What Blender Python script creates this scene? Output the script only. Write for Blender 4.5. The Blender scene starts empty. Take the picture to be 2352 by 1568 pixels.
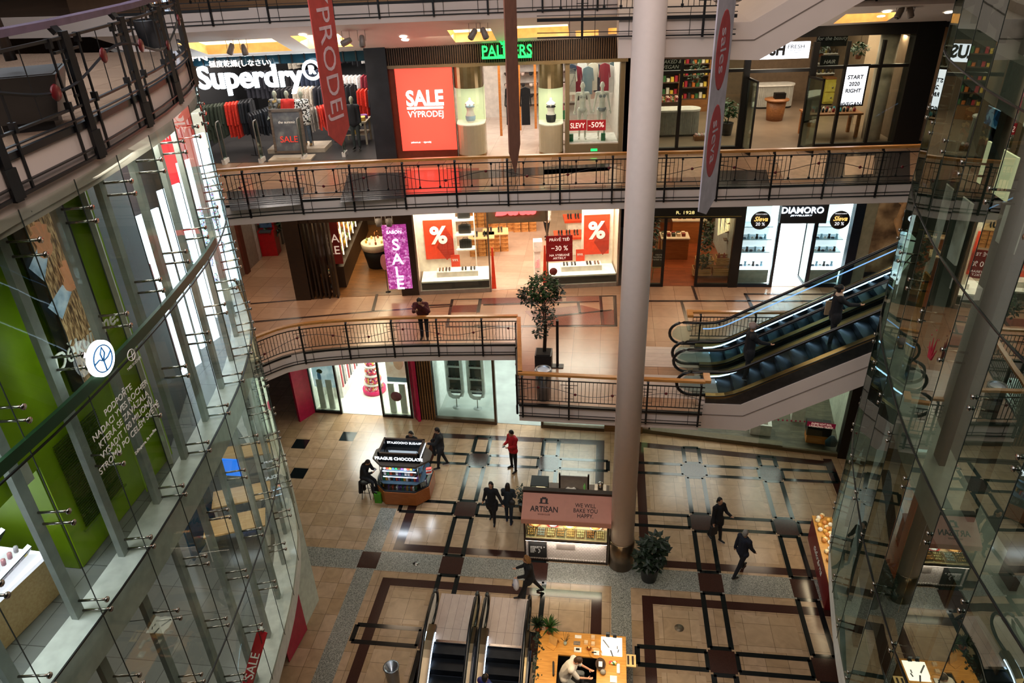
import bpy, math, random
from mathutils import Matrix, Vector
S=bpy.context.scene; COL=S.collection
random.seed(7)
PI=math.pi
# ---------------- camera ----------------
EYE=18.1; FPX=1680.0
YAW,PIT,ROL=math.radians(-7.91),math.radians(29.2),math.radians(-2.218)
cf=Vector((math.sin(YAW)*math.cos(PIT),math.cos(YAW)*math.cos(PIT),-math.sin(PIT)))
_r=Vector((math.cos(YAW),-math.sin(YAW),0)); _u=_r.cross(cf)
cr=math.cos(ROL)*_r+math.sin(ROL)*_u; cu=-math.sin(ROL)*_r+math.cos(ROL)*_u
CAMP=Vector((0,0,EYE))
cam=bpy.data.cameras.new('camera'); cam.sensor_width=36; cam.lens=FPX/2352*36; cam.clip_start=.05; cam.clip_end=300
camo=bpy.data.objects.new('camera',cam); COL.objects.link(camo)
M=Matrix((cr,cu,-cf)).transposed().to_4x4(); M.translation=CAMP; camo.matrix_world=M
S.camera=camo
VF,VR,VU=cf,cr,cu
def ray(x,y): return VF+(x-1176)/FPX*VR-(y-784)/FPX*VU
def az(x,y,z): d=ray(x,y); return CAMP+(z-EYE)/d.z*d
def ay(x,y,Y): d=ray(x,y); return CAMP+Y/d.y*d
def ax(x,y,X): d=ray(x,y); return CAMP+X/d.x*d
# ---------------- world, exposure ----------------
S.view_settings.view_transform='Standard'; S.view_settings.look='None'; S.view_settings.gamma=1
S.view_settings.use_curve_mapping=False; S.view_settings.exposure=0.0
w=bpy.data.worlds.new('sky'); S.world=w; w.use_nodes=True
w.node_tree.nodes['Background'].inputs[0].default_value=(.55,.6,.8,1)
w.node_tree.nodes['Background'].inputs[1].default_value=0.10
def light(name,loc,size,power,color=(1,.85,.7),sizey=None,rot=(0,0,0),kind='AREA',spread=None):
    l=bpy.data.lights.new(name,kind); l.energy=power; l.color=color
    if kind=='AREA':
        l.shape='RECTANGLE'; l.size=size; l.size_y=sizey or size
        if spread: l.spread=spread
    elif kind=='SPOT': l.spot_size=spread or 1.2; l.spot_blend=.6; l.shadow_soft_size=size
    else: l.shadow_soft_size=size
    o=bpy.data.objects.new(name,l); COL.objects.link(o); o.location=loc; o.rotation_euler=rot
    return o
WARM=(1,.78,.52); NEU=(1,.94,.86); COOL=(.8,.9,1)
# atrium roof lamps high above the void, warm from the gallery side and cool from the other
light('atrium_roof_light',(2.5,12,27),9,360,(1,.82,.68),10)
light('atrium_roof_light',(-4.5,9,26),5,420,(.82,.86,1),8)
light('roof_fill_light',(0,2,25),7,1150,(1,.84,.76),4,rot=(math.radians(52),0,0))  # added fill from the camera side, brightens column and fascias
# ---------------- materials ----------------
def lin(c):
    if isinstance(c,str):
        c=c.lstrip('#'); c=[int(c[i:i+2],16)/255 for i in (0,2,4)]
    return tuple((v/12.92 if v<=.04045 else ((v+.055)/1.055)**2.4) for v in c)+(1,)
_M={}
def mat(name,col='#888888',rough=.5,metal=0,emis=0,ecol=None,var=.12,scale=6,bump=0,coat=0,spec=.5):
    if name in _M: return _M[name]
    m=bpy.data.materials.new(name); m.use_nodes=True; nt=m.node_tree; b=nt.nodes['Principled BSDF']
    c=lin(col); b.inputs['Roughness'].default_value=rough; b.inputs['Metallic'].default_value=metal
    b.inputs['Specular IOR Level'].default_value=spec
    if coat: b.inputs['Coat Weight'].default_value=coat; b.inputs['Coat Roughness'].default_value=.08
    tc=nt.nodes.new('ShaderNodeTexCoord'); nz=nt.nodes.new('ShaderNodeTexNoise'); nz.inputs['Scale'].default_value=scale
    nt.links.new(tc.outputs['Object'],nz.inputs['Vector'])
    cr_=nt.nodes.new('ShaderNodeValToRGB')
    cr_.color_ramp.elements[0].position=.3; cr_.color_ramp.elements[1].position=.7
    cr_.color_ramp.elements[0].color=tuple(max(0,v*(1-var)) for v in c[:3])+(1,)
    cr_.color_ramp.elements[1].color=tuple(min(1,v*(1+var)) for v in c[:3])+(1,)
    nt.links.new(nz.outputs['Fac'],cr_.inputs['Fac']); nt.links.new(cr_.outputs['Color'],b.inputs['Base Color'])
    if emis:
        b.inputs['Emission Color'].default_value=lin(ecol or col); b.inputs['Emission Strength'].default_value=emis
    if bump:
        bp=nt.nodes.new('ShaderNodeBump'); bp.inputs['Strength'].default_value=bump; bp.inputs['Distance'].default_value=.02
        nt.links.new(nz.outputs['Fac'],bp.inputs['Height']); nt.links.new(bp.outputs['Normal'],b.inputs['Normal'])
    _M[name]=m; return m
def tile(name,c1,c2,w=.6,h=.6,joint='#5a4a38',rough=.25,off=0,mortar=.006,bumps=0,org=(0,0),vein=.2,spec=.5,axis=0):
    if name in _M: return _M[name]
    m=bpy.data.materials.new(name); m.use_nodes=True; nt=m.node_tree; b=nt.nodes['Principled BSDF']; L=nt.links.new
    tc=nt.nodes.new('ShaderNodeTexCoord'); mp=nt.nodes.new('ShaderNodeMapping'); mp.inputs['Location'].default_value=(org[0],org[1],0)
    L(tc.outputs['Object'],mp.inputs['Vector'])
    if axis==1: mp.inputs['Rotation'].default_value=(PI/2,0,0)
    br=nt.nodes.new('ShaderNodeTexBrick'); br.offset=off; br.squash=1
    br.inputs['Scale'].default_value=1; br.inputs['Brick Width'].default_value=w; br.inputs['Row Height'].default_value=h
    br.inputs['Mortar Size'].default_value=mortar; br.inputs['Mortar Smooth'].default_value=.1; br.inputs['Bias'].default_value=0
    br.inputs['Color1'].default_value=lin(c1); br.inputs['Color2'].default_value=lin(c2); br.inputs['Mortar'].default_value=lin(joint)
    L(mp.outputs['Vector'],br.inputs['Vector'])
    nz=nt.nodes.new('ShaderNodeTexNoise'); nz.inputs['Scale'].default_value=2.2; nz.inputs['Detail'].default_value=6; nz.inputs['Distortion'].default_value=1.5
    L(tc.outputs['Object'],nz.inputs['Vector'])
    mx=nt.nodes.new('ShaderNodeMix'); mx.data_type='RGBA'; mx.blend_type='OVERLAY'; mx.inputs[0].default_value=vein
    L(br.outputs['Color'],mx.inputs[6]); L(nz.outputs['Fac'],mx.inputs[7]); L(mx.outputs[2],b.inputs['Base Color'])
    b.inputs['Roughness'].default_value=rough; b.inputs['Specular IOR Level'].default_value=spec
    _M[name]=m; return m
def wood(name,c1,c2,scale=3,rough=.45,stretch=(1,12,12),plank=0):
    if name in _M: return _M[name]
    m=bpy.data.materials.new(name); m.use_nodes=True; nt=m.node_tree; b=nt.nodes['Principled BSDF']; L=nt.links.new
    tc=nt.nodes.new('ShaderNodeTexCoord'); mp=nt.nodes.new('ShaderNodeMapping'); mp.inputs['Scale'].default_value=stretch
    nz=nt.nodes.new('ShaderNodeTexNoise'); nz.inputs['Scale'].default_value=scale; nz.inputs['Detail'].default_value=5
    r=nt.nodes.new('ShaderNodeValToRGB'); r.color_ramp.elements[0].color=lin(c1); r.color_ramp.elements[1].color=lin(c2)
    r.color_ramp.elements[0].position=.3; r.color_ramp.elements[1].position=.7
    L(tc.outputs['Object'],mp.inputs['Vector']); L(mp.outputs['Vector'],nz.inputs['Vector']); L(nz.outputs['Fac'],r.inputs['Fac']); out=r.outputs['Color']
    if plank:
        br=nt.nodes.new('ShaderNodeTexBrick'); br.inputs['Scale'].default_value=1; br.inputs['Brick Width'].default_value=1.3; br.inputs['Row Height'].default_value=plank
        br.inputs['Mortar Size'].default_value=.004; br.inputs['Color1'].default_value=(1,1,1,1); br.inputs['Color2'].default_value=(.7,.7,.7,1); br.inputs['Mortar'].default_value=(.25,.25,.25,1)
        L(tc.outputs['Object'],br.inputs['Vector'])
        mx=nt.nodes.new('ShaderNodeMix'); mx.data_type='RGBA'; mx.blend_type='MULTIPLY'; mx.inputs[0].default_value=1
        L(out,mx.inputs[6]); L(br.outputs['Color'],mx.inputs[7]); out=mx.outputs[2]
    L(out,b.inputs['Base Color']); b.inputs['Roughness'].default_value=rough
    _M[name]=m; return m
def glassmat(name,tint='#dfeee6',refl=1.0,ior=1.45,rough=.0):
    if name in _M: return _M[name]
    m=bpy.data.materials.new(name); m.use_nodes=True; nt=m.node_tree; nt.nodes.clear(); L=nt.links.new
    o=nt.nodes.new('ShaderNodeOutputMaterial'); t=nt.nodes.new('ShaderNodeBsdfTransparent'); g=nt.nodes.new('ShaderNodeBsdfGlossy'); mx=nt.nodes.new('ShaderNodeMixShader')
    fr=nt.nodes.new('ShaderNodeFresnel'); fr.inputs['IOR'].default_value=ior
    mu=nt.nodes.new('ShaderNodeMath'); mu.operation='MULTIPLY'; mu.inputs[1].default_value=refl; mu.use_clamp=True
    nz=nt.nodes.new('ShaderNodeTexNoise'); nz.inputs['Scale'].default_value=.8; bp=nt.nodes.new('ShaderNodeBump'); bp.inputs['Strength'].default_value=.05; bp.inputs['Distance'].default_value=.02
    L(nz.outputs['Fac'],bp.inputs['Height']); L(bp.outputs['Normal'],g.inputs['Normal'])
    t.inputs['Color'].default_value=lin(tint); g.inputs['Roughness'].default_value=rough; g.inputs['Color'].default_value=(.9,1,.95,1)
    L(fr.outputs[0],mu.inputs[0]); L(mu.outputs[0],mx.inputs[0]); L(t.outputs[0],mx.inputs[1]); L(g.outputs[0],mx.inputs[2]); L(mx.outputs[0],o.inputs[0])
    _M[name]=m; return m
def pat(name,cols,scale=30,kind='VORONOI',rough=.5,emis=0,stretch=(1,1,1)):
    """a busy multicolour pattern (printed goods, fabric prints, granite)"""
    if name in _M: return _M[name]
    m=bpy.data.materials.new(name); m.use_nodes=True; nt=m.node_tree; b=nt.nodes['Principled BSDF']; L=nt.links.new
    tc=nt.nodes.new('ShaderNodeTexCoord'); mp=nt.nodes.new('ShaderNodeMapping'); mp.inputs['Scale'].default_value=stretch; L(tc.outputs['Object'],mp.inputs['Vector'])
    if kind=='VORONOI':
        v=nt.nodes.new('ShaderNodeTexVoronoi'); v.inputs['Scale'].default_value=scale; L(mp.outputs[0],v.inputs['Vector'])
        sx=nt.nodes.new('ShaderNodeSeparateColor'); L(v.outputs['Color'],sx.inputs[0]); f=sx.outputs[0]
    else:
        v=nt.nodes.new('ShaderNodeTexNoise'); v.inputs['Scale'].default_value=scale; v.inputs['Detail'].default_value=4; L(mp.outputs[0],v.inputs['Vector']); f=v.outputs['Fac']
    r=nt.nodes.new('ShaderNodeValToRGB'); r.color_ramp.interpolation='CONSTANT' if kind=='VORONOI' else 'LINEAR'
    n=len(cols)
    while len(r.color_ramp.elements)<n: r.color_ramp.elements.new(.5)
    for i,c in enumerate(cols):
        e=r.color_ramp.elements[i]; e.position=(i/n if kind=='VORONOI' else .25+.5*i/max(1,n-1)); e.color=lin(c)
    L(f,r.inputs['Fac']); L(r.outputs['Color'],b.inputs['Base Color']); b.inputs['Roughness'].default_value=rough
    if emis: L(r.outputs['Color'],b.inputs['Emission Color']); b.inputs['Emission Strength'].default_value=emis
    _M[name]=m; return m
# ---------------- mesh builder and object helpers ----------------
WM={}
class Fr:
    """a wall frame: s along the wall, d into the shop, z up"""
    def __init__(s,ox,oy,dx,dy):
        l=math.hypot(dx,dy); s.o=Vector((ox,oy,0)); s.u=Vector((dx/l,dy/l,0)); s.n=Vector((-dy/l,dx/l,0))
        s.M=Matrix((s.u,s.n,Vector((0,0,1)))).transposed().to_4x4(); s.M.translation=s.o
    def p(s,a,d,z): return s.o+s.u*a+s.n*d+Vector((0,0,z))
    def px(s,x,y,d=0):
        r=ray(x,y); o=s.o+s.n*d; t=((o-CAMP).dot(s.n))/r.dot(s.n); P=CAMP+r*t; return (P-s.o).dot(s.u),P.z
    def fl(s,x,y,z):
        P=az(x,y,z)-s.o; return P.dot(s.u),P.dot(s.n)
    def at(s,a,d,z,rz=0): return Matrix.Translation(s.p(a,d,z))@Matrix.Rotation(math.atan2(s.u.y,s.u.x)+rz,4,'Z')
    def textM(s,a,d,z,back=False):
        m=Matrix((s.u,Vector((0,0,1)),-s.n)).transposed().to_4x4(); m.translation=s.p(a,d,z); return m
class MB:
    def __init__(s,T=None): s.v=[];s.f=[];s.mi=[];s.mats=[];s.T=T; s.sm=[]
    def _m(s,m):
        if m not in s.mats: s.mats.append(m)
        return s.mats.index(m)
    def raw(s,vs,fs,m,smooth=False):
        k=len(s.v); T=s.T
        for v in vs: v=Vector(v); s.v.append(T@v if T else v)
        i=s._m(m)
        for f in fs: s.f.append([k+a for a in f]); s.mi.append(i); s.sm.append(smooth)
        return s
    def poly(s,pts,m): return s.raw(pts,[list(range(len(pts)))],m)
    def box(s,x0,x1,y0,y1,z0,z1,m,T=None,bev=0):
        if x0>x1:x0,x1=x1,x0
        if y0>y1:y0,y1=y1,y0
        if z0>z1:z0,z1=z1,z0
        if bev:
            b=min(bev,(x1-x0)*.49,(y1-y0)*.49)
            pts=[(x0+b,y0),(x1-b,y0),(x1,y0+b),(x1,y1-b),(x1-b,y1),(x0+b,y1),(x0,y1-b),(x0,y0+b)]
            return s.prism(pts,z0,z1,m,T)
        vs=[(x0,y0,z0),(x1,y0,z0),(x1,y1,z0),(x0,y1,z0),(x0,y0,z1),(x1,y0,z1),(x1,y1,z1),(x0,y1,z1)]
        if T: vs=[T@Vector(v) for v in vs]
        return s.raw(vs,[(0,3,2,1),(4,5,6,7),(0,1,5,4),(1,2,6,5),(2,3,7,6),(3,0,4,7)],m)
    def prism(s,pts,z0,z1,m,T=None):
        n=len(pts); vs=[(p[0],p[1],z0) for p in pts]+[(p[0],p[1],z1) for p in pts]
        if T: vs=[T@Vector(v) for v in vs]
        fs=[list(range(n))[::-1],list(range(n,2*n))]+[(i,(i+1)%n,n+(i+1)%n,n+i) for i in range(n)]
        return s.raw(vs,fs,m)
    def tube(s,path,r,m,n=6,flat=None):
        P=[Vector(p) for p in path]; k=len(P); vs=[];fs=[]
        rs=r if isinstance(r,(list,tuple)) else [r]*k
        ref=None
        for i in range(k):
            d=(P[min(i+1,k-1)]-P[max(i-1,0)]); d.normalize() if d.length else None
            if ref is None or abs(d.dot(ref))>.97: ref=Vector((0,0,1)) if abs(d.z)<.9 else Vector((1,0,0))
            a=d.cross(ref); a.normalize(); b=a.cross(d)
            for j in range(n):
                t=2*PI*j/n; vs.append(P[i]+(a*math.cos(t)+b*math.sin(t)*(flat or 1))*rs[i])
        for i in range(k-1):
            for j in range(n): fs.append((i*n+j,i*n+(j+1)%n,(i+1)*n+(j+1)%n,(i+1)*n+j))
        fs.append(list(range(n))[::-1]); fs.append([(k-1)*n+j for j in range(n)])
        return s.raw(vs,fs,m,n>5)
    def bar(s,a,b,w,m,h=None): # square bar
        a=Vector(a);b=Vector(b);d=(b-a).normalized(); ref=Vector((0,0,1)) if abs(d.z)<.9 else Vector((1,0,0))
        x=d.cross(ref).normalized(); y=x.cross(d); h=h or w
        vs=[p+x*sx*w/2+y*sy*h/2 for p in (a,b) for sx,sy in((-1,-1),(1,-1),(1,1),(-1,1))]
        return s.raw(vs,[(3,2,1,0),(4,5,6,7),(0,1,5,4),(1,2,6,5),(2,3,7,6),(3,0,4,7)],m)
    def ribbon(s,path,w,h,m,up=(0,0,1),closed=False): # swept rectangle along a path in plan, mitred
        P=[Vector(p) for p in path]; k=len(P); vs=[];fs=[]
        for i in range(k):
            d1=(P[i]-P[i-1]) if i>0 else (P[1]-P[0]); d2=(P[i+1]-P[i]) if i<k-1 else d1
            d=(d1.normalized()+d2.normalized()).normalized(); sd=d.cross(Vector(up)).normalized(); q=sd.cross(d)
            c=max(.4,d.dot(d2.normalized()))
            for sx,sy in((-1,-1),(1,-1),(1,1),(-1,1)): vs.append(P[i]+sd*sx*w/2/c+q*sy*h/2)
        for i in range(k-1):
            for j in range(4): fs.append((i*4+j,i*4+(j+1)%4,(i+1)*4+(j+1)%4,(i+1)*4+j))
        fs+= [(3,2,1,0),tuple(4*(k-1)+j for j in range(4))]
        return s.raw(vs,fs,m)
    def lathe(s,prof,c,m,n=20,T=None,sx=1,sy=1):
        vs=[];fs=[];c=Vector(c)
        for r,z in prof:
            for j in range(n):
                t=2*PI*j/n; v=c+Vector((r*sx*math.cos(t),r*sy*math.sin(t),z)); vs.append(T@v if T else v)
        for i in range(len(prof)-1):
            for j in range(n): fs.append((i*n+j,i*n+(j+1)%n,(i+1)*n+(j+1)%n,(i+1)*n+j))
        fs.append(list(range(n))[::-1]); fs.append([(len(prof)-1)*n+j for j in range(n)])
        return s.raw(vs,fs,m,True)
    def ell(s,c,rx,ry,rz,m,n=10,T=None):
        k=max(4,n//2); prof=[(math.sin(PI*i/k),-math.cos(PI*i/k)) for i in range(k+1)]; prof[0]=(.02,-1);prof[-1]=(.02,1)
        vs=[];fs=[];c=Vector(c)
        for r,z in prof:
            for j in range(n):
                t=2*PI*j/n; v=c+Vector((rx*r*math.cos(t),ry*r*math.sin(t),rz*z)); vs.append(T@v if T else v)
        for i in range(k):
            for j in range(n): fs.append((i*n+j,i*n+(j+1)%n,(i+1)*n+(j+1)%n,(i+1)*n+j))
        fs.append(list(range(n))[::-1]); fs.append([k*n+j for j in range(n)])
        return s.raw(vs,fs,m,True)
    def mesh(s,name,inv=None):
        me=bpy.data.meshes.new(name); vs=[(inv@v if inv else v) for v in s.v]
        me.from_pydata([tuple(v) for v in vs],[],s.f)
        for m in s.mats: me.materials.append(m)
        me.polygons.foreach_set('material_index',s.mi); me.polygons.foreach_set('use_smooth',s.sm); me.update(); return me
    def build(s,name,parent=None,label=None,cat=None,group=None,kind=None,local=False):
        """world-space geometry -> one object, as a part under parent or top-level with its origin at its base"""
        if parent is not None:
            o=bpy.data.objects.new(name,s.mesh(name,None if local else WM[parent].inverted())); COL.objects.link(o); o.parent=parent; WM[o]=WM[parent]
            if label:o['label']=label
            if kind:o['kind']=kind
            return o
        xs=[v.x for v in s.v];ys=[v.y for v in s.v];zs=[v.z for v in s.v]
        T=Matrix.Translation(((min(xs)+max(xs))/2,(min(ys)+max(ys))/2,min(zs)))
        if kind=='structure': T=Matrix.Identity(4)
        o=bpy.data.objects.new(name,s.mesh(name,T.inverted())); COL.objects.link(o); o.matrix_world=T; WM[o]=T
        tag(o,label,cat,group,kind); return o
def tag(o,label=None,cat=None,group=None,kind=None):
    if label:o['label']=label
    if cat:o['category']=cat
    if group:o['group']=group
    if kind:o['kind']=kind
    return o
def thing(name,label,cat,loc=(0,0,0),rz=0,group=None,M=None,kind=None):
    o=bpy.data.objects.new(name,None); COL.objects.link(o); o.empty_display_size=.1
    T=M if M is not None else Matrix.Translation(loc)@Matrix.Rotation(rz,4,'Z')
    o.matrix_world=T; WM[o]=T.copy(); return tag(o,label,cat,group,kind)
def kids(o): return [c for c in bpy.data.objects if c.parent==o]
def dup(root,M,label=None,group=None,scale=None):
    r=root.copy(); COL.objects.link(r); r.matrix_world=M; WM[r]=M
    if label:r['label']=label
    if group:r['group']=group
    def rec(a,b):
        for c in KD.get(a.name) or KD.setdefault(a.name,[k for k in a.children]):
            d=c.copy(); COL.objects.link(d); d.parent=b; rec(c,d)
    rec(root,r); return r
KD={}
def text(s,size,m,M,name='lettering',parent=None,ext=.006,label=None,cat=None,align='CENTER',off=0,sx=1,font=None,shear=0,group=None,ls=1):
    cu_=bpy.data.curves.new(name,'FONT'); cu_.body=s; cu_.size=size; cu_.extrude=ext; cu_.align_x=align; cu_.align_y='CENTER'; cu_.offset=off; cu_.shear=shear; cu_.resolution_u=3; cu_.space_line=ls
    t=bpy.data.objects.new(name,cu_); me=bpy.data.meshes.new_from_object(t); bpy.data.objects.remove(t)
    W=M@Matrix.Diagonal((sx,1,1,1)); base=WM[parent].inverted() if parent else None
    if parent is None:
        base=Matrix.Translation(-M.translation)
    me.transform(base@W); me.materials.clear(); me.materials.append(m)
    o=bpy.data.objects.new(name,me); COL.objects.link(o)
    if parent: o.parent=parent; WM[o]=WM[parent]
    else: o.location=M.translation; WM[o]=Matrix.Translation(M.translation); tag(o,label,cat,group)
    return o
# common materials
BLK=mat('black_metal','#08080a',.45,.0); WHITE=mat('white_paint','#d8d4cc',.5); STEEL=mat('brushed_steel','#9a948c',.3,1)
BEIGE=mat('beige_plaster','#d8c7bc',.6,var=.03,scale=1.5); CEIL=mat('ceiling_plaster','#cfc6bf',.7,var=.03,scale=2)
OAK=wood('oak_handrail','#a06a32','#c88a48',rough=.3); GOLD=mat('bronze_trim','#8a6a3a',.3,.8)
GLASS=glassmat('clear_glass','#e6f2ec'); SHOPG=glassmat('shop_glass','#f2f7f4',.8)
FGLASS=glassmat('facade_glass','#e6f0ea',.5); RGLASS=glassmat('facade_glass_dark','#8f9d92',.3)
def em(name,c='',s=1): return mat(name,c,.5,emis=s,var=0)
LED=em('white_led','#cfe6ff',5); LAMPW=em('warm_lamp','#ffdca8',14); LAMPC=em('white_lamp','#fff4e6',14)
Z2,Z3,Z4=6.07,11.4,16.5
f1=Fr(0,24.85,1,-.035); f1b=Fr(2.94,24.66,1,-.135)
f2=Fr(.6,26.0,1,.155); f2b=Fr(.6,25.9,1,.04); f3=Fr(.56,25.2,1,.092)
# ================= people =================
def cap(mb,a,b,ra,rb,m,n=10):
    a=Vector(a);b=Vector(b);d=b-a
    if d.length<1e-5: d=Vector((0,0,1e-3))
    dn=d.normalized(); P=[];R=[]
    for k in (0,.5,.87): P.append(a-dn*ra*(1-k**2)**.5 if k else a-dn*ra); R.append(max(.002,ra*k))
    P.append(a);R.append(ra);P.append(b);R.append(rb)
    for k in (.87,.5,0): P.append(b+dn*rb*(1-k**2)**.5 if k else b+dn*rb); R.append(max(.002,rb*k))
    mb.tube(P,R,m,n)
def remesh(mb,name,parent,vox,m,label=None,smoothit=2):
    me=mb.mesh(name,WM[parent].inverted() if False else None)
    o=bpy.data.objects.new(name,me); COL.objects.link(o)
    r=o.modifiers.new('r','REMESH'); r.mode='VOXEL'; r.voxel_size=vox; r.use_smooth_shade=True
    if smoothit: s=o.modifiers.new('s','SMOOTH'); s.iterations=smoothit; s.factor=.5
    dg=bpy.context.evaluated_depsgraph_get(); me2=bpy.data.meshes.new_from_object(o.evaluated_get(dg)); bpy.data.objects.remove(o)
    me2.materials.clear(); me2.materials.append(m)
    for p in me2.polygons: p.use_smooth=True; p.material_index=0
    me2.name=name
    q=bpy.data.objects.new(name,me2); COL.objects.link(q)
    if parent: q.parent=parent; WM[q]=WM[parent]
    if label: q['label']=label
    return q
def rx(v,a): c,s=math.cos(a),math.sin(a); return Vector((v.x,v.y*c-v.z*s,v.y*s+v.z*c))
def skeleton(h=1.75,lean=0,hips=None,legs=((0,0),(0,0)),arms=((0,.12,.2),(0,.12,.2)),head=0,turn=0,spread=.0,drop=0,bend=0):
    """local joints: +y is forward. legs: (thigh pitch, knee bend); arms: (pitch forward, outward, elbow)"""
    k=h/1.75; J={}
    U=Vector
    # legs
    best=None
    for i,sx in ((0,-1),(1,1)):
        th,kn=legs[i]; hp=U((sx*.095,0,0)); d=rx(U((sx*spread,0,-1)),th).normalized(); 
        kne=hp+d*.43; d2=rx(U((sx*spread*.5,0,-1)),th-kn).normalized(); ank=kne+d2*.42
        J['hip%d'%i],J['knee%d'%i],J['ank%d'%i]=hp,kne,ank
        fd=rx(U((sx*.15,1,0)),(th-kn)*.5).normalized(); J['toe%d'%i]=ank+fd*.17+U((0,0,-.05)); J['heel%d'%i]=ank-fd*.04+U((0,0,-.05))
    low=min(J[q].z for q in('toe0','toe1','heel0','heel1'))-.03
    pz=-low-drop
    for q in J: J[q]=J[q]+U((0,0,pz))
    pel=U((0,0,pz+.03)); J['pel']=pel
    up=rx(U((0,0,1)),-lean); sp=pel+up*.22; up2=rx(U((0,0,1)),-lean-bend); ch=sp+up2*.24; J['sp'],J['ch']=sp,ch
    nk=ch+up2*.13; J['nk']=nk; hu=rx(U((0,0,1)),-lean*.6-bend*.8-head); J['hd']=nk+hu*.15; J['hu']=hu
    fw=rx(U((0,1,0)),-lean*.6-bend*.8-head); fw=Matrix.Rotation(turn,3,'Z')@fw; J['fw']=fw
    for i,sx in((0,-1),(1,1)):
        p,o,e=arms[i][:3]; inn=arms[i][3] if len(arms[i])>3 else 0
        sh=ch+U((sx*.175,0,0))+up2*.06; d=rx(U((sx*math.sin(o),0,-math.cos(o))),p); el=sh+d*.28
        d2=rx(U((sx*math.sin(o-inn),0,-math.cos(o-inn))),p+e); wr=el+d2*.25
        J['sh%d'%i],J['el%d'%i],J['wr%d'%i],J['hd%d'%i]=sh,el,wr,wr+d2*.08; J['d%d'%i]=d2
    for q in J:
        if q not in('hu','fw','d0','d1'): J[q]=J[q]*k
    return J,k
def person(label,M,skin='#b98a6c',top='#111114',trousers='#0c0d12',hair='#1a120e',shoes='#0a0a0a',sole=None,h=1.75,coat=0,hairlen=0,hood=None,kind='person',vox=.016,hat=None,sleeve=1,clothed=True,topfx=None,stripe=None,cat='person',bulk=1.12,name='person',grp=None,**pose):
    J,k=skeleton(h,**pose); R=thing(name,label,cat,M=M,group=grp)
    ms=mat('skin_'+skin,skin,.55,var=.05) if isinstance(skin,str) else skin
    b=MB(); H=J['hd']; fw=J['fw']; hu=J['hu']; rt=fw.cross(hu).normalized()
    # head with face
    Th=Matrix((rt,fw,hu)).transposed().to_4x4(); Th.translation=H
    b.ell((0,.0,.035*k),.075*k,.095*k,.11*k,ms,14,T=Th); b.ell((0,.025*k,-.03*k),.06*k,.07*k,.075*k,ms,12,T=Th)
    b.ell((0,.1*k,.0),.013*k,.02*k,.024*k,ms,8,T=Th); b.ell((0,.088*k,-.045*k),.026*k,.012*k,.01*k,ms,8,T=Th); b.ell((0,.085*k,.035*k),.05*k,.015*k,.01*k,ms,8,T=Th)
    for s in(-1,1): b.ell((s*.077*k,-.005*k,.01*k),.012*k,.02*k,.032*k,ms,8,T=Th)
    cap(b,J['nk']-hu*.05*k,H-hu*.02*k,.052*k,.05*k,ms)
    cap(b,J['sp'],J['ch'],.105*k,.12*k,ms); cap(b,J['pel'],J['sp'],.12*k,.105*k,ms)
    cap(b,J['sh0'],J['sh1'],.06*k,.06*k,ms); cap(b,J['hip0'],J['hip1'],.085*k,.085*k,ms)
    for i in(0,1):
        cap(b,J['sh%d'%i],J['el%d'%i],.048*k,.038*k,ms); cap(b,J['el%d'%i],J['wr%d'%i],.037*k,.027*k,ms)
        cap(b,J['hip%d'%i],J['knee%d'%i],.078*k,.052*k,ms); cap(b,J['knee%d'%i],J['ank%d'%i],.05*k,.034*k,ms)
        cap(b,J['heel%d'%i],J['toe%d'%i],.032*k,.026*k,ms)
        d=J['d%d'%i]; wr=J['wr%d'%i]; sd=d.cross(Vector((0,0,1) if abs(d.z)<.8 else (0,1,0))).normalized(); nm=sd.cross(d)
        cap(b,wr,wr+d*.06*k,.024*k,.03*k,ms)
        for q,(o,l) in enumerate(((-.027,.07),(-.009,.082),(.009,.078),(.027,.06))):
            a0=wr+d*.075*k+sd*o*k; a1=a0+d*l*.5*k+nm*.006*k; a2=a1+(d*.8+nm*.6).normalized()*l*.5*k
            cap(b,a0,a1,.0105*k,.0095*k,ms,6); cap(b,a1,a2,.0095*k,.0085*k,ms,6)
        t0=wr+d*.03*k+sd*(.028 if i==0 else -.028)*k; t1=t0+(d*.6+sd*(.8 if i==0 else -.8)).normalized()*.045*k; cap(b,t0,t1,.012*k,.011*k,ms,6); cap(b,t1,t1+(d+nm*.4).normalized()*.03*k,.0105*k,.009*k,ms,6)
    remesh(b,'body',R,vox*.8,ms)
    if kind!='mannequin':
        e=MB(); em_=mat('eye_dark','#140e0a',.2)
        for s in(-1,1): e.ell((s*.03*k,.092*k,.022*k),.012*k,.008*k,.008*k,em_,8,T=Th)
        e.build('eyes',R,local=True)
        hm=mat('hair_'+hair,hair,.6,var=.3,scale=40); b=MB()
        b.ell((0,-.018*k,.055*k),.086*k,.1*k,.105*k,hm,14,T=Th); b.ell((0,-.04*k,.0),.08*k,.075*k,.09*k,hm,12,T=Th)
        if hairlen>0:
            for s in(-1,0,1): cap(b,Th@Vector((s*.05*k,-.05*k,.02*k)),Th@Vector((s*.055*k,-.075*k,-.02*k-hairlen)),.05*k,.03*k,hm)
        if hairlen<0: cap(b,Th@Vector((0,-.12*k,.06*k)),Th@Vector((0,-.16*k,.07*k)),.05*k,.045*k,hm)
        if not hat: remesh(b,'hair',R,vox,hm)
        else:
            hm2=mat('hat_'+hat,hat,.8); b=MB(); b.ell((0,-.01*k,.07*k),.095*k,.11*k,.1*k,hm2,14,T=Th); cap(b,Th@Vector((-.05,-.03,.05)),Th@Vector((.05,-.03,.05)),.09*k,.09*k,hm2); cap(b,Th@Vector((0,.06,.06)),Th@Vector((0,.16,.055)),.05*k,.02*k,hm2); remesh(b,'cap',R,vox,hm2)
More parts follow.
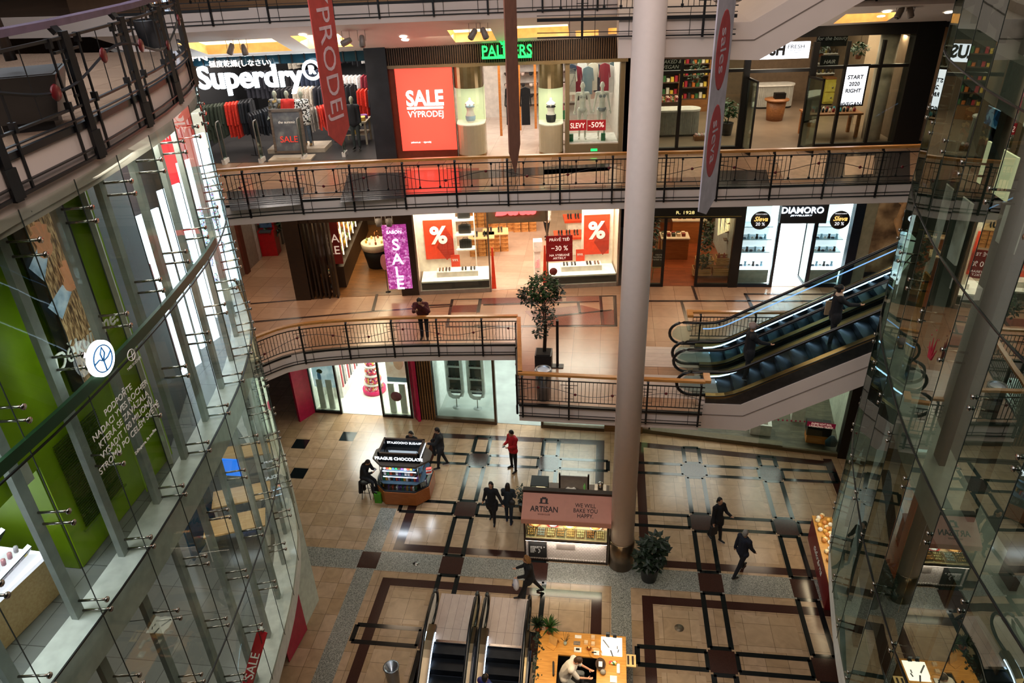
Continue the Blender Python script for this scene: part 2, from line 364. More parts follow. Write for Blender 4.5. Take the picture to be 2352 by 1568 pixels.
    if clothed:
        mt=top if not isinstance(top,str) else mat('cloth_'+top,top,.85,var=.2,scale=14,bump=.3); ml=trousers if not isinstance(trousers,str) else mat('trouser_'+trousers,trousers,.85,var=.2,scale=12,bump=.3)
        g=bulk; b=MB()
        cap(b,J['pel']-Vector((0,0,.02*k)),J['sp'],.155*k*g,.145*k*g,mt); cap(b,J['sp'],J['ch'],.145*k*g,.15*k*g,mt)
        cap(b,J['sh0'],J['sh1'],.085*k*g,.085*k*g,mt); cap(b,J['ch'],J['nk']-hu*.02*k,.1*k,.07*k,mt)
        cap(b,J['hip0'],J['hip1'],.115*k*g,.115*k*g,mt)
        for i in(0,1):
            cap(b,J['sh%d'%i],J['el%d'%i],.073*k*g,.058*k*g,mt)
            if sleeve: cap(b,J['el%d'%i],J['wr%d'%i],.058*k*g,.043*k*g,mt)
        if coat:
            for i in(0,1):
                q=J['hip%d'%i].lerp(J['knee%d'%i],coat); cap(b,J['hip%d'%i],q,.135*k*g,.125*k*g,mt)
            cap(b,J['pel'],(J['hip0'].lerp(J['knee0'],coat)+J['hip1'].lerp(J['knee1'],coat))/2,.14*k,.12*k,mt)
        remesh(b,'jacket' if sleeve else 'shirt',R,vox,mt)
        b=MB(); cap(b,J['hip0'],J['hip1'],.1*k,.1*k,ml)
        for i in(0,1): cap(b,J['hip%d'%i],J['knee%d'%i],.094*k,.07*k,ml); cap(b,J['knee%d'%i],J['ank%d'%i],.068*k,.05*k,ml)
        remesh(b,'trousers',R,vox,ml)
        msh=mat('shoe_'+shoes,shoes,.5,var=.1)
        for i in(0,1):
            b=MB(); cap(b,J['heel%d'%i]+Vector((0,0,.012)),J['toe%d'%i]+Vector((0,0,.01)),.043*k,.034*k,msh); cap(b,J['ank%d'%i],J['heel%d'%i]+(J['toe%d'%i]-J['heel%d'%i])*.3,.046*k,.04*k,msh)
            s=remesh(b,'shoe',R,vox,msh)
            if sole:
                b=MB(); m3=mat('sole_'+sole,sole,.6); cap(b,J['heel%d'%i]-Vector((0,0,.02)),J['toe%d'%i]-Vector((0,0,.018)),.036*k,.03*k,m3); q=remesh(b,'sole',R,vox,m3); q.parent=s
        if hood:
            mh=mat('hood_'+hood,hood,.95,var=.4,scale=40,bump=.6); b=MB(); n=12
            for a in range(n):
                t0=2*PI*a/n; t1=2*PI*(a+1)/n; c0=Th@Vector((math.cos(t0)*.12*k,-.06*k+.03*math.sin(t0),.02*k+math.sin(t0)*.12*k)); c1=Th@Vector((math.cos(t1)*.12*k,-.06*k+.03*math.sin(t1),.02*k+math.sin(t1)*.12*k)); cap(b,c0,c1,.045*k,.045*k,mh,8)
            b.ell((0,-.09*k,.0),.11*k,.07*k,.13*k,mh,12,T=Th); remesh(b,'fur_hood',R,vox,mh)
    return R,J
def face(x,y,z,dx,dy): # stand at a point looking along (dx,dy)
    return Matrix.Translation((x,y,z))@Matrix.Rotation(math.atan2(-dx,dy),4,'Z')
def hold(R,mb,name,label,cat,grp=None):
    """something held or worn that is a thing of its own, built in the person's local space"""
    T=WM[R]; m=MB(); m.v=[T@v for v in mb.v]; m.f=mb.f; m.mi=mb.mi; m.mats=mb.mats; m.sm=mb.sm
    return m.build(name,label=label,cat=cat,group=grp)
# ================= setting: floors, slabs, ceilings =================
stone=tile('sandstone_tiles','#a08463','#b3977a',.62,.62,'#65533f',.22,org=(.1,.2),vein=.35)
BRN=mat('brown_granite','#3a231d',.15,var=.25,scale=60); DRK=mat('dark_green_granite','#12191a',.12,var=.4,scale=80)
GRY=pat('speckled_granite',['#6f7068','#94958b','#83847b','#5d5e58','#a3a297'],60,rough=.25)
inner=tile('sandstone_inset','#ab9070','#b89d7e',.78,.78,'#6e5a44',.2,org=(.25,.1),vein=.3)
fl=MB(); HX0,HX1,HY=-4.9,-1.72,14.2
for a,b,c,d in ((-22,HX0,-6,31),(HX1,24,-6,31),(HX0,HX1,HY,31),(HX0,HX1,-6,1)): fl.box(a,b,c,d,-.3,0,stone)
def inlay(x0,x1,y0,y1,m,k=1):
    if x0<HX1 and x1>HX0 and y0<HY:
        for q in ((x0,min(x1,HX0),y0,y1),(max(x0,HX1),x1,y0,y1),(max(x0,HX0),min(x1,HX1),max(y0,HY),y1)):
            if q[1]-q[0]>.01 and q[3]-q[2]>.01 and not(q[0]<HX1-.001 and q[1]>HX0+.001 and q[2]<HY-.001): inlay(*q,m,k)
        return
    fl.poly([(x0,y0,.002*k),(x1,y0,.002*k),(x1,y1,.002*k),(x0,y1,.002*k)],m)
XC=[-4.66,-1.86,3.67,6.5]; YR=[22.52,19.68,14.1]
for (a,b) in ((-6.78,.27),(1.5,8.95)):
    top=24.13
    inlay(a,b,17.5,17.8,BRN); inlay(a,a+.32,17.5,24.1,BRN,1.3); inlay(b-.32,b,17.5,23.6 if a>0 else 24.1,BRN,1.3)
    if a<0: inlay(a,b,23.82,top,BRN)
    else: fl.poly([(a,23.83,.002),(b-.1,23.13,.002),(b-.1,23.45,.002),(a,24.15,.002)],BRN)
    inlay(a,b,15.97,16.28,BRN); inlay(a,a+.32,2,16.28,BRN,1.3); inlay(b-.32,b,2,16.28,BRN,1.3)
inlay(-12,12,16.56,17.4,GRY); inlay(-7.76,-7.16,2,19.5,GRY,.9); inlay(.56,1.16,2,16.56,GRY,.9)
def pair(ax_,c,a,b,w=.3,t=.15):
    for s in(-1,1):
        lo,hi=(c-w-t/2,c-w+t/2) if s<0 else (c+w-t/2,c+w+t/2)
        (inlay(lo,hi,a,b,DRK,2) if ax_=='x' else inlay(a,b,lo,hi,DRK,2))
    for e in(a,b):
        (inlay(c-w,c+w,e-t/2,e+t/2,DRK,2) if ax_=='x' else inlay(e-t/2,e+t/2,c-w,c+w,DRK,2))
for i,c in enumerate(XC):
    for (y0,y1) in ((24.02-(.45 if i==3 else .1 if i==2 else 0),22.95),(22.09,20.11),(19.25,17.41),(16.55,14.53),(13.67,11.63),(10.77,8)): pair('x',c,y1,y0)
    for y in (22.52,19.68,16.98,14.1,11.2): inlay(c-.37,c+.37,y-.37,y+.37,BRN,3)
for r in (22.52,19.68,14.1,11.2):
    for (a,b) in ((-7.05,-5.07),(-4.25,-2.27),(-1.45,.42),(1.3,3.26),(4.08,6.09),(6.91,8.85)): pair('y',r,a,b)
inlay(-7.78,-7.12,16.62,17.34,BRN,3)
for x,y in((-12.15,22.98),(-10.33,23.62),(-11.53,21.15)): inlay(x-.3,x+.3,y-.31,y+.31,DRK,2)
cells_x=[(-6.3,-5.2),(-4.1,-2.4),(-1.3,-.2),(1.95,3.15),(4.2,5.95),(7.05,8.5)]
for a,b in cells_x:
    for c,d in((20.15,22.0),(17.95,19.2),(14.55,15.8),(11.7,13.6)): inlay(a,b,c,d,inner,.5)
fl.lathe([(.1,0),(.1,.006)],(-5.85,16.95,0),STEEL,16); fl.lathe([(.14,0),(.14,.006)],(2.55,15.15,0),mat('drain_cover','#6f6250',.4,.5),16)
fl.build('floor',kind='structure')
floorL2=tile('gallery_floor_tiles','#a17c62','#b08b70',.9,.9,'#6b4e3c',.25,vein=.18)
floorL3=tile('upper_gallery_tiles','#7d6554','#8a705c',.9,.9,'#463629',.09,vein=.18,spec=.7)
# ---- level two slab
R2=[(-12.5,17.8),(-11.6,18.5),(-10.95,19.2),(-10.4,19.85),(-9.62,20.25),(-8.25,20.58),(-6.84,20.8),(-5.4,20.95),(-2.72,21.15)]
P2=[(-2.72,21.15),(-2.32,17.66),(2.85,17.56)]
R2b=[(2.92,21.75),(6.7,21.9),(12,22.1)]
R3=[(-13.5,18.7),(-10.9,19.5),(-8.9,20.02),(-5.02,20.66),(-2.43,20.94),(.45,21.22),(3.95,21.48),(8.8,21.97),(13,22.4)]
def inset(path,d):
    out=[]
    for i,p in enumerate(path):
        a=Vector(path[max(0,i-1)]);b=Vector(path[min(len(path)-1,i+1)]); t=(b-a).normalized(); out.append((p[0]-t.y*d,p[1]+t.x*d))
    return out
def slab(name,pts,z0,z1,top,side):
    m=MB(); n=len(pts)
    m.raw([(p[0],p[1],z1) for p in pts],[list(range(n))],top)
    m.raw([(p[0],p[1],z0) for p in pts][::-1],[list(range(n))],side)
    for i in range(n):
        a=pts[i];b=pts[(i+1)%n]; m.poly([(a[0],a[1],z0),(b[0],b[1],z0),(b[0],b[1],z1),(a[0],a[1],z1)],side)
    return m.build(name,kind='structure')
D2=mat('dark_inlay','#3c2c26',.2); 
s2=[(-22,17.8)]+R2+P2[1:]+[(2.85,18.0),(2.92,21.75),(6.7,21.9),(14,22.2),(14,26.8),(.6,25.95),(.6,26.2),(-7,24.95),(-11.5,24.25),(-11.5,40),(-22,40)]
slab('floor_2',s2,Z2-.62,Z2,floorL2,BEIGE)
s3=[(-22,18.7)]+R3+[(15,26.8),(-14,23.9),(-22,23.9)]
slab('floor_3',s3,Z3-.62,Z3,floorL3,BEIGE)
R4=[(x,y+1.7) for x,y in R3]
s4=[(-22,20.4)]+R4+[(15,30),(-22,30)]
slab('floor_4',s4,Z4-.55,Z4,floorL3,BEIGE)
# inlays on the gallery floor of level two
m=MB()
def q2(pts,mm,k=1,z=Z2): m.poly([tuple(az(x,y,z)[:2])+(z+.004*k,) for x,y in pts],mm)
pk=mat('pink_granite','#8a5a4a',.2,var=.2,scale=40); rd=mat('red_granite','#6e3a30',.2,var=.2,scale=40)
q2([(585,741),(860,716),(1040,704),(1040,702),(860,713),(585,737)],D2)
q2([(575,699),(745,685),(745,683),(575,696)],D2)
q2([(1036,687),(1416,678),(1418,750),(1023,752)],D2,1); q2([(1042,689),(1408,681),(1411,746),(1030,749)],floorL2,2)
for pts,mm in (([(1040,702),(1100,700),(1095,717),(1036,718)],rd),([(1107,685),(1290,682),(1292,692),(1105,699)],rd),([(1300,682),(1376,680),(1376,690),(1300,692)],pk),
    ([(1205,715),(1335,701),(1380,712),(1378,746),(1240,748)],pk),([(1380,715),(1410,712),(1411,746),(1380,746)],rd)): q2(pts,mm,3)
for pts in ([(1100,686),(1107,686),(1102,718),(1094,718)],[(1376,680),(1382,680),(1388,745),(1380,745)],[(1325,695),(1331,695),(1335,720),(1329,720)],[(1110,699),(1376,691),(1376,694),(1110,702)],[(1250,727),(1405,711),(1405,714),(1250,731)],[(945,702),(1040,698),(1040,701),(945,705)],[(1480,690),(2020,690),(2020,693),(1480,693)],
   [(1587,657),(1593,657),(1604,689),(1598,689)],[(1562,692),(1568,692),(1588,760),(1580,760)],[(1708,674),(1900,675),(1900,677),(1708,677)],[(1708,674),(1716,676),(1735,712),(1726,712)],[(863,676),(869,676),(860,713),(853,713)]): q2(pts,D2,4)
m.build('floor_inlay_2',kind='structure')
m=MB()
dk=mat('upper_dark_panel','#33302f',.12,var=.15); li=mat('upper_light_panel','#a08a76',.15)
def q3(pts,mm,k=1): q2(pts,mm,k,Z3)
q3([(520,440),(700,430),(690,470),(530,485)],dk);q3([(800,398),(930,396),(930,455),(780,465)],dk)
q3([(930,392),(1100,386),(1100,440),(930,448)],rd);q3([(1040,395),(1400,375),(1400,392),(1040,415)],dk,2);q3([(1250,390),(1430,382),(1430,425),(1250,430)],li,2)
q3([(1500,360),(1640,356),(1640,405),(1500,410)],li);q3([(1640,392),(1760,390),(1770,430),(1640,430)],dk);q3([(1780,360),(1900,356),(1890,410),(1800,415)],li,2)
q3([(1880,352),(2090,346),(2090,420),(1900,425)],dk);q3([(1940,360),(2010,357),(2005,400),(1940,403)],li,2)
m.build('floor_inlay_3',kind='structure')
# sloping ceiling under level four, with recessed light coffers
cw=[(-15.5,23.0),(-13.5,23.45)]
def ceil_pt(s,t,up=0): # s along f3 frame, t 0 at the fascia .. 1 at the shop line
    P=f3.p(s,0,0); x=P.x
    yf=None
    for (a,b) in zip(R4[:-1],R4[1:]):
        if a[0]<=x<=b[0]: yf=a[1]+(b[1]-a[1])*(x-a[0])/(b[0]-a[0])
    if yf is None: yf=R4[0][1] if x<R4[0][0] else R4[-1][1]
    zf,zs=Z4-.55,15.08+.03*max(-12,min(8,s))*.6
    return Vector((x,yf+(P.y-yf)*t,zf+(zs-zf)*t+up))
CL=MB(); coff=MB()
cof=[(-13.3,-10.6,.35,.85),(-10.0,-8.6,.3,.8),(-5.4,-4.1,.35,.85),(-3.6,-1.8,.3,.8),(-1.6,-.9,.6,.85),(-.6,.6,.55,.82),(6.3,7.9,.35,.85)]
ss=sorted(set([-15,12]+[c for q in cof for c in q[:2]])); 
for a,b in zip(ss[:-1],ss[1:]):
    q=[c for c in cof if c[0]<=a+1e-6 and c[1]>=b-1e-6]
    ts=[0,1] if not q else [0,q[0][2],q[0][3],1]
    for t0,t1 in zip(ts[:-1],ts[1:]):
        if q and (t0,t1)==(q[0][2],q[0][3]):
            up=.28; A,B,C_,D_=[ceil_pt(*k) for k in((a,t0),(b,t0),(b,t1),(a,t1))]; A2,B2,C2,D2_=[ceil_pt(k[0],k[1],up) for k in((a,t0),(b,t0),(b,t1),(a,t1))]
            wc=mat('coffer_cream','#e8c48a',.6)
            coff.poly([D_,C_,C2,D2_],wc).poly([A,D_,D2_,A2],wc).poly([B2,C2,C_,B],wc).poly([A2,B2,B,A],wc).poly([A2,B2,C2,D2_],mat('coffer_top','#f0d8a8',.6,emis=3,ecol='#ffd9a0',var=0))
            k0=t0+(t1-t0)*.18;k1=t0+(t1-t0)*.42
            coff.poly([ceil_pt(a+.2,k0,up-.02),ceil_pt(b-.2,k0,up-.02),ceil_pt(b-.2,k1,up-.02),ceil_pt(a+.2,k1,up-.02)],LAMPW)
        else: CL.poly([ceil_pt(a,t0),ceil_pt(b,t0),ceil_pt(b,t1),ceil_pt(a,t1)],CEIL)
CL.build('ceiling_3',kind='structure'); coff.build('ceiling_coffer_3',kind='structure')
# ceilings of the lower galleries
slab('ceiling_1',[(-22,25),(-12,21),(-2,21.8),(12,22.5),(14,34),(-22,34)],Z2-.75,Z2-.63,CEIL,CEIL)
# round column
x0,y0=.86,17.55
c=MB(); c.lathe([(.37,1.0),(.37,22)],(x0,y0,0),mat('column_plaster','#ead8ce',.55,var=.02),40); c.build('column_trim_1',kind='structure')
c=MB(); c.lathe([(.405,0),(.405,1.1),(.38,1.11)],(x0,y0,0),mat('bronze_cladding','#7d6a55',.28,.9,var=.1),40); c.build('column_trim_2',kind='structure')
# ================= railings =================
def along(path,ds):
    pts=[Vector((p[0],p[1],0)) for p in path]; L=[0]
    for a,b in zip(pts[:-1],pts[1:]): L.append(L[-1]+(b-a).length)
    def f(s):
        s=max(0,min(L[-1],s))
        for i in range(len(L)-1):
            if s<=L[i+1]+1e-9:
                k=(s-L[i])/(L[i+1]-L[i]) if L[i+1]>L[i] else 0; return pts[i].lerp(pts[i+1],k),(pts[i+1]-pts[i]).normalized()
    return f,L[-1]
RED=mat('red_disc','#5c0e14',.35)
def smooth(path,n=4):
    out=[]; P=[Vector((p[0],p[1])) for p in path]
    for i in range(len(P)-1):
        p0=P[max(0,i-1)];p1=P[i];p2=P[i+1];p3=P[min(len(P)-1,i+2)]
        for k in range(n):
            t=k/n; out.append(tuple(.5*((2*p1)+(p2-p0)*t+(2*p0-5*p1+4*p2-p3)*t*t+(3*p1-p0-3*p2+p3)*t**3)))
    out.append(tuple(P[-1])); return out
def railing(path,zf,label,style='open',sp=1.5,start=.75,big=1,group=None,endcap=(0,0),hm=OAK,lower=True,hw=.13,wave0=0,htop=1.06,inw=.06):
    f,L=along(path,.1); p0,_=f(L/2); R=thing('balcony_railing',label,'railing',(p0.x,p0.y,zf-.38),group=group)
    pp=[f(L*i/max(1,int(L/.35))) for i in range(max(1,int(L/.35))+1)]
    def off(P,t,d,z): return Vector((P.x-t.y*d,P.y+t.x*d,z))
    h=MB(); h.ribbon([off(P,t,inw,zf+htop-.035) for P,t in pp],hw,.07,hm); h.build('handrail',R)
    b=MB(); w=.014*big
    for z,hh in ((.89,.03),(.19,.025),(.07,.014))+(((-.28,.016),(-.38,.03)) if lower else ()):
        b.ribbon([off(P,t,-.04,zf+z) for P,t in pp],.02*big,hh,BLK)
    b.ribbon([off(P,t,.0,zf-.02) for P,t in pp],.05,.07,BLK)
    posts=[]; s=start
    while s<L+.01: posts.append(min(s,L)); s+=sp
    ball=MB()
    def vb(s,z0,z1,ww=None):
        P,t=f(s); ball.bar(off(P,t,-.04,zf+z0),off(P,t,-.04,zf+z1),ww or w,BLK)
    if style=='full':
        s=.06
        while s<L: vb(s,.19,.89); s+=.11
    elif style=='sparse':
        for c0 in posts:
            for e in(-.3,-.12,.12,.3):
                if 0<c0+e<L: vb(c0+e,.19,.89,.02)
            for e in(-.3,.3):
                if 0<c0+e<L:
                    P,t=f(c0+e)
                    for z in(.86,.22): ball.box(-.035,.035,-.02,.02,-.05,.05,BLK,T=Matrix.Translation(off(P,t,-.04,zf+z)))
            if c0+.76<L: vb(c0+.76,.19,.89,.008)
    else:
        for c0 in posts:
            for k in range(-3,4):
                s=c0+k*.115
                if 0<s<L and k: vb(s,.19,.89)
            for e in(-.47,.47):
                if 0<c0+e<L:
                    vb(c0+e,.17,.91,w*1.6)
                    P,t=f(c0+e)
                    for z in(.86,.22): ball.box(-.03,.03,-.02,.02,-.03,.03,BLK,T=Matrix.Translation(off(P,t,-.04,zf+z)))
    for c0 in posts:
        for z,e in((.76,.25),(.66,.13),(.3,.13)):
            a,ta=f(max(0,c0-e)); c2,tb=f(min(L,c0+e)); ball.bar(off(a,ta,-.04,zf+z),off(c2,tb,-.04,zf+z),w,BLK)
        if lower:
            for e in(-.28,.28):
                if 0<c0+e<L: vb(c0+e,-.38,.19,w*.9)
    ball.build('balusters',R,kind='stuff')
    b.build('rails',R)
    wv=MB(); pts=[]
    n=int(L/.12)
    for i in range(n+1):
        s=L*i/n; P,t=f(s); pts.append(off(P,t,-.06,zf+.53+.13*math.sin(2*PI*(s+wave0)/(2*sp*1.05))))
    wv.tube(pts,.009*big,BLK,4); wv.build('wave_wire',R)
    for c0 in posts:
        P,t=f(c0); ps=MB(); 
        ps.bar(off(P,t,-.05,zf-.42 if lower else zf),off(P,t,-.05,zf+.95),.05*big,BLK,.05); ps.bar(off(P,t,-.0,zf+.93),off(P,t,.05,zf+1.0),.07*big,BLK,.05)
        if lower: ps.bar(off(P,t,-.07,zf-.4),off(P,t,-.07,zf-.1),.075*big,BLK,.03)
        ps.build('post',R)
    k=0; s=start+sp*.35
    while s<L-.1:
        P,t=f(s); d=MB(T=Matrix.Translation(off(P,t,-.07,zf+.53+.13*math.sin(2*PI*(s+wave0)/(2*sp*1.05))))@Matrix.Rotation(math.atan2(t.y,t.x),4,'Z')@Matrix.Rotation(PI/2,4,'X'))
        d.lathe([(.005,-.018),(.04*big,-.012),(.045*big,0),(.04*big,.012),(.005,.018)],(0,0,0),RED,12); d.build('disc',R); s+=sp*.78
    return R
railing(smooth(R3,3),Z3,'long black and oak balcony railing across the upper gallery, below the lingerie and cosmetics shops',sp=1.53,start=.2)
railing(smooth(R2,3),Z2,'middle-level balcony railing with dense black bars, curving at its left end, where the man leans','full',sp=1.5,start=.6)
railing([(-2.74,21.1),(-2.32,17.68)],Z2,'short side railing of the projecting platform beside the potted tree','full',sp=1.6,start=.2)
railing([(-2.32,17.62),(.48,17.55)],Z2,'front railing of the projecting platform, left of the round column','full',sp=1.35,start=.12)
railing([(1.2,17.53),(2.9,17.5)],Z2,'short platform railing right of the round column, ending at the escalators','full',sp=1.45,start=.15)
railing(R2b,Z2,'railing behind the escalators on the middle gallery','full',sp=1.75,start=.3,lower=False)
railing(smooth(R4,3),Z4,'black balcony railing of the top gallery along the upper edge of the photo',sp=1.55,start=1.0)
# oak end blocks of the handrails at the escalators
for (x,y,l) in ((2.97,17.66,'oak end block of the handrail in front of the escalators'),(2.86,21.6,'oak end block of the handrail behind the escalators')):
    m=MB(); m.box(x-.09,x+.09,y-.12,y+.3,Z2+.98,Z2+1.07,OAK); r=m.build('handrail_end_block',label=l,cat='handrail')
# near left top gallery
lp=[tuple(az(x,y,Z4-.11-.38)[:2]) for x,y in ((-60,505),(20,461),(120,410),(217,360),(280,322),(336,286),(375,260),(404,236),(430,213),(446,190))]
lp=[(-5.2,2.0),(-5.5,4.5)]+lp+[(-7.9,13.6)]
ZL=Z4-.11
LB=[(x-.02,y) for x,y in lp]
slab('floor_5',LB+[(-22,13.8),(-22,2)],ZL-.62,ZL,floorL3,BEIGE)
railing(LB,ZL,'large near balcony railing with heavy black posts and red discs at the top left','sparse',sp=1.57,start=1.15,big=2.0,hm=mat('dark_polished_handrail','#6b5a6a',.2,.2),hw=.16,wave0=.3,inw=.1)

for i,(x,y) in enumerate(((57,478),(173,413),(263,358),(325,315),(372,287))):
    P=az(x,y,ZL-.55); m=MB(T=Matrix.Translation(P+Vector((.03,0,-.04)))@Matrix.Rotation(.3,4,'X')); m.lathe([(.035,0),(.03,.06),(.015,.09),(.012,.14)],(0,0,0),mat('bell_steel','#8d867c',.35,.7),12); m.build('bell_lamp',label='small bell-shaped metal lamp on the near balcony fascia, %s from the left'%('first','second','third','fourth','fifth')[i],cat='lamp')
DK='#0e0e13'
# man leaning on the level-two railing
x,y,_=az(941,782,Z2); g=Vector((x,21.32,Z2))
person('person in a dark red hoodie leaning on the middle balcony rail',face(-5.98,21.45,Z2,0.12,-1),top='#4a1218',trousers='#10131c',hair='#120d0b',h=1.8,lean=.5,bend=.25,head=.15,legs=((.18,.05),(.12,.12)),arms=((.95,.35,1.9,.9),(1.1,.1,1.0,.5)),shoes='#08080a',bulk=1.05,hairlen=.02)
# red jacket man
p=az(1180,1078,0)
R,J=person('person in a bright red padded jacket and black trousers, looking down at a phone',face(p.x,p.y,0,-.8,-.9),top='#b0121c',trousers='#0d0d10',hair='#0f0b09',h=1.8,legs=((.06,0),(-.06,.02)),spread=.12,arms=((.3,.15,1.45,.5),(.25,.15,1.5,.5)),head=.35,bulk=1.12)
m=MB(); c=(J['hd0']+J['hd1'])/2+Vector((0,.05,.02)); m.box(c.x-.035,c.x+.035,c.y-.06,c.y+.06,c.z,c.z+.01,mat('phone_black','#0a0a0c',.1)); hold(R,m,'phone','black phone in the hands of the person in red','phone')
# backpack straps person with phone
p=az(1015,1072,0)
R,J=person('person in a black jacket holding up a lit phone, coat over one arm',face(p.x,p.y,0,-1,-.35),top='#101115',trousers='#0b0c10',hair='#1a1310',h=1.8,legs=((.22,.1),(-.2,.15)),arms=((.75,.2,1.0,.4),(.2,.2,.9,.1)),head=.3,hairlen=0,sole='#b8b8bc',coat=.25)
m=MB(); c=J['hd0']+Vector((.02,.04,.03)); m.box(c.x-.04,c.x+.04,c.y-.005,c.y+.005,c.z-.02,c.z+.12,mat('phone_screen','#cfe8ff',.2,emis=3)); hold(R,m,'phone','glowing phone held up by the walking person in black','phone')
m=MB(); mt=mat('cloth_coat','#121216',.9,bump=.3); c=J['wr1']; 
for k in range(5): cap(m,c+Vector((.05*(k-2)*.5,-.04,0)),c+Vector((.05*(k-2),-.08,-.6+.02*k)),.05,.06,mt)
hold(R,m,'coat','dark coat hanging over the arm of the person with the lit phone','coat')
# two women walking away
p=az(1132,1198,0)
person('person in a long black puffer coat, the left of two walking women',face(p.x,p.y,0,-.1,-1),top='#0f1016',trousers='#0b0c12',hair='#14100e',h=1.7,legs=((.15,.02),(-.18,.2)),arms=((.15,.5,.3),(-.2,.25,.4)),coat=.55,hairlen=.1,bulk=1.12)
p=az(1170,1198,0)
R,J=person('person with long dark hair and dark jacket carrying a shoulder bag, right of two women',face(p.x,p.y,0,.05,1),top='#14202a',trousers='#101d2c',hair='#1c1310',shoes='#101a3a',h=1.66,legs=((.1,.1),(-.12,.15)),arms=((.3,.15,1.0,.2),(.1,.25,.9,.3)),hairlen=.2,coat=.2)
m=MB(); c=J['sp']+Vector((.14,-.12,-.1)); m.ell(c,.13,.09,.12,mat('bag_black','#17171a',.6),10); m.tube([c+Vector((0,0,.1)),J['sh0']+Vector((0,-.08,.05)),J['sh0']+Vector((0,.08,.0))],.012,BLK,5); hold(R,m,'shoulder_bag','black shoulder bag on the back of the woman with long hair','bag')
# fur hood woman
p=az(1210,1372,0)
R,J=person('person in a black coat with a fur-trimmed hood striding left with a white plastic bag',face(p.x+.1,p.y+.1,0,-1,-.25),top='#0d0d11',trousers='#0c0d12',hair='#6a4426',h=1.64,lean=.08,legs=((.5,.05),(-.45,.12)),arms=((.45,.2,.9,.3),(.4,.2,.9,.2)),coat=.35,hood='#8a6034',head=.3,hairlen=.03,bulk=1.08)
m=MB(); c=J['hd0']; wb=mat('plastic_bag_white','#d6d3dc',.4,bump=.5); m.lathe([(.02,0),(.05,-.06),(.14,-.12),(.17,-.28),(.13,-.4),(.04,-.42)],c,wb,10,sy=.6); m.ell(c+Vector((-.02,.09,-.26)),.045,.03,.06,mat('bag_print','#1b2a66',.5),8); hold(R,m,'plastic_bag','white plastic bag with a small blue print in the hand of the fur-hooded woman','bag')
# two men right
p=az(1642,1238,0)
R,J=person('person in a black hooded coat with a dark bag, farther walker on the right floor',face(p.x,p.y,0,.55,-.85),top='#0c0c10',trousers='#0b0b0f',hair='#0c0a0a',h=1.72,legs=((.2,.05),(-.2,.15)),arms=((.5,.2,1.2,.3),(.1,.2,.3)),coat=.45,hairlen=.05,sole='#c9c4bd',bulk=1.08)
m=MB(); c=J['hd1']; m.box(c.x-.16,c.x+.1,c.y-.05,c.y+.05,c.z-.42,c.z-.05,mat('bag_dark','#141418',.7)); hold(R,m,'carrier_bag','dark bag hanging from the hand of the black-coated walker','bag')
p=az(1688,1320,0)
person('person with grey hair and navy jacket, the nearer walker on the right floor',face(p.x+.15,p.y+.1,0,.75,.65),top='#141826',trousers='#0e0f16',hair='#8d8880',h=1.78,legs=((.35,.05),(-.42,.1)),arms=((-.2,.15,.2),(.3,.15,.3)),sole='#b5aea2',bulk=1.1)
# escalator riders
def ez(x,front=True): return Z2+max(0,(x-3.9))*.56
for (px_,py_,kw) in ((1712,868,dict(label='person in a black coat and beige cap standing on the lower part of the escalator',top='#0d0f14',trousers='#0c0e14',hat='#8d7c76',hair='#3a2c24',shoes='#20222a',sole='#d8d8d8',arms=((.3,.1,.6),(.9,.1,.5)),coat=.4)),
                      (1905,790,dict(label='person in black with a light scarf, the higher rider on the escalator',top='#0d0d12',trousers='#0b0b10',hair='#0c0a0a',hairlen=-.1,shoes='#6d6d70',sole='#dddddd',arms=((.2,.1,.5),(1.0,.1,.6)),coat=.3))):
    P=ay(px_,py_,19.0); zz=P.z; lab=kw.pop('label')
    R,J=person(lab,face(P.x,19.0,zz,1,.1),h=1.75,legs=((.12,.1),(-.05,.03)),head=.05,bulk=1.08,**kw)
    if px_>1800:
        m=MB(); c=J['el0']+Vector((-.14,-.05,-.22)); m.box(c.x-.03,c.x+.03,c.y-.17,c.y+.17,c.z-.22,c.z+.2,mat('tote_canvas','#8f7a5c',.9)); m.box(c.x-.035,c.x-.031,c.y-.05,c.y+.05,c.z-.12,c.z+.1,BLK); m.tube([c+Vector((0,-.12,.2)),J['sh0']+Vector((-.03,-.03,.09)),c+Vector((0,.12,.2))],.012,mat('tote_canvas'),5); hold(R,m,'tote_bag','beige canvas tote bag on the shoulder of the upper escalator rider','bag')
        m=MB(); sc=mat('scarf_cream','#c9b09a',.9); c=J['nk']; m.lathe([(.08,-.05),(.11,-.01),(.1,.04),(.07,.06)],c,sc,14); hold(R,m,'scarf','cream scarf around the neck of the upper escalator rider','scarf')
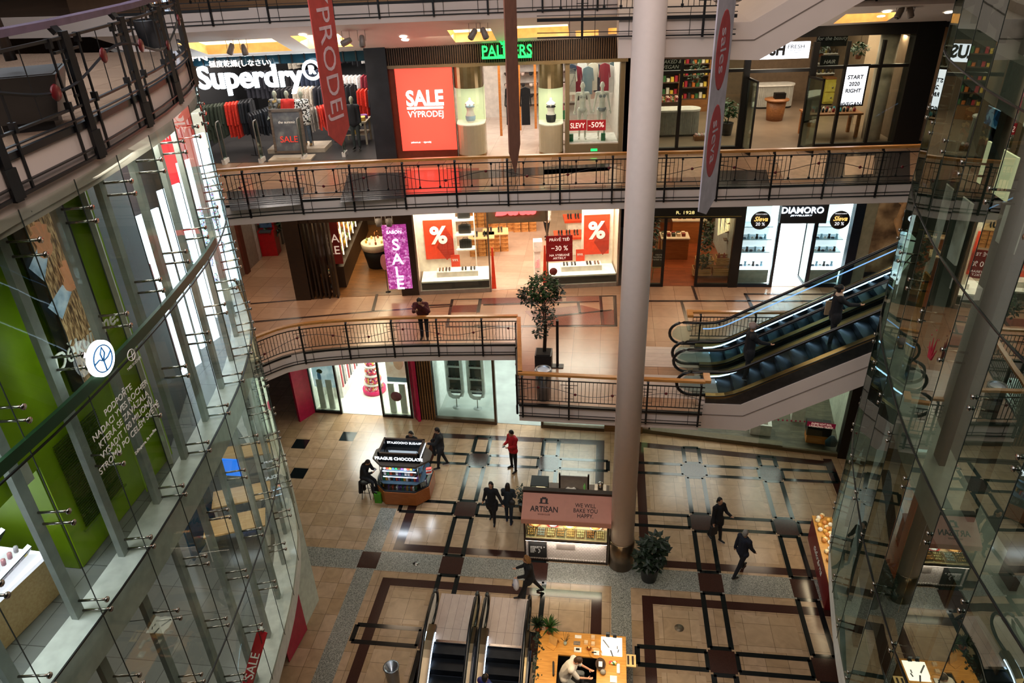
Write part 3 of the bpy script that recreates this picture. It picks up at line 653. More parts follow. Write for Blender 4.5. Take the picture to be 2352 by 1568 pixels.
# seated vendor on a stool left of the chocolate kiosk
p=az(845,1140,0)
ST=thing('bar_stool','tall black metal stool under the seated vendor beside the chocolate kiosk','stool',(p.x,p.y,0))
m=MB(); m.lathe([(.18,.70),(.19,.72),(.19,.75),(.16,.76)],(0,0,0),mat('stool_seat','#14110f',.5),18); m.build('seat',ST,local=True)
for k in range(4):
    a=PI/4+k*PI/2; m=MB(); m.tube([(.12*math.cos(a),.12*math.sin(a),.7),(.24*math.cos(a),.24*math.sin(a),0)],.014,BLK,6); m.build('leg',ST,local=True)
m=MB(); m.tube([(.2*math.cos(a),.2*math.sin(a),.28) for a in [PI/4+k*PI/2 for k in range(5)]],.01,BLK,5); m.build('foot_ring',ST,local=True)
R,J=person('person with long brown hair in dark clothes sitting on the stool, looking at a phone',face(p.x,p.y,.0,1,-.35),top='#101014',trousers='#0c0d12',hair='#2a1a12',h=1.68,drop=-.36,lean=.12,bend=.25,head=.45,legs=((1.15,1.0),(1.3,1.35)),arms=((.5,.1,1.5,.5),(.5,.1,1.5,.5)),hairlen=.22)
m=MB(); c=(J['hd0']+J['hd1'])/2; m.box(c.x-.05,c.x+.05,c.y,c.y+.02,c.z,c.z+.1,mat('phone_case','#8a8a92',.3)); hold(R,m,'phone','grey phone in the hands of the seated vendor','phone')
m=MB(); mt=mat('cloth_coat'); 
for k in range(4): cap(m,Vector((-.12+.08*k,-.16,.74)),Vector((-.13+.085*k,-.22,.18+.05*(k%2))),.05,.06,mt)
hold(R,m,'coat','dark coat draped from the back of the stool','coat')
# person behind the kiosk
p=Vector((-7.04,21.35,0))
person('person in black with dark hair seen from the chest up behind the chocolate kiosk roof',face(p.x,p.y+.5,0,-.3,-1),top='#0e0e12',trousers='#0c0c10',hair='#0f0b09',h=1.68,arms=((.3,.5,.8),(.3,.3,.6)),head=.25,bulk=1.1,hairlen=.05)
# shop assistant in the shoe shop
p=f2.p(*f2.fl(1240,622,Z2),0)
person('person in a white top and black trousers walking inside the shoe shop, head hidden above',face(p.x,p.y+3.6,Z2,-.5,-1),top='#d8d2cc',trousers='#111216',h=1.72,legs=((.2,.05),(-.2,.1)),arms=((.2,.1,.3),(-.1,.1,.3)))
# traveller on the lower escalator, only head and shoulders in frame
person('person in a blue and purple jacket on the lower escalator at the bottom edge',face(-2.78,12.35,-.83,.5,1),top=pat('jacket_blue',['#10184a','#1a2a7a','#4a1a4a'],4,'NOISE'),trousers='#14161c',hair='#1c120e',h=1.74,arms=((.3,.1,.5),(.5,.1,.5)))
# ================= escalators =================
STEP=mat('escalator_step','#2c3036',.35,.8); RUB=mat('black_rubber','#0a0a0b',.3); DECKB=mat('bronze_deck','#7d6c58',.3,.9,var=.05); SKIRT=mat('escalator_skirt','#5a5a5c',.3,.9); DECK=mat('gold_deck','#9a7a4c',.3,.9,var=.05)
EGL=glassmat('balustrade_glass','#dfeef0',1.0)
PLATE=tile('landing_plate','#c4b0a4','#cdbbb0',2,.24,'#6a5e58',.3,mortar=.004)
def escal(label,origin,ang,width,rise,zbase,flat=1.0,led=True,landing=2.2,up=1,group=None,top=.8):
    """local: +x along travel, y across (0..width), climbs by rise*up"""
    T=Matrix.Translation((origin[0],origin[1],zbase))@Matrix.Rotation(ang,4,'Z')
    R=thing('escalator',label,'escalator',M=T,group=group)
    k=.5774*up; run=abs(rise)/.5774; x1=flat+run
    def z(x):
        if x<flat: t=max(0,(x-flat+.7)/.7); return .0 if x<flat-.7 else k*.35*t*t
        if x>x1: return k*(.35+run)
        return k*(.35+x-flat)
    xs=[0,.25,flat-.7,flat-.45,flat-.2,flat]+[flat+run*i/6 for i in range(1,7)]
    xs=sorted(set(round(v,3) for v in xs if v>=0))+[x1+top]
    # steps
    st=MB(); x=.45; n=0
    while x<x1-.1:
        z1=z(x+.2)if up>0 else z(x+.2); st.box(x,x+.39,.2,width-.2,z1-.24,z1,STEP); 
        x+=.4
    s=st.build('steps',R,local=True,kind='stuff')
    m=MB(); m.box(-landing,.45,.12,width-.12,-.04,.012,PLATE); m.box(.42,.5,.2,width-.2,-.02,.02,mat('comb_steel','#c8ccd0',.15,1)); m.build('landing_plate',R,local=True)
    for side,yy in(('a',0.0),('b',width)):
        sg=1 if yy==0 else -1
        m=MB()
        pa=[(x,yy+sg*.14,z(x)+.12) for x in xs]; m.ribbon(pa,.2,.08,DECK if up>0 else DECKB); 
        pa=[(x,yy+sg*.02,z(x)-.12) for x in xs]; m.ribbon(pa,.03,.42,SKIRT); m.ribbon([(x,yy+sg*.235,z(x)-.03) for x in xs],.02,.3,SKIRT); m.ribbon([(x,yy+sg*.05,z(x)+.165) for x in xs],.03,.02,RUB); m.build('deck',R,local=True)
        g=MB(); yb=yy+sg*.12
        gx=[-.75,-.6,-.3]+xs
        for a,b in zip(gx[:-1],gx[1:]):
            lo=lambda q: z(max(q,0))+(.16 if q>=0 else .16+(.25*((-q)/.75)**2))
            hi=lambda q: z(max(q,0))+.92-(0 if q>-.3 else .12 if q>-.7 else .32)
            g.poly([(a,yb-.006,lo(a)),(b,yb-.006,lo(b)),(b,yb-.006,hi(b)),(a,yb-.006,hi(a))],EGL); g.poly([(a,yb+.006,lo(a)),(b,yb+.006,lo(b)),(b,yb+.006,hi(b)),(a,yb+.006,hi(a))],EGL)
        g.build('balustrade_glass',R,local=True)
        h=MB(); hp=[(0,yb,.16)]+[(-.42-.42*math.sin(t),yb,.545-.385*math.cos(t)) for t in [PI*i/10 for i in range(0,11)]]
        hp+= [(x,yb,z(x)+.93) for x in xs]; h.ribbon(hp,.075,.045,RUB,up=(0,1,0)) if False else h.tube(hp,.048,RUB,8)
        h.build('handrail',R,local=True)
        if led:
            l=MB(); yl=yy+sg*.262
            if (yy!=0)!=(led=='a'): l.ribbon([(x,yl,z(x)+.1) for x in xs[1:]],.02,.035,LED); l.build('light_strip',R,local=True)
    return R,z
ex0=3.05
E1,zf_=escal('front escalator of the right-hand pair, climbing from the middle gallery, two riders on it',(ex0,18.1),0,1.5,5.4,Z2,flat=1.0)
E2,_=escal('rear escalator of the right-hand pair climbing from the middle gallery, empty',(ex0,19.85),0,1.5,5.4,Z2,flat=1.0)
# thin blue emissive line high on the rearmost balustrade
m=MB(); m.ribbon([(ex0+x,21.24,Z2+zf_(x)+.72) for x in [.2,.4,.6,.8,1.0,2,4,8,10]],.02,.03,em('dim_blue_line','#8fb4e8',1.2)); m.build('balustrade_blue_line',E2)
# truss cladding with sloping underside
def truss(name,x,y0,y1,z0,run,zt,label,th=.95,xe=0):
    m=MB(); pts=[(x-1.6,z0-.05),(x+1.0,z0-.05),(x+1.0+run,z0-.05+run*.577),(x+1.0+run,z0-.05+run*.577-th*1.15),(x+1.25,z0-th),(x-1.6,z0-th+.08)]
    n=len(pts); vs=[(a,y0,b) for a,b in pts]+[(a,y1,b) for a,b in pts]
    m.raw(vs,[tuple(range(n)),tuple(range(2*n-1,n-1,-1))]+[(i,n+i,n+(i+1)%n,(i+1)%n) for i in range(n)],BEIGE)
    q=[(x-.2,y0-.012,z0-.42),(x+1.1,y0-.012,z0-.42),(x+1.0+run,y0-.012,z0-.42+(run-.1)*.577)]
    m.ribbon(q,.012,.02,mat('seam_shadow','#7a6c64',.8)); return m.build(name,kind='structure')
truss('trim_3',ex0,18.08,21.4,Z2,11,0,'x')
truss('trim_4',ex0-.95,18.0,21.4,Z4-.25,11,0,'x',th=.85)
# platform box under the upper escalator (top gallery)
m=MB(); m.box(.2,2.6,17.6,22.8,Z4-.95,Z4-.1,BEIGE); m.build('trim_5',kind='structure')
railing([(-1.6,17.55),(2.7,17.5)],Z4-.1,'railing of the top-level platform at the upper edge, beside the column','open',sp=1.3,start=1.0)
# lower escalator pair at the bottom of the photo (going down)

for lab,ox in (('left escalator of the lower pair, going down at the bottom edge',-4.86),('right escalator of the lower pair at the bottom edge, next to the timber kiosk',-3.28)):
    escal(lab,(ox,14.5),-PI/2,1.52,5.4,.0,flat=1.0,led='a',landing=1.3,up=-1)
m=MB(); m.box(-4.9,-1.7,2.0,14.2,-6.3,-6.2,BEIGE); m.box(-4.93,-4.9,1,14.2,-6.3,0,BEIGE); m.box(-1.72,-1.69,1,14.2,-6.3,0,BEIGE); m.box(-4.9,-1.72,1,1.03,-6.3,0,BEIGE); m.build('wall_shaft',kind='structure')
# ================= curved glass facades left and right =================
PL=[(-5.95,.2),(-5.8,1.8),(-5.68,3.2),(-5.65,4.6),(-5.67,6),(-5.8,7.4),(-6.0,8.8),(-6.32,10.4),(-6.9,12.12),(-7.75,13.6),(-8.8,15.1),(-10.1,16.6),(-11.6,18.1)]
PR=[(4.9,1.5),(4.62,4),(4.5,5.7),(4.46,6.9),(4.47,7.9),(4.6,9.6),(4.86,11.2),(5.26,13.0),(5.95,14.7),(7.0,16.5),(8.3,18.2),(9.9,19.8)]
FIN=mat('grey_fin','#9ca09a',.5); CHR=mat('steel_fitting','#b0aaa2',.2,1)
def facade(side,path,joints,zt,zb,pane_w,gm,lab,fin_in=.28,first=.4,finw=.13,fm_=None):
    f,L=along(smooth(path,4),.1); sg=-1 if side=='l' else 1   # inward = away from the void
    def nrm(t): 
        n=Vector((-t.y,t.x,0)); return n if n.x*sg>0 else -n
    c,_=f(L/2); R=thing('glass_facade',lab,'glass facade',(c.x,c.y,zb))
    s=first; cuts=[0]+[first+pane_w*i for i in range(int((L-first)/pane_w)+1)]+[L]
    fin=MB(); fit=MB(); sp=MB()
    for i,(a,b) in enumerate(zip(cuts[:-1],cuts[1:])):
        A,ta=f(a+.006);B,tb=f(b-.006)
        for z1,z0 in zip(joints[:-1],joints[1:]):
            m=MB(); n=nrm((B-A).normalized())*.008
            q=[A,B]; m.poly([A+Vector((0,0,z0+.008)),B+Vector((0,0,z0+.008)),B+Vector((0,0,z1-.008)),A+Vector((0,0,z1-.008))],gm)
            m.build('glass_pane',R)
    for i,a in enumerate(cuts[1:-1]):
        P,t=f(a); n=nrm(t); Q=P+n*fin_in
        fm=MB(); fm.bar(Q+Vector((0,0,zb)),Q+Vector((0,0,zt)),finw,FIN,.07) if False else None
        v=[Q+t*x+n*y for x,y in((-finw/2,0),(finw/2,0),(finw/2,.08),(-finw/2,.08))]
        fm.prism([(q.x,q.y) for q in v],zb,zt,fm_ or FIN); fm.build('fin',R)
        ed=MB(); ed.bar(P+Vector((0,0,zb)),P+Vector((0,0,zt)),.008,mat('glass_seal','#26302c',.4),.01); ed.build('joint_seal',R)
        z=zt-.35
        while z>zb+.2:
            ft=MB()
            for dz in(0,.16):
                ft.tube([P-n*.03+t*.09+Vector((0,0,z-dz)),P+n*(fin_in)+t*.04+Vector((0,0,z-dz))],.016,CHR,6); ft.lathe([(.035,0),(.035,.02)],(0,0,0),CHR,8,T=Matrix.Translation(P-n*.035+t*.09+Vector((0,0,z-dz)))@Matrix.Rotation(PI/2,4,'Y'))
            fit.raw(ft.v,ft.f,CHR,True); z-=1.35 if side=='l' else 2.2
    fit.build('point_fittings',R,kind='stuff')
    for z in joints[1:-1]:
        m=MB(); m.ribbon([tuple(f(L*i/40)[0]+Vector((0,0,z))) for i in range(41)],.02,.02,BLK); m.build('horizontal_joint',R)
    return R,f,L,nrm
JL=[15.9,13.67,11.34,8.45,6.1]; 
RL,fL,LL,nL=facade('l',PL,JL,15.9,6.05,1.0,FGLASS,'curved point-fixed glass facade on the left, in front of the green and white shop walls',first=1.05)
RR,fR,LR,nR=facade('r',PR,[22,18.6,16.2,13.95,11.34,8.6,6.1],20,6.05,1.15,RGLASS,'tall dark curved glass facade along the right edge of the void',first=.6,finw=.26,fm_=mat('dark_grey_fin','#5c6059',.5))
# slab edges (white sills) behind the glass
def sill(f,L,nr,z,depth,m,name,th=.5,w=.55):
    mb=MB(); N=40; P=[f(L*i/N) for i in range(N+1)]
    ins=[(p+nr(t)*.05) for p,t in P]; out=[(p+nr(t)*w) for p,t in P]
    for i in range(N):
        a,b,c,d=ins[i],ins[i+1],out[i+1],out[i]; mb.poly([(a.x,a.y,z),(b.x,b.y,z),(c.x,c.y,z),(d.x,d.y,z)],m)
        mb.poly([(a.x,a.y,z-th),(b.x,b.y,z-th),(b.x,b.y,z),(a.x,a.y,z)],m)
        e=out[i]+nr(P[i][1])*depth; g=out[i+1]+nr(P[i+1][1])*depth; 
        mb.poly([(d.x,d.y,z-.01),(c.x,c.y,z-.01),(g.x,g.y,z-.01),(e.x,e.y,z-.01)],floorG)
        mb.poly([(d.x,d.y,z-th),(c.x,c.y,z-th),(g.x,g.y,z-th),(e.x,e.y,z-th)],BEIGE); mb.poly([(a.x,a.y,z-th),(b.x,b.y,z-th),(c.x,c.y,z-th),(d.x,d.y,z-th)],BEIGE)
    return mb.build(name,kind='structure')
floorG=tile('grey_shop_tiles','#6f706c','#7c7d79',.9,.6,'#4f504d',.2,vein=.1)
SILL=mat('white_sill','#cfd0c8',.4)
sill(fL,LL,nL,11.3,6,SILL,'trim_6',w=.42); sill(fL,LL,nL,6.05,8,SILL,'trim_7'); sill(fL,LL,nL,16.0,.2,BEIGE,'trim_8',th=.3)
sill(fR,LR,nR,11.3,6,SILL,'trim_9'); sill(fR,LR,nR,6.05,8,SILL,'trim_10'); sill(fR,LR,nR,16.6,6,BEIGE,'trim_11',th=.55)
# left, upper shop zone behind the glass
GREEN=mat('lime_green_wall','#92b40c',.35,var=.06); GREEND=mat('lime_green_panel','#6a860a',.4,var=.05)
def wallseg(pts,z0,z1,m,name='wall_left',th=.06):
    mb=MB(); mb.ribbon([(x,y,(z0+z1)/2) for x,y in pts],th,z1-z0,m); return mb.build(name,kind='structure')
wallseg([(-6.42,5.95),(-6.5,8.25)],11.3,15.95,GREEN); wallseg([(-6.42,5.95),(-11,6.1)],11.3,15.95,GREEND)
m=MB()
for k in range(36):
    z=11.75+k*.035; m.box(-6.375,-6.36,6.2,7.0,z,z+.015,mat('grille_dark','#3e5205',.5))
m.box(-6.38,-6.355,6.15,7.05,11.7,11.73,GREEND); m.build('ventilation_grille',label='louvred green ventilation grille low in the lime green wall panel',cat='grille')
for y in(6.55,7.35):
    m=MB(); m.box(-6.36,-6.35,y,y+.02,11.32,15.9,mat('lime_edge','#a6c81e',.3)); m.build('trim_12',kind='structure')
wallseg([(-6.35,8.0),(-6.6,8.35)],11.3,15.95,mat('warm_white_wall','#b6b5a4',.6)); wallseg([(-6.6,8.35),(-7.15,9.9)],11.3,15.95,mat('dark_shop_front','#2b2d2c',.3))
wallseg([(-8.3,9.9),(-9.3,13.4),(-11.5,17.5),(-13,20)],11.3,15.95,mat('grey_dark_wall','#4a4646',.4))
# lime green display volume with the big poster, seen through the upper glass
wallseg([(-6.1,2.0),(-6.15,4.3)],13.0,15.95,GREEN)
wallseg([(-6.35,5.0),(-6.42,5.95)],12.9,15.95,GREEN)
P0=Vector((-6.08,6.15,0)); 
def panel(name,label,cat,p0,p1,z0,z1,m,th=.03,group=None):
    a=Vector((p0[0],p0[1],0));b=Vector((p1[0],p1[1],0)); d=(b-a).normalized(); n=Vector((-d.y,d.x,0))*th
    mb=MB(); mb.prism([(a.x,a.y),(b.x,b.y),((b+n).x,(b+n).y),((a+n).x,(a+n).y)],z0,z1,m); return mb.build(name,label=label,cat=cat,group=group)
bark=pat('poster_bark',['#1a130c','#4a3520','#8a6a45','#c9a878','#2a1e14'],14,'NOISE',emis=.35,stretch=(3,3,.6))
R=thing('advertising_poster','tall lit poster of two hands clasping a tree trunk, with handwritten white lettering','poster',(-6.2,6.9,13.1))
pm=MB(); pm.prism([(-6.2,6.62),(-6.28,7.55),(-6.31,7.55),(-6.23,6.62)],13.5,15.75,mat('poster_dark','#12150f',.3)); pm.build('poster_panel',R)
pm=MB(); pm.prism([(-6.19,6.8),(-6.25,7.4),(-6.26,7.4),(-6.2,6.8)],13.5,15.75,bark); pm.build('printed_trunk',R)
sk=mat('poster_skin','#c98a62',.5,emis=.35,ecol='#c98a62'); slv=pat('poster_sleeve',['#5a7488','#a9c2d4','#d8e6ee'],6,'NOISE',emis=.3)
def hand(y,z,up,s=1,ln='printed_hand'):
    m=MB(); X=-6.17
    m.ell((X,y,z),.008,.13*s,.11*s,sk,12)
    for k in range(5):
        a=up+(-.75+.36*k); l=(.24,.3,.32,.3,.22)[k]*s; m.tube([(X,y+.08*math.cos(a)*0,z),(X,y+l*math.sin(a)*.8,z+l*math.cos(a))],[.045,.028],sk,6)
    m.build(ln,R)
hand(6.93,15.2,.15,.95); hand(7.12,14.7,.5,.9)
m=MB(); 
for a_,b_ in (((6.7,15.0),(6.9,15.18)),((6.75,14.5),(7.05,14.66))): m.raw([(-6.172,a_[0]-.08,a_[1]+.1),(-6.172,a_[0]+.06,a_[1]-.12),(-6.182,b_[0]+.05,b_[1]-.07),(-6.182,b_[0]-.05,b_[1]+.07)],[(0,1,2,3)],slv)
pass; m.build('printed_sleeves',R)
def sideM(x,y,z,tilt=0): # text facing +x on a wall running along y; reads towards +y
    m=Matrix((Vector((-.06,1,0)).normalized(),Vector((0,0,1)),Vector((1,.06,0)))).transposed().to_4x4(); m.translation=(x,y,z); return m@Matrix.Rotation(tilt,4,'Z')
tw=mat('soft_white_print','#f2efe6',.5,var=0)
text('D\u011bkujeme.',.3,tw,sideM(-6.13,7.02,14.0,.0),parent=R,shear=.25,name='handwriting')
# round lit logo and beam
m=MB(); m.ribbon([tuple(p+nL(t)*-.03+Vector((0,0,13.83))) for p,t in [fL(LL*k/60) for k in range(2,33)]],.05,.13,mat('green_beam','#12351c',.4)); m.build('green_beam',label='dark green signboard beam running along the left glass facade',cat='beam')
p=ax(230,823,-5.62); R=thing('illuminated_logo','round glowing white and blue leaf logo on the green beam of the left facade','sign',p)
T=Matrix.Translation(p)@Matrix.Rotation(PI/2,4,'Y'); lw=em('logo_glow','#f4faff',5); lb=mat('logo_blue','#1c5a8a',.4,emis=.5)
m=MB(); m.lathe([(.21,-.02),(.21,.03)],(0,0,0),lw,36,T=T); m.build('disc_face',R)
m=MB(); m.tube([p+Vector((.035,.155*math.cos(a),.155*math.sin(a))) for a in [2*PI*k/32 for k in range(33)]],.009,lb,6)
m.tube([p+Vector((.035,-.15,.0)),p+Vector((.035,-.06,.015)),p+Vector((.035,0,-.03)),p+Vector((.035,.08,-.02)),p+Vector((.035,.15,.02))],.01,lb,6)
m.tube([p+Vector((.035,0,-.15)),p+Vector((.035,.0,-.02)),p+Vector((.035,.05,.05)),p+Vector((.035,.03,.13)),p+Vector((.035,-.02,.07)),p+Vector((.035,-.01,-.02))],.01,lb,6); m.build('leaf_outline',R)
R=thing('window_lettering','white slogan lettering in Czech on the left glass, below the round logo','lettering',(-5.6,6.6,13.2))
for i,l in enumerate(('PODPO\u0158TE','NADACI YVES ROCHER','KTER\u00c1 SE ZAV\u00c1ZALA','VYSADIT 100 MILION\u016e','STROM\u016e PO CEL\u00c9M SV\u011aT\u011a')): text(l,.115,tw,sideM(-5.56,6.5,13.5-.13*i,0),parent=R,ext=.002,name='text_line')
text('D\u011bkujeme, \u017ee tvo\u0159\u00edte',.06,tw,sideM(-5.56,6.7,12.75),parent=R,ext=.002,name='text_line')
for i,dz in enumerate((.0,.09)):
    pass
p=ax(300,815,-5.62); T=Matrix.Translation(p)@Matrix.Rotation(PI/2,4,'Y'); R=thing('glass_logo','small frosted leaf logo printed on the left glass, right of the glowing one','lettering',p)
m=MB(); m.tube([p+Vector((.01,.07*math.cos(a),.07*math.sin(a))) for a in [2*PI*k/20 for k in range(21)]],.006,tw,5); m.tube([p+Vector((.01,-.06,0)),p+Vector((.01,0,-.02)),p+Vector((.01,.06,0))],.005,tw,5); m.tube([p+Vector((.01,0,-.06)),p+Vector((.01,.02,.05))],.005,tw,5); m.build('ring',R)
text('YVES ROCHER',.05,tw,sideM(p.x+.01,p.y,p.z-.12),parent=R,ext=.001)
# lit white display strips with glitter animals
lit=em('lightbox_white','#dcecff',2.2)
glit=pat('glitter_dots',['#dbe8f4','#3a4048','#dbe8f4','#d89ab4','#9ad0b8','#dbe8f4','#8a9ae0'],45,emis=1.3)
strips=[((316,515),(352,498),(425,850)),((355,470),(385,448),(470,790)),((408,430),(436,418),(515,700)),((448,400),(462,392),(548,655))]
for i,(tl,tr,bt) in enumerate(strips):
    x0,y0=((-7.5,10.4),(-7.62,11.4),(-7.95,12.7),(-8.5,14.2))[i]
    w=.52-.03*i; R=thing('display_lightbox',('widest','second','third','narrowest and farthest')[i]+' glowing white vertical lightbox strip behind the left glass, with glitter animal motif','lightbox',(x0,y0,11.25))
    m=MB(); m.prism([(x0,y0),(x0+.13,y0+w),(x0+.09,y0+w+.01),(x0-.04,y0+.01)],11.3,14.3+.12*i,lit); m.build('light_panel',R)
    m=MB()
    for k,(cz,rr) in enumerate(((13.2,.13),(12.6,.19),(12.35,.14),(11.9,.1))): m.ell((x0+.075,y0+w*.45,cz+.1*i),.02,rr*.85,rr*1.3,glit,10)
    m.tube([(x0+.075,y0+w*.45,12.9),(x0+.08,y0+w*.5,13.7)],[.08,.03],glit,6); m.build('glitter_motif',R)
R=thing('red_wall_banner','red sign with a small white emblem behind the left glass, above the white lightboxes','sign',(-8.2,12.9,14.2)); m=MB(); m.prism([(-8.15,12.6),(-8.35,13.5),(-8.4,13.5),(-8.2,12.6)],14.05,15.2,em('red_banner_glow','#d8121c',1.2)); m.build('banner_face',R); text('W',.22,tw,sideM(-8.15,12.9,15.0),parent=R)
m=MB(); m.prism([(-7.0,9.3),(-7.3,10.2),(-7.35,10.2),(-7.05,9.3)],11.6,13.6,mat('crimson_column','#8a1620',.4)); m.build('display_column',label='red lacquered display column behind the left glass beside the lightboxes',cat='display')
m=MB(); m.box(-8.9,-8.3,10.6,12.2,11.3,11.75,mat('cream_plinth','#d8c0a2',.5)); m.build('display_plinth',label='cream plinth below the lightbox strips behind the left glass',cat='display')
light('left_shop_light',(-6.9,8.5,15.6),.8,150,NEU,5); light('left_shop_light',(-7.8,4.0,15.7),2.0,160,COOL,2.5); light('left_walk_light',(-8.3,12.6,15.6),1.5,120,COOL,3); light('left_fin_light',(-6.05,6,15.8),.25,30,NEU,8,rot=(0,0,-.05))  # the last one is added fill that brightens the fins
# cosmetics shelves at the far left bottom
blk=mat('shelf_black','#15141a',.3); 
SH=thing('cosmetics_display','stepped black cosmetics display with rows of lipsticks and pots at the left edge, lit white','display shelf',(-7.3,4.9,11.3))
m=MB(); m.prism([(-8.6,4.0),(-6.55,4.35),(-6.4,5.6),(-8.6,5.75)],11.3,11.85,wood('pale_oak','#c9a06a','#dcb884')); m.build('base',SH)
m=MB(); m.prism([(-8.6,4.0),(-6.55,4.35),(-6.4,5.6),(-8.6,5.75)],11.85,11.9,em('lit_shelf_edge','#f4f0ff',1.0)); m.build('tray_top',SH)
for k in range(5):
    m=MB(); z=11.95+k*.24; y0=4.4+k*.0; X0=-6.62-.24*k; T=Matrix.Translation((X0,0,z))@Matrix.Rotation(-.9,4,'Y')
    m.box(-.12,.12,4.2,5.55,-.03,0,blk,T=T); m.box(.11,.13,4.2,5.55,-.02,.03,em('shelf_led','#e6ecff',1.4),T=T); m.build('tier',SH)
    cols=['#b8323c','#d8566a','#8a2a3a','#e0a0a8','#c9c0c8','#d8c23a','#222026']
    for r in range(2):
        for j in range(13):
            m=MB(); c=mat('lipstick_%d'%((j//3+k+r)%7),cols[(j//3+k+r)%7],.25); m.tube([(X0-.045+.09*r,4.27+j*.1,z+.02-.0+.05*(1-r)),(X0-.045+.09*r+.02,4.27+j*.1,z+.1+.05*(1-r))],.026,c,6)
            m.build('lipstick',label='%s lipstick pot in the %s row of tier %s of the left cosmetics display'%({0:'red',1:'rose',2:'wine',3:'pale pink',4:'silver',5:'yellow',6:'black'}[(j//3+k+r)%7],('lower','upper')[r],('one','two','three','four','five')[k]),cat='cosmetics',group='%s pots, %s row, tier %d'%({0:'red',1:'rose',2:'wine',3:'pale pink',4:'silver',5:'yellow',6:'black'}[(j//3+k+r)%7],('lower','upper')[r],k+1))
light('cosmetics_light',(-7.2,4.9,14.6),1.4,45,(1,.95,1),1.4)
m=MB(); m.box(-6.32,-6.3,5.45,5.75,12.9,13.15,mat('price_card','#d8d4c8',.5)); m.build('price_card',label='small white price card on a stand beside the lime green wall',cat='card')
# lower left shops behind the glass (level two)
wallseg([(-9.6,2),(-9.9,8),(-10.8,12),(-12.5,16),(-14.5,19)],6.05,10.8,mat('pinkish_wall','#8d7d75',.6))
def desk(x,y,z,rz,lab,w=1.3,dp=.6,wm=None):
    R=thing('sales_desk',lab,'desk',(x,y,z),rz); m=MB(); m.box(-w/2,w/2,-dp/2,dp/2,.72,.76,wm or wood('pale_oak','','')); m.build('desktop',R,local=True)
    for sx in(-1,1):
        m=MB(); m.box(sx*(w/2-.05)-.03,sx*(w/2-.05)+.03,-dp/2+.03,dp/2-.03,0,.72,WHITE); m.build('side_panel',R,local=True)
    return R
for i,(px_,py_) in enumerate(((560,1035),(555,1135),(540,1200))):
    p=az(px_,py_,6.8); desk(p.x,p.y,6.05,.4,('far','middle','nearest')[i]+' pale wooden counter desk on the lower floor behind the left glass')
m=MB(); p=az(545,1085,6.9); m.box(p.x-.4,p.x+.1,p.y-.02,p.y+.02,6.81,7.3,em('blue_screen','#1a6ad8',1.2)); m.build('monitor',label='blue screen on the middle desk behind the left glass',cat='screen')
p=az(515,1080,6.05); person('person in a dark red top standing at the desks behind the left glass',face(p.x-.4,p.y,6.05,1,.2),top='#3c1012',trousers='#15161c',hair='#120c0a',h=1.72)
light('left_low_light',(-8.2,9,10.6),2.2,120,(1,.93,.85),6); light('left_low_light',(-11,15,10.6),2,60,COOL,3)
m=MB()
bl=mat('blue_glass_board','#24506e',.2); q=az(530,1250,6.05); m.box(q.x-.6,q.x-.55,q.y-.6,q.y+.6,6.1,8.3,bl); m.build('display_board',label='tall blue display board standing behind the left glass on the lower floor',cat='display')
# sale strip at the very bottom left
R=thing('sale_banner','red angled banner with white sale lettering at the bottom, behind the left glass','banner',az(580,1510,6.6)); p=az(580,1510,6.6)
m=MB(); a=az(603,1448,7.2); b=az(560,1600,6.3); u=(b-a); m.bar(a,b,.22,mat('sale_red','#a0121a',.5),.02); m.build('banner_cloth',R)
n=u.normalized(); up=Vector((0,0,1)); M_=Matrix((n,(Vector((.85,-.2,.5))).cross(n)*1,Vector((.85,-.2,.5)))).transposed().to_4x4(); 
nn=(CAMP-(a+b)/2); nn=(nn-n*nn.dot(n)).normalized(); M_=Matrix((-n,nn.cross(-n),nn)).transposed().to_4x4(); M_.translation=(a+b)/2+nn*.125; text('SALE',.22,tw,M_,parent=R)
# ground-level shops under the left facade: white plinth wedge and pink panel seen past the glass
m=MB(); m.prism([(-9.9,17.4),(-8.55,15.2),(-8.6,14.0),(-11,14),(-13,18)],0,5.4,mat('pale_green_white','#c6cfc0',.4)); m.build('wall_left',kind='structure')
R=panel('pink_shop_panel','glossy crimson panel standing at the left shop corner near the floor','panel',(-8.52,14.05),(-8.62,12.9),.05,2.6,mat('magenta_lacquer','#a8123e',.2))
# right side: rooms behind the dark glass
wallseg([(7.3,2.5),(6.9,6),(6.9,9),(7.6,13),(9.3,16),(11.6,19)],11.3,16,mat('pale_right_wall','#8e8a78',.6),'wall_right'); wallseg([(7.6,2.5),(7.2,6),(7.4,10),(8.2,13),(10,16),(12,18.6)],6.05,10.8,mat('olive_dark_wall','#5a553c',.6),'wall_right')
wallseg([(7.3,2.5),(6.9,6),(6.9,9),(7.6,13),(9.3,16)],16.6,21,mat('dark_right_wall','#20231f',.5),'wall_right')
light('right_shop_light',(5.9,8,15.8),1.0,60,(1,.88,.7),5); light('right_low_light',(6.2,7.5,10.6),1.2,50,WARM,4); light('right_shop_light',(7.2,13.6,15.7),1,80,(1,.95,.8),3); light('right_low_light',(7.5,14,10.6),1,60,COOL,3)
def lightbox(name,lab,cat,x,y0,y1,z0,z1,m):
    mb=MB(); mb.box(x-.04,x,y0,y1,z0,z1,m); return mb.build(name,label=lab,cat=cat)

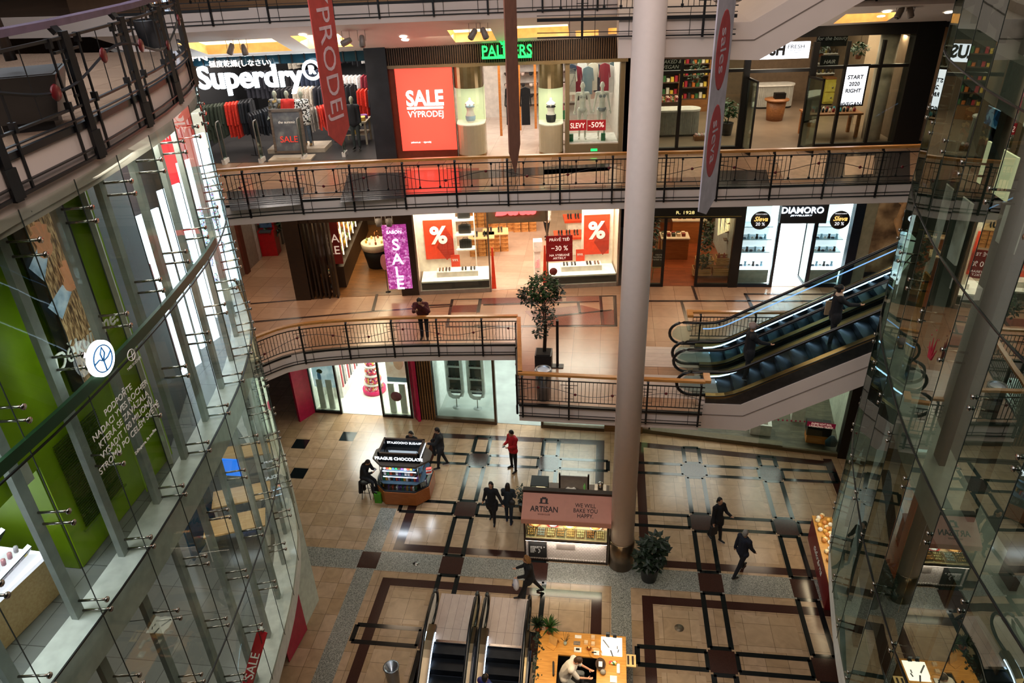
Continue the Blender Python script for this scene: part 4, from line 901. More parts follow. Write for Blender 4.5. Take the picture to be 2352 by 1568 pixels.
def lbp(name,lab,cat,X,xl,yt,xr,yb,m,th=.04):
    a=ax(xl,(yt+yb)/2,X);b=ax(xr,(yt+yb)/2,X); z1=ax((xl+xr)/2,yt,X).z; z0=ax((xl+xr)/2,yb,X).z; y0,y1=sorted((a.y,b.y)); mb=MB(); mb.box(X-th,X,y0,y1,z0,z1,m); return mb.build(name,label=lab,cat=cat)
lbp('lightbox','large warm white backlit panel high behind the right glass','lightbox',6.6,2255,335,2335,450,em('lightbox_cream','#f0e6b8',1.3))
lbp('wall_poster','pale portrait poster behind the right glass, below the cream lightbox','poster',6.5,2150,430,2225,600,pat('portrait_print',['#4a443e','#b8ac9c','#d8d0c4','#9a8e7c'],1.6,'NOISE',emis=.45))
lbp('wall_poster','second pale poster at the very right edge behind the glass','poster',6.5,2300,470,2350,580,pat('portrait_print',''))
lbp('lightbox','tall glowing white strip of light behind the left edge of the right glass','lightbox',7.9,2062,520,2092,720,em('lightbox_cool','#eef6ee',1.8))
lbp('oak_panel','narrow warm oak panel standing behind the right glass','panel',5.9,2098,600,2118,880,wood('lit_oak','#c98a3c','#e8b060'))
lbp('shelf_unit','dim shelves of small dark goods behind the upper right glass','shelves',6.8,2180,180,2290,320,pat('dim_goods',['#2a2620','#7a4a3a','#b89a6a','#3a4a44','#1a1816'],5,emis=.12,stretch=(1,1,2.5)))
lbp('blue_display','small display of blue items behind the upper right glass','display',6.6,2255,245,2305,290,pat('blue_goods',['#2a6a9a','#8ac0e0','#1a3a5a'],10,emis=.4))
lbp('white_bag','white and pink bag on a shelf behind the right glass','bag',6.3,2222,645,2258,680,mat('bag_pale','#e8d4cc',.5,emis=.4),.3)
# crown emblem on the glass
p=ay(2146,805,9.5); cr_m=mat('crown_red','#7a1420',.5,emis=.15)
p=ax(2146,805,4.52); R=thing('crown_emblem','dark red crown of pointed strokes printed on the right glass','emblem',p)
for k,(a,l) in enumerate(((-.45,.22),(-.15,.34),(.12,.3),(.42,.22))):
    m=MB(); b0=p+Vector((-.03,.02*k-.03,-.12)); m.tube([b0,b0+Vector((0,math.sin(a)*l,math.cos(a)*l))],[.022,.003],cr_m,5); m.build('stroke',R)
for dy,dz in((-.1,.22),(.03,.3),(.12,.18),(.13,-.02)):
    m=MB(); m.ell(p+Vector((-.03,dy,dz)),.006,.012,.014,cr_m,6); m.build('dot',R)
# framed paintings, bottom right
lbp('picture_wall','dark teal picture wall panel behind the right glass in the bottom corner','wall panel',6.6,2200,1440,2420,1640,mat('teal_green','#1c3a34',.6),.06)
for i,(xl,yt,xr,yb,l) in enumerate(((2262,1482,2306,1530,'largest gilt-framed figure painting'),(2322,1462,2352,1506,'upper small gilt-framed painting'),(2318,1525,2350,1562,'lower small gilt-framed painting'))):
    X=6.5; a=ax(xl,(yt+yb)/2,X);b=ax(xr,(yt+yb)/2,X); z1=ax((xl+xr)/2,yt,X).z; z0=ax((xl+xr)/2,yb,X).z; y0,y1=sorted((a.y,b.y)); R=thing('framed_painting',l+' on the teal wall behind the right glass','painting',(X,(y0+y1)/2,z0)); m=MB(); m.box(X-.03,X,y0-.04,y1+.04,z0-.04,z1+.04,GOLD); m.build('frame',R); m=MB(); m.box(X-.045,X-.03,y0,y1,z0,z1,pat('oil_paint_%d'%i,['#1a1210','#5a3a28','#c99a78','#2a1a14'],4,'NOISE',emis=.08)); m.build('canvas',R)
light('picture_lamp',(5.9,8.4,9.6),.5,14,WARM,1)
R=thing('vertical_name_sign','long dim olive vertical sign with thin dark lettering on the lower right glass','sign',(5.3,8.9,6.3)); X=5.3
a=ax(2085,1340,X);b=ax(2190,1340,X); y0,y1=sorted((a.y,b.y)); zt_=ax(2165,1150,X).z
m=MB(); m.box(X,X+.04,y0,y1,6.12,zt_,mat('olive_sign','#4a3f1c',.5)); m.build('board',R)
Mx=Matrix((Vector((0,0,1)),Vector((0,1,0)),Vector((-1,0,0)))).transposed().to_4x4(); Mx.translation=(X-.01,(y0+y1)/2,(6.3+zt_)/2); text('\u00c0 LA MAISON',.42,mat('sign_ink','#15130c',.6),Mx,parent=R)
pa=pat('pattern_print_a',['#c9c4b8','#2a2622','#a0522d','#d8a832','#e8e4d8','#5a6a3a'],5,'NOISE',emis=.1,stretch=(1,3,1))
for i,(y,z0,z1) in enumerate(((10.6,6.1,7.9),(11.7,6.1,8.2))):
    m=MB(); m.box(6.0+.2*i,6.05+.2*i,y,y+.7,z0,z1,pa if i==0 else pat('orange_print',['#8a3a1c','#c95a2c','#3a1a10'],4,'NOISE',emis=.15)); m.build('hanging_textile',label=('striped black, white and yellow patterned textile','orange and black patterned textile')[i]+' hanging behind the right glass',cat='textile')
for i in range(14):
    m=MB(); y=9.2+.22*(i%7); z=8.2-.5*(i//7); m.box(6.6,7.1,8.9,11,z-.03,z,SHOPG if 0 else mat('glass_shelf','#7d8a84',.1)) if i%7==0 else None
    m.lathe([(.02,0),(.05,.05),(.05,.14),(.02,.18)],(6.8,y,z),mat('glassware_%d'%(i%3),('#8a9a94','#4a6a4c','#c9cfc9')[i%3],.1),8)
    m.build('vase',label='small glass vase on the %s shelf behind the right glass'%('upper','lower')[i//7],cat='vase',group='glass vases on the %s shelf at right'%('upper','lower')[i//7])
# enclosing dark outer walls so that nothing opens onto the sky
ow=mat('outer_wall','#3a332d',.8)
m=MB(); m.box(-23,-22.8,-7,42,-1,30,ow); m.box(24,24.2,-7,42,-1,30,ow); m.box(-23,24,41,41.2,-1,30,ow); m.box(-23,24,-7.2,-7,-1,30,ow); m.build('wall_outer',kind='structure')
m=MB(); m.box(-22,24,30.4,30.6,16,24,mat('top_gallery_wall','#7a6450',.6)); m.box(-22,24,23,31,20.6,20.8,CEIL); m.build('wall_back',kind='structure')
light('top_gallery_light',(-4,25.5,20.4),14,480,WARM,2); light('top_gallery_light',(8,26,20.4),8,240,WARM,2)
light('left_top_light',(-9,8,20.3),5,900,COOL,8)
for i,(x,y,w_,c) in enumerate(((-13.5,22.0,1.6,'#cfe4ff'),(-12.5,11,2.2,'#d8c8b4'),(-12.5,6.5,1.5,'#e8c48a'))):
    m=MB(); m.box(x-.05,x,y,y+w_,16.6,19.2,pat('shopwindow_%d'%i,[c,'#6a5040',c,'#c9a070','#3a2c24',c],3,emis=.9,stretch=(1,2,.7))); m.build('shop_window_panel',label=('cool white lit shop window far back on the top gallery','wide white lit shop window on the near left top gallery','warm lit shop window at the left edge of the top gallery')[i],cat='window')
# ================= shop interiors =================
def room(fr,s0,s1,z,h,dep,wm,fm,cm,power,col,tag_,soff=0,lights=2,back=None,d0=.02):
    m=MB(T=fr.M)
    m.box(s0,s1,d0,dep,z-.02,z+.012,fm); m.build('floor_shop',kind='structure')
    m=MB(T=fr.M); m.box(s0-.05,s0,d0,dep,z,z+h,wm); m.box(s1,s1+.05,d0,dep,z,z+h,wm); m.box(s0-.05,s1+.05,dep,dep+.06,z,z+h,back or wm); m.build('wall_shop',kind='structure')
    m=MB(T=fr.M); m.box(s0-.05,s1+.05,d0,dep+.06,z+h,z+h+.05,cm); m.build('ceiling_shop',kind='structure')
    for i in range(lights):
        s=s0+(s1-s0)*(i+.5)/lights; P=fr.p(s,dep*.45,z+h-.05); light(tag_+'_light',P,(s1-s0)/lights*.7,power/lights,col,dep*.5,rot=(0,0,math.atan2(fr.u.y,fr.u.x)))
def S_(fr,x,y,d=0): return fr.px(x,y,d)
def bx(fr,name,label,cat,s0,s1,d0,d1,z0,z1,m,group=None,parent=None,kind=None,bev=0):
    mb=MB(T=fr.M); mb.box(s0,s1,d0,d1,z0,z1,m,bev=bev); return mb.build(name,parent=parent,label=label,cat=cat,group=group,kind=kind)
def rootp(fr,name,label,cat,s,d,z,group=None,rz=0): return thing(name,label,cat,M=fr.at(s,d,z,rz),group=group)
# ---------------- LEVEL 3: clothing shop at left ----------------
DKW=mat('dark_shop_wall','#0d0d10',.7); DKF=tile('dark_shop_floor','#2e2c2c','#343231',.9,.9,'#1c1b1b',.3)
sL=-15.2; sP0=S_(f3,868,355)[0]; sP1=S_(f3,914,355)[0]
TOP3=14.95
room(f3,sL,sP0-.02,Z3,3.75,8,DKW,DKF,DKW,650,(1,.9,.82),'clothing_shop',lights=3)
bx(f3,'wall_pier',None,None,sP0,sP1,-.25,.6,Z3,15.2,mat('charcoal_stone','#1e1f24',.35,var=.3,scale=3),kind='structure')
# window band with purple reflections above sign
bx(f3,'wall_header',None,None,sL,sP0,-.02,.05,14.62,15.25,mat('teal_glass_header','#16303c',.15),kind='structure')
for k in range(16):
    s=sL+1+k*.42; 
    if s<sP0-.3: bx(f3,'header_mullion','thin dark mullion in the header above the large glowing shop sign','mullion',s,s+.04,-.06,-.02,14.62,15.1,BLK,group='mullions above the glowing sign')
SG=em('sign_white_glow','#dff3ff',7)
def sgn(fr,name,label,txt,xl,yl,xr,yr,size,m,d=-.15,ext=.04,off=0,parent=None,**k):
    s0,z0=fr.px(xl,yl,d); s1,z1=fr.px(xr,yr,d)
    o=text(txt,size,m,fr.textM((s0+s1)/2,d,(z0+z1)/2),name='lettering',parent=parent,ext=ext,off=off,label=label,cat='sign',**k)
    wdt=o.dimensions.x if parent is None else o.dimensions.x
    return o
def fitsign(fr,label,txt,xl,xr,yc,hpx,m,d=-.15,ext=.03,off=0,parent=None,name='lettering',shear=0):
    """lettering fitted to a width on the wall"""
    s0,z0=fr.px(xl,yc+ (0),d); s1,z1=fr.px(xr,yc,d)
    _,za=fr.px((xl+xr)/2,yc-hpx/2,d);_,zb=fr.px((xl+xr)/2,yc+hpx/2,d); h=za-zb
    cu_=bpy.data.curves.new('q','FONT'); cu_.body=txt; cu_.size=1; t=bpy.data.objects.new('q',cu_); me=bpy.data.meshes.new_from_object(t); xs=[v.co.x for v in me.vertices]; ys=[v.co.y for v in me.vertices]; W0=max(xs)-min(xs); H0=max(ys)-min(ys); bpy.data.objects.remove(t)
    size=h/H0; sx=(s1-s0)/(W0*size)
    return text(txt,size,m,fr.textM((s0+s1)/2,d,(za+zb)/2),name=name,parent=parent,ext=ext,off=off,label=label if not parent else None,cat='sign' if not parent else None,sx=sx,shear=shear)
s,z=S_(f3,590,175,-.2)
R=rootp(f3,'illuminated_shop_sign','huge glowing white shop name with a registered mark over the dark clothing shop','sign',s,-.2,z)
def slant(fr,label,txt,p0,p1,hpx,m,d,ext,off=0,parent=None,shear=0,name='lettering'):
    s0,z0=fr.px(*p0,d);s1,z1=fr.px(*p1,d); mid=((p0[0]+p1[0])/2,(p0[1]+p1[1])/2)
    _,za=fr.px(mid[0],mid[1]-hpx/2,d);_,zb=fr.px(mid[0],mid[1]+hpx/2,d); h=za-zb
    cu_=bpy.data.curves.new('q','FONT'); cu_.body=txt; cu_.size=1; t=bpy.data.objects.new('q',cu_); me=bpy.data.meshes.new_from_object(t); xs=[v.co.x for v in me.vertices]; ys=[v.co.y for v in me.vertices]; W0=max(xs)-min(xs); H0=max(ys)-min(ys); bpy.data.objects.remove(t)
    size=h/H0; sx=math.hypot(s1-s0,z1-z0)/(W0*size)
    Mx=fr.textM((s0+s1)/2,d,(z0+z1)/2)
    return text(txt,size,m,Mx,name=name,parent=parent,ext=ext,off=off,label=label if not parent else None,cat='sign' if not parent else None,sx=sx,shear=shear)
slant(f3,None,'Superdry',(455,184),(692,173),66,SG,-.2,.05,off=.024,parent=R)
s,z=S_(f3,716,161,-.2); m=MB(T=f3.textM(s,-.2,z)); m.tube([(.27*math.cos(a),.27*math.sin(a),0) for a in [2*PI*k/28 for k in range(29)]],.05,SG,8); m.build('ring',R)
text('R',.34,SG,f3.textM(s,-.2,z),parent=R,ext=.04,off=.015)
slant(f3,None,'\u6975\u5ea6\u4e7e\u71e5(\u3057\u306a\u3055\u3044)',(481,150),(622,143),18,em('sign_soft_white','#f4ece6',2.5),-.2,.02,parent=R)
slant(f3,None,'JPN',(430,135),(478,134),16,em('sign_soft_white','#f4ece6',2.5),-.18,.02,parent=R)
# clothes on rails
def garment(fr,s,d,z,w,h,m,name='hanging_garment',label=None,group=None,ang=0,parent=None):
    mb=MB(T=fr.at(s,d,z,ang)); n=8
    pr=[(-w/2,0),(-w*.18,.05),(0,.07),(w*.18,.05),(w/2,0),(w*.62,-h*.45),(w*.5,-h*.5),(w*.42,-h*.18),(w*.45,-h),(-w*.45,-h),(-w*.42,-h*.18),(-w*.5,-h*.5),(-w*.62,-h*.45)]
    k=len(pr); vs=[(x,-.03,y) for x,y in pr]+[(x,.03,y) for x,y in pr]
    mb.raw(vs,[tuple(range(k)),tuple(range(2*k-1,k-1,-1))]+[(i,k+i,k+(i+1)%k,(i+1)%k) for i in range(k)],m); 
    return mb.build(name,parent=parent,label=label,cat=None if parent else 'garment',group=group)
def rail(fr,s,d,z0,length,h,cols,lab,ang=0,n=14,gl=.8,w=.42,crowded=True):
    R=rootp(fr,'clothes_rail',lab,'clothes rail',s,d,z0,rz=ang); m=MB()
    m.tube([(-length/2,0,0),(-length/2,0,h),(length/2,0,h),(length/2,0,0)],.014,BLK,6); m.build('frame',R,local=True)
    m=MB(); m.box(-length/2-.02,-length/2+.02,-.22,.22,0,.03,BLK); m.box(length/2-.02,length/2+.02,-.22,.22,0,.03,BLK); m.build('feet',R,local=True)
    T=WM[R]
    for i in range(n):
        x=-length/2+.06+(length-.12)*i/(n-1); c=cols[(i*len(cols))//n]
        mb=MB(T=T@Matrix.Translation((x,0,h-.04))@Matrix.Rotation(PI/2-.55+random.uniform(-.15,.15),4,'Z')); hh=gl*random.uniform(.85,1.08); ww=w*random.uniform(.9,1.1)
        pr=[(-ww/2,-.05),(-ww*.18,.0),(0,.03),(ww*.18,.0),(ww/2,-.05),(ww*.62,-hh*.62),(ww*.48,-hh*.64),(ww*.42,-hh*.25),(ww*.46,-hh),(-ww*.46,-hh),(-ww*.42,-hh*.25),(-ww*.48,-hh*.64),(-ww*.62,-hh*.62)]
        k=len(pr); vs=[(a,-.025,b) for a,b in pr]+[(a,.025,b) for a,b in pr]
        mb.raw(vs,[tuple(range(k)),tuple(range(2*k-1,k-1,-1))]+[(q,k+q,k+(q+1)%k,(q+1)%k) for q in range(k)],mat('garment_'+c,c,.85,var=.25,scale=18))
        mb.build('hanging_garment',label=nm(c)+' garment hanging on the '+lab.split(',')[0][:70].replace('clothes rail','rail'),cat='garment',group=nm(c)+' garments on the '+lab.split(',')[0])
    return R
NM={'#15151a':'black','#1c2026':'charcoal','#3a4030':'olive','#d8321c':'orange-red','#c9bfae':'cream','#26262e':'dark grey','#5a3a2a':'brown','#8a8076':'grey beige','#7a1c2a':'wine red','#2a3448':'navy','#d4d0cc':'white','#e8a08a':'salmon pink','#5a6a70':'slate'}
def nm(c): return NM.get(c,'dark')
rail(f3,S_(f3,505,260,1.6)[0],1.6,Z3,2.4,1.75,['#1c2026','#3a4030','#3a4030','#d8321c','#15151a'],'front left clothes rail of the dark clothing shop',.5,n=20,gl=1.25,w=.5)
rail(f3,-11.3,3.6,Z3,3.0,1.9,['#15151a','#c9bfae','#26262e','#15151a'],'rear left clothes rail of the dark clothing shop',.1,n=20,gl=1.1)
rail(f3,S_(f3,600,290,1.4)[0],1.4,Z3,1.1,1.5,['#15151a','#1c2026'],'black coat clothes rail behind the sale stand',1.2,n=8,gl=.9)
rail(f3,S_(f3,738,260,2.0)[0],2.0,Z3,1.1,1.5,['#8a8076','#d8321c','#d8321c','#8a8076'],'orange jacket clothes rail right of the mannequins',.9,n=9,gl=.85)
rail(f3,-9.0,5.2,Z3,3.2,2.0,['#d4d0cc','#7a1c2a','#26262e','#c9bfae'],'deep clothes rail at the back of the dark clothing shop',0,n=20)
rail(f3,-12.9,5.6,Z3,3.4,2.2,['#26262e','#15151a','#2a3448'],'back wall clothes rail, left side of the dark shop',0,n=18,gl=1.1)
rail(f3,-11.0,7.2,Z3+1.9,4.5,1.0,['#c9bfae','#26262e','#7a1c2a','#15151a','#d4d0cc','#2a3448'],'high upper clothes rail on the dark shop rear wall',0,n=22)
rail(f3,-9.6,3.9,Z3,2.2,1.7,['#5a3a2a','#15151a','#d8321c','#26262e','#c9bfae'],'middle clothes rail behind the mannequins',.2,n=16,gl=1.0)
# mannequins on a plinth
MS=[S_(f3,x_,300,1.5)[0] for x_ in (640,668,702)]
bx(f3,'display_plinth','low white-edged plinth under the three mannequins in the clothing shop','plinth',MS[0]-.4,MS[2]+.7,1.1,2.2,Z3,Z3+.16,mat('pale_plinth','#a89a86',.5))
mq=mat('mannequin_sage','#8f917c',.5)
for i,(s,d,top,lb) in enumerate(((MS[0],1.75,pat('jacket_fleece',['#e0d8c8','#15151a','#c9a048'],5,'NOISE'),'left mannequin in a cream jacket over a printed black top'),(MS[1],1.7,mat('orange_red_top','#c8281c',.8),'middle mannequin in an orange-red sweatshirt'),(MS[2],1.6,pat('leopard_coat',['#e8e4dc','#2a2620','#d8d0c4','#15130f'],22),'right mannequin in a spotted coat and grey jeans'))):
    person(lb+', in the dark clothing shop',f3.at(s,d,Z3+.16,PI-.1),skin=mq,top=top,trousers='#4a5560' if i==2 else '#1a1a20',kind='mannequin',h=1.82,shoes='#8a6a3a',arms=((.1,.15,.4),(.2,.15,.5)),cat='mannequin',name='mannequin',vox=.02,coat=.3 if i==2 else 0)
# sale stand
s0,z0=S_(f3,640,340,-.9); R=rootp(f3,'sale_stand','framed sale stand with red lettering in front of the mannequins','sign stand',S_(f3,668,352,.3)[0],.35,Z3)
fw_=wood('grey_wood','#4a4038','#6a5c50')
m=MB(); tl=Matrix.Translation((0,0,.25))@Matrix.Rotation(-.12,4,'X'); m.box(-.5,.5,-.02,.02,0,1.35,pat('stand_face',['#3a3a3c','#4c4c4e','#77756e'],2.5,'NOISE',emis=.25),T=tl); m.build('face_panel',R,local=True)
m=MB()
for a in ((-.56,-.48,0,1.42),(.48,.56,0,1.42),(-.56,.56,1.34,1.44),(-.56,.56,-.04,.04)): m.box(a[0],a[1],-.05,.05,a[2],a[3],fw_,T=tl)
m.box(-.75,.75,-.35,.35,0,.06,mat('pale_plinth')); m.build('frame',R,local=True)
Mt=WM[R]@tl@Matrix.Translation((0,-.03,.42))@Matrix.Rotation(PI/2,4,'X'); text('SALE',.3,em('sale_red_letters','#d83a2a',.5),Mt,parent=R); text('the summit',.13,tw,WM[R]@tl@Matrix.Translation((0,-.03,1.0))@Matrix.Rotation(PI/2,4,'X'),parent=R)
# anti-theft gates
def gate(fr,s,d,z,label,group=None,w=.36,mm=None):
    R=rootp(fr,'security_gate',label,'security gate',s,d,z,group=group); mm=mm or mat('gate_grey','#7a7874',.3,.4)
    m=MB(); m.tube([(0,-w/2,.1),(0,-w/2,1.3),(0,-w/2+.06,1.42),(0,w/2-.06,1.42),(0,w/2,1.3),(0,w/2,.1)],.022,mm,8); m.build('loop_frame',R,local=True)
    m=MB(); m.box(-.006,.006,-w/2,w/2,.15,1.38,SHOPG); m.build('panel',R,local=True)
    m=MB(); m.box(-.06,.06,-w/2-.02,w/2+.02,0,.16,mat('gate_foot','#c9c6c0',.3)); m.build('foot',R,local=True)
for i,(x,y) in enumerate(((510,382),(603,372),(700,366),(793,358))):
    s,d=f3.fl(x,y,Z3); gate(f3,s,max(.0,d),Z3,('leftmost','second','third','rightmost')[i]+' of four grey security gates at the clothing shop entrance')
def table(fr,s,d,z,w,dp,h,m,label,rz=0,legw=.07,shelf=None,name='display_table'):
    R=rootp(fr,name,label,'table',s,d,z,rz=rz); mb=MB(); mb.box(-w/2,w/2,-dp/2,dp/2,h-.06,h,m,bev=.01); mb.build('table_top',R,local=True)
    for a in(-1,1):
        for b in(-1,1):
            mb=MB(); mb.box(a*(w/2-legw)-legw/2,a*(w/2-legw)+legw/2,b*(dp/2-legw)-legw/2,b*(dp/2-legw)+legw/2,0,h-.06,m); mb.build('leg',R,local=True)
    if shelf: mb=MB(); mb.box(-w/2+.05,w/2-.05,-dp/2+.05,dp/2-.05,shelf,shelf+.03,m); mb.build('lower_shelf',R,local=True)
    return R
s,d=f3.fl(820,330,Z3); table(f3,s,d+.2,Z3,1.0,.9,.85,mat('cream_table','#a8987e',.5),'pale wooden table with folded clothes at the right of the dark clothing shop',shelf=.35)
fc=['#6a3a6a','#3a3a3e','#c9a04a','#4a3a30','#8a7a5a']
for i in range(8):
    c=fc[i%5]; mb=MB(T=f3.at(s-.3+.3*(i%3),d+.2-.2+.35*((i//3)%2),Z3+(.86 if i<6 else .39),.1*i)); mb.box(-.13,.13,-.15,.15,0,.08+.02*(i%3),mat('folded_'+c,c,.9),bev=.04)
    mb.build('folded_clothes',label=('purple','black','mustard','brown','khaki')[i%5]+' folded clothes on the pale table, '+('front row','middle row','under shelf')[min(2,i//3)]+(' right' if i%3==2 else ' left' if i%3==0 else ' centre'),cat='clothes')
s,d=f3.fl(815,300,Z3); R=rootp(f3,'round_display_table','round table piled with purple and olive folded clothes behind the sale banner','table',s,d+.9,Z3); m=MB(); m.lathe([(.35,.8),(.38,.84)],(0,0,0),fw_,18); m.build('table_top',R,local=True); m=MB(); m.lathe([(.25,0),(.05,.05),(.05,.8)],(0,0,0),BLK,10); m.build('pedestal',R,local=True)
for i in range(4):
    mb=MB(T=f3.at(s-.15+.3*(i%2),d+.8+.25*(i//2),Z3+.85)); mb.box(-.14,.14,-.12,.12,0,.12,mat('folded_'+fc[i],fc[i],.9),bev=.04); mb.build('folded_clothes',label=('purple','black','mustard','brown')[i]+' folded clothes pile on the round table in the clothing shop',cat='clothes')
R=person('dark half-height mannequin bust in a printed black top at the right of the clothing shop',f3.at(sP0-1.0,1.3,Z3+.05,PI),skin=mq,top='#101014',trousers='#2c3230',kind='mannequin',h=1.75,cat='mannequin',name='mannequin',vox=.022)
for i in range(3):
    bx(f3,'ceiling_spot_rail','black ceiling lamp rail in the dark clothing shop, %s of three'%('left','middle','right')[i],'lamp rail',-13.5+2.2*i,-12+2.2*i,2.5,2.56,15.05,15.1,BLK)
# ---------------- LEVEL 3: lingerie shop ----------------
sR=S_(f3,1432,200)[0]; zB=S_(f3,1100,143)[1]; zT=15.2
SLAT=wood('dark_slat_wood','#3a2a1c','#4a3826'); PG=mat('bronze_beige','#7d7056',.3,.35,var=.04)
room(f3,sP1+.02,sR,Z3,3.3,6,mat('palmers_wall','#d8cfc6',.6),tile('pale_shop_floor','#c4b0a2','#c9b6a8',.8,.8,'#a8978a',.25),WHITE,300,NEU,'lingerie_shop',lights=3)
R=rootp(f3,'slatted_fascia','fascia of dark vertical wooden slats above the lingerie shop','fascia',(sP1+sR)/2,-.1,zB)
bx(f3,'backing',None,None,sP1,sR+.1,-.05,.1,zB,zT,mat('slat_backing','#0f0c0a',.7),parent=R)
m=MB(T=f3.M); s=sP1+.02; k=0
while s<sR+.08: m.box(s,s+.035,-.13,-.05,zB,zT,SLAT); s+=.073
m.build('slats',R,kind='stuff')
bx(f3,'bottom_trim',None,None,sP1,sR+.1,-.16,.1,zB-.1,zB,PG,parent=R)
GR=em('green_neon','#1ff06a',1.6)
s,z=S_(f3,1163,118,-.3); R=rootp(f3,'green_shop_sign','glowing green lingerie shop name with a crown, on the dark slats','sign',s,-.3,z)
slant(f3,None,'PALMERS',(1107,120),(1221,116),26,GR,-.25,.03,off=.006,parent=R)
s0_,zz=S_(f3,1107,135,-.25);s1_,_=S_(f3,1221,130,-.25); bx(f3,'underline',None,None,s0_,s1_,-.28,-.24,zz-.01,zz+.06,GR,parent=R)
s,z=S_(f3,1161,99,-.25); m=MB(T=f3.textM(s,-.25,z)); 
cr=[(-.13,-.07),(.13,-.07),(.2,.06),(.08,.0),(.0,.13),(-.08,.0),(-.2,.06)]
for dz,hh in ((0,0),): m.prism([(x,y+.02) for x,y in cr],0,.03,GR)
m.box(-.12,.12,-.13,-.1,0,.03,GR); m.build('crown',R)
# red sale window
a0,zt=S_(f3,912,160);a1,zb_=S_(f3,1040,342)
bx(f3,'wall_window_frame',None,None,sP1,S_(f3,1036,250)[0]+.12,-.08,.3,Z3,zB-.1,mat('copper_frame','#6a3420',.35,.4),kind='structure')
q0,zq0=S_(f3,909,157,-.12);q1,zq1=S_(f3,1042,343,-.12)
qa=S_(f3,925,340,-.12)[0]; qb=S_(f3,1037,152,-.12)[0]
R=rootp(f3,'sale_lightbox','large glowing salmon-red sale lightbox beside the lingerie shop','sign',(qa+qb)/2,-.14,zq1)
bx(f3,'light_panel',None,None,qa,qb,-.14,-.09,zq1,zq0,em('sale_salmon','#ff4a3a',1.25),parent=R)
lw2=em('sale_white_letters','#fff4f0',2.2)
slant(f3,None,'SALE',(934,229),(1017,225),34,lw2,-.15,.01,off=.02,parent=R); slant(f3,None,'V\u00ddPRODEJ',(938,264),(1019,261),22,lw2,-.15,.01,parent=R)
s0_,z_=S_(f3,935,250,-.15);s1_,_=S_(f3,1018,246,-.15); bx(f3,'underline',None,None,s0_,s1_,-.16,-.14,z_-.02,z_+.05,lw2,parent=R); slant(f3,None,'palmers.cz  \u00b7  v\u00fdprodej',(945,328),(990,325),5,lw2,-.15,.005,parent=R)
light('sale_glow',f3.p((qa+qb)/2,-.5,13),1.6,28,(1,.15,.1),2.4,rot=(PI/2,0,math.atan2(f3.u.y,f3.u.x)))
# curved display pillars
for i,(xl,xr,cx,yb,lab,top) in enumerate(((1046,1112,1078,350,'left curved display pillar of the lingerie shop, bust in pale blue','#9ab0c4'),(1237,1294,1264,345,'right curved display pillar of the lingerie shop, bust in black','#121214'))):
    a,_=S_(f3,xl,250);b,_=S_(f3,xr,250); s=(a+b)/2; rr=(b-a)/2
    R=rootp(f3,'display_pillar',lab,'display case',s,.25,Z3)
    def half(z0,z1,mm,nm_,r=rr):
        m=MB(); pts=[(r*math.cos(t),-.15+.4*math.sin(t)) for t in [PI+PI*k/12 for k in range(13)]]+[(r,.35),(-r,.35)]; m.prism(pts,z0,z1,mm); m.build(nm_,R,local=True)
    zc=S_(f3,cx,285)[1]-Z3; zt_=S_(f3,cx,200)[1]-Z3
    half(.12,zc,PG if 0 else mat('champagne_panel','#a59c82',.25,.1,var=.03),'lower_drum'); half(zc,zc+.03,mat('cream_shelf','#e4e0cc',.5,emis=.25),'shelf'); half(0,.12,GOLD,'plinth_ring'); half(zt_,zB-Z3-.1,mat('bronze_mirror','#6e6448',.15,.5),'upper_drum')
    m=MB(); m.box(-rr,rr,.32,.36,zc,zt_,em('niche_green','#c4cca4',.55)); m.build('niche_back',R,local=True)
    m=MB(); pts=[(rr*math.cos(t),-.15+.4*math.sin(t)) for t in [PI+PI*k/12 for k in range(13)]]
    for p_,q_ in zip(pts[:-1],pts[1:]): m.poly([(p_[0],p_[1],zc),(q_[0],q_[1],zc),(q_[0],q_[1],zt_),(p_[0],p_[1],zt_)],SHOPG)
    m.build('curved_glass',R,local=True)
    B=rootp(f3,'lingerie_bust',('white bust form in pale blue lingerie inside the left curved display','white bust form in black lingerie inside the right curved display')[i],'bust form',s,.12,Z3+zc+.03)
    wm=mat('bust_white','#e6e0d6',.4); m=MB(); m.lathe([(.1,0),(.15,.12),(.16,.22),(.11,.38),(.14,.52),(.17,.62),(.1,.68),(.045,.72),(.04,.8)],(0,0,0),wm,16,sy=.7)
    for sx in(-1,1): m.ell((sx*.07,-.1,.55),.06,.06,.06,wm,8); 
    remesh(m,'torso',B,.014,wm)
    m=MB(); tm=mat('bra_'+top,top,.7)
    for sx in(-1,1): m.ell((sx*.07,-.115,.55),.064,.06,.055,tm,8)
    m.lathe([(.157,.5),(.16,.53)],(0,0,0),tm,16,sy=.72); m.build('bra',B,local=True); m=MB(); m.lathe([(.14,.02 if i else .06),(.165,.12),(.17,.22 if not i else .34 if 0 else .26)],(0,0,0),tm,16,sy=.74); m.build('briefs',B,local=True)
    P=f3.p(s,.0,Z3+zt_-.1); light('niche_light',P,.3,7,(1,1,.8))
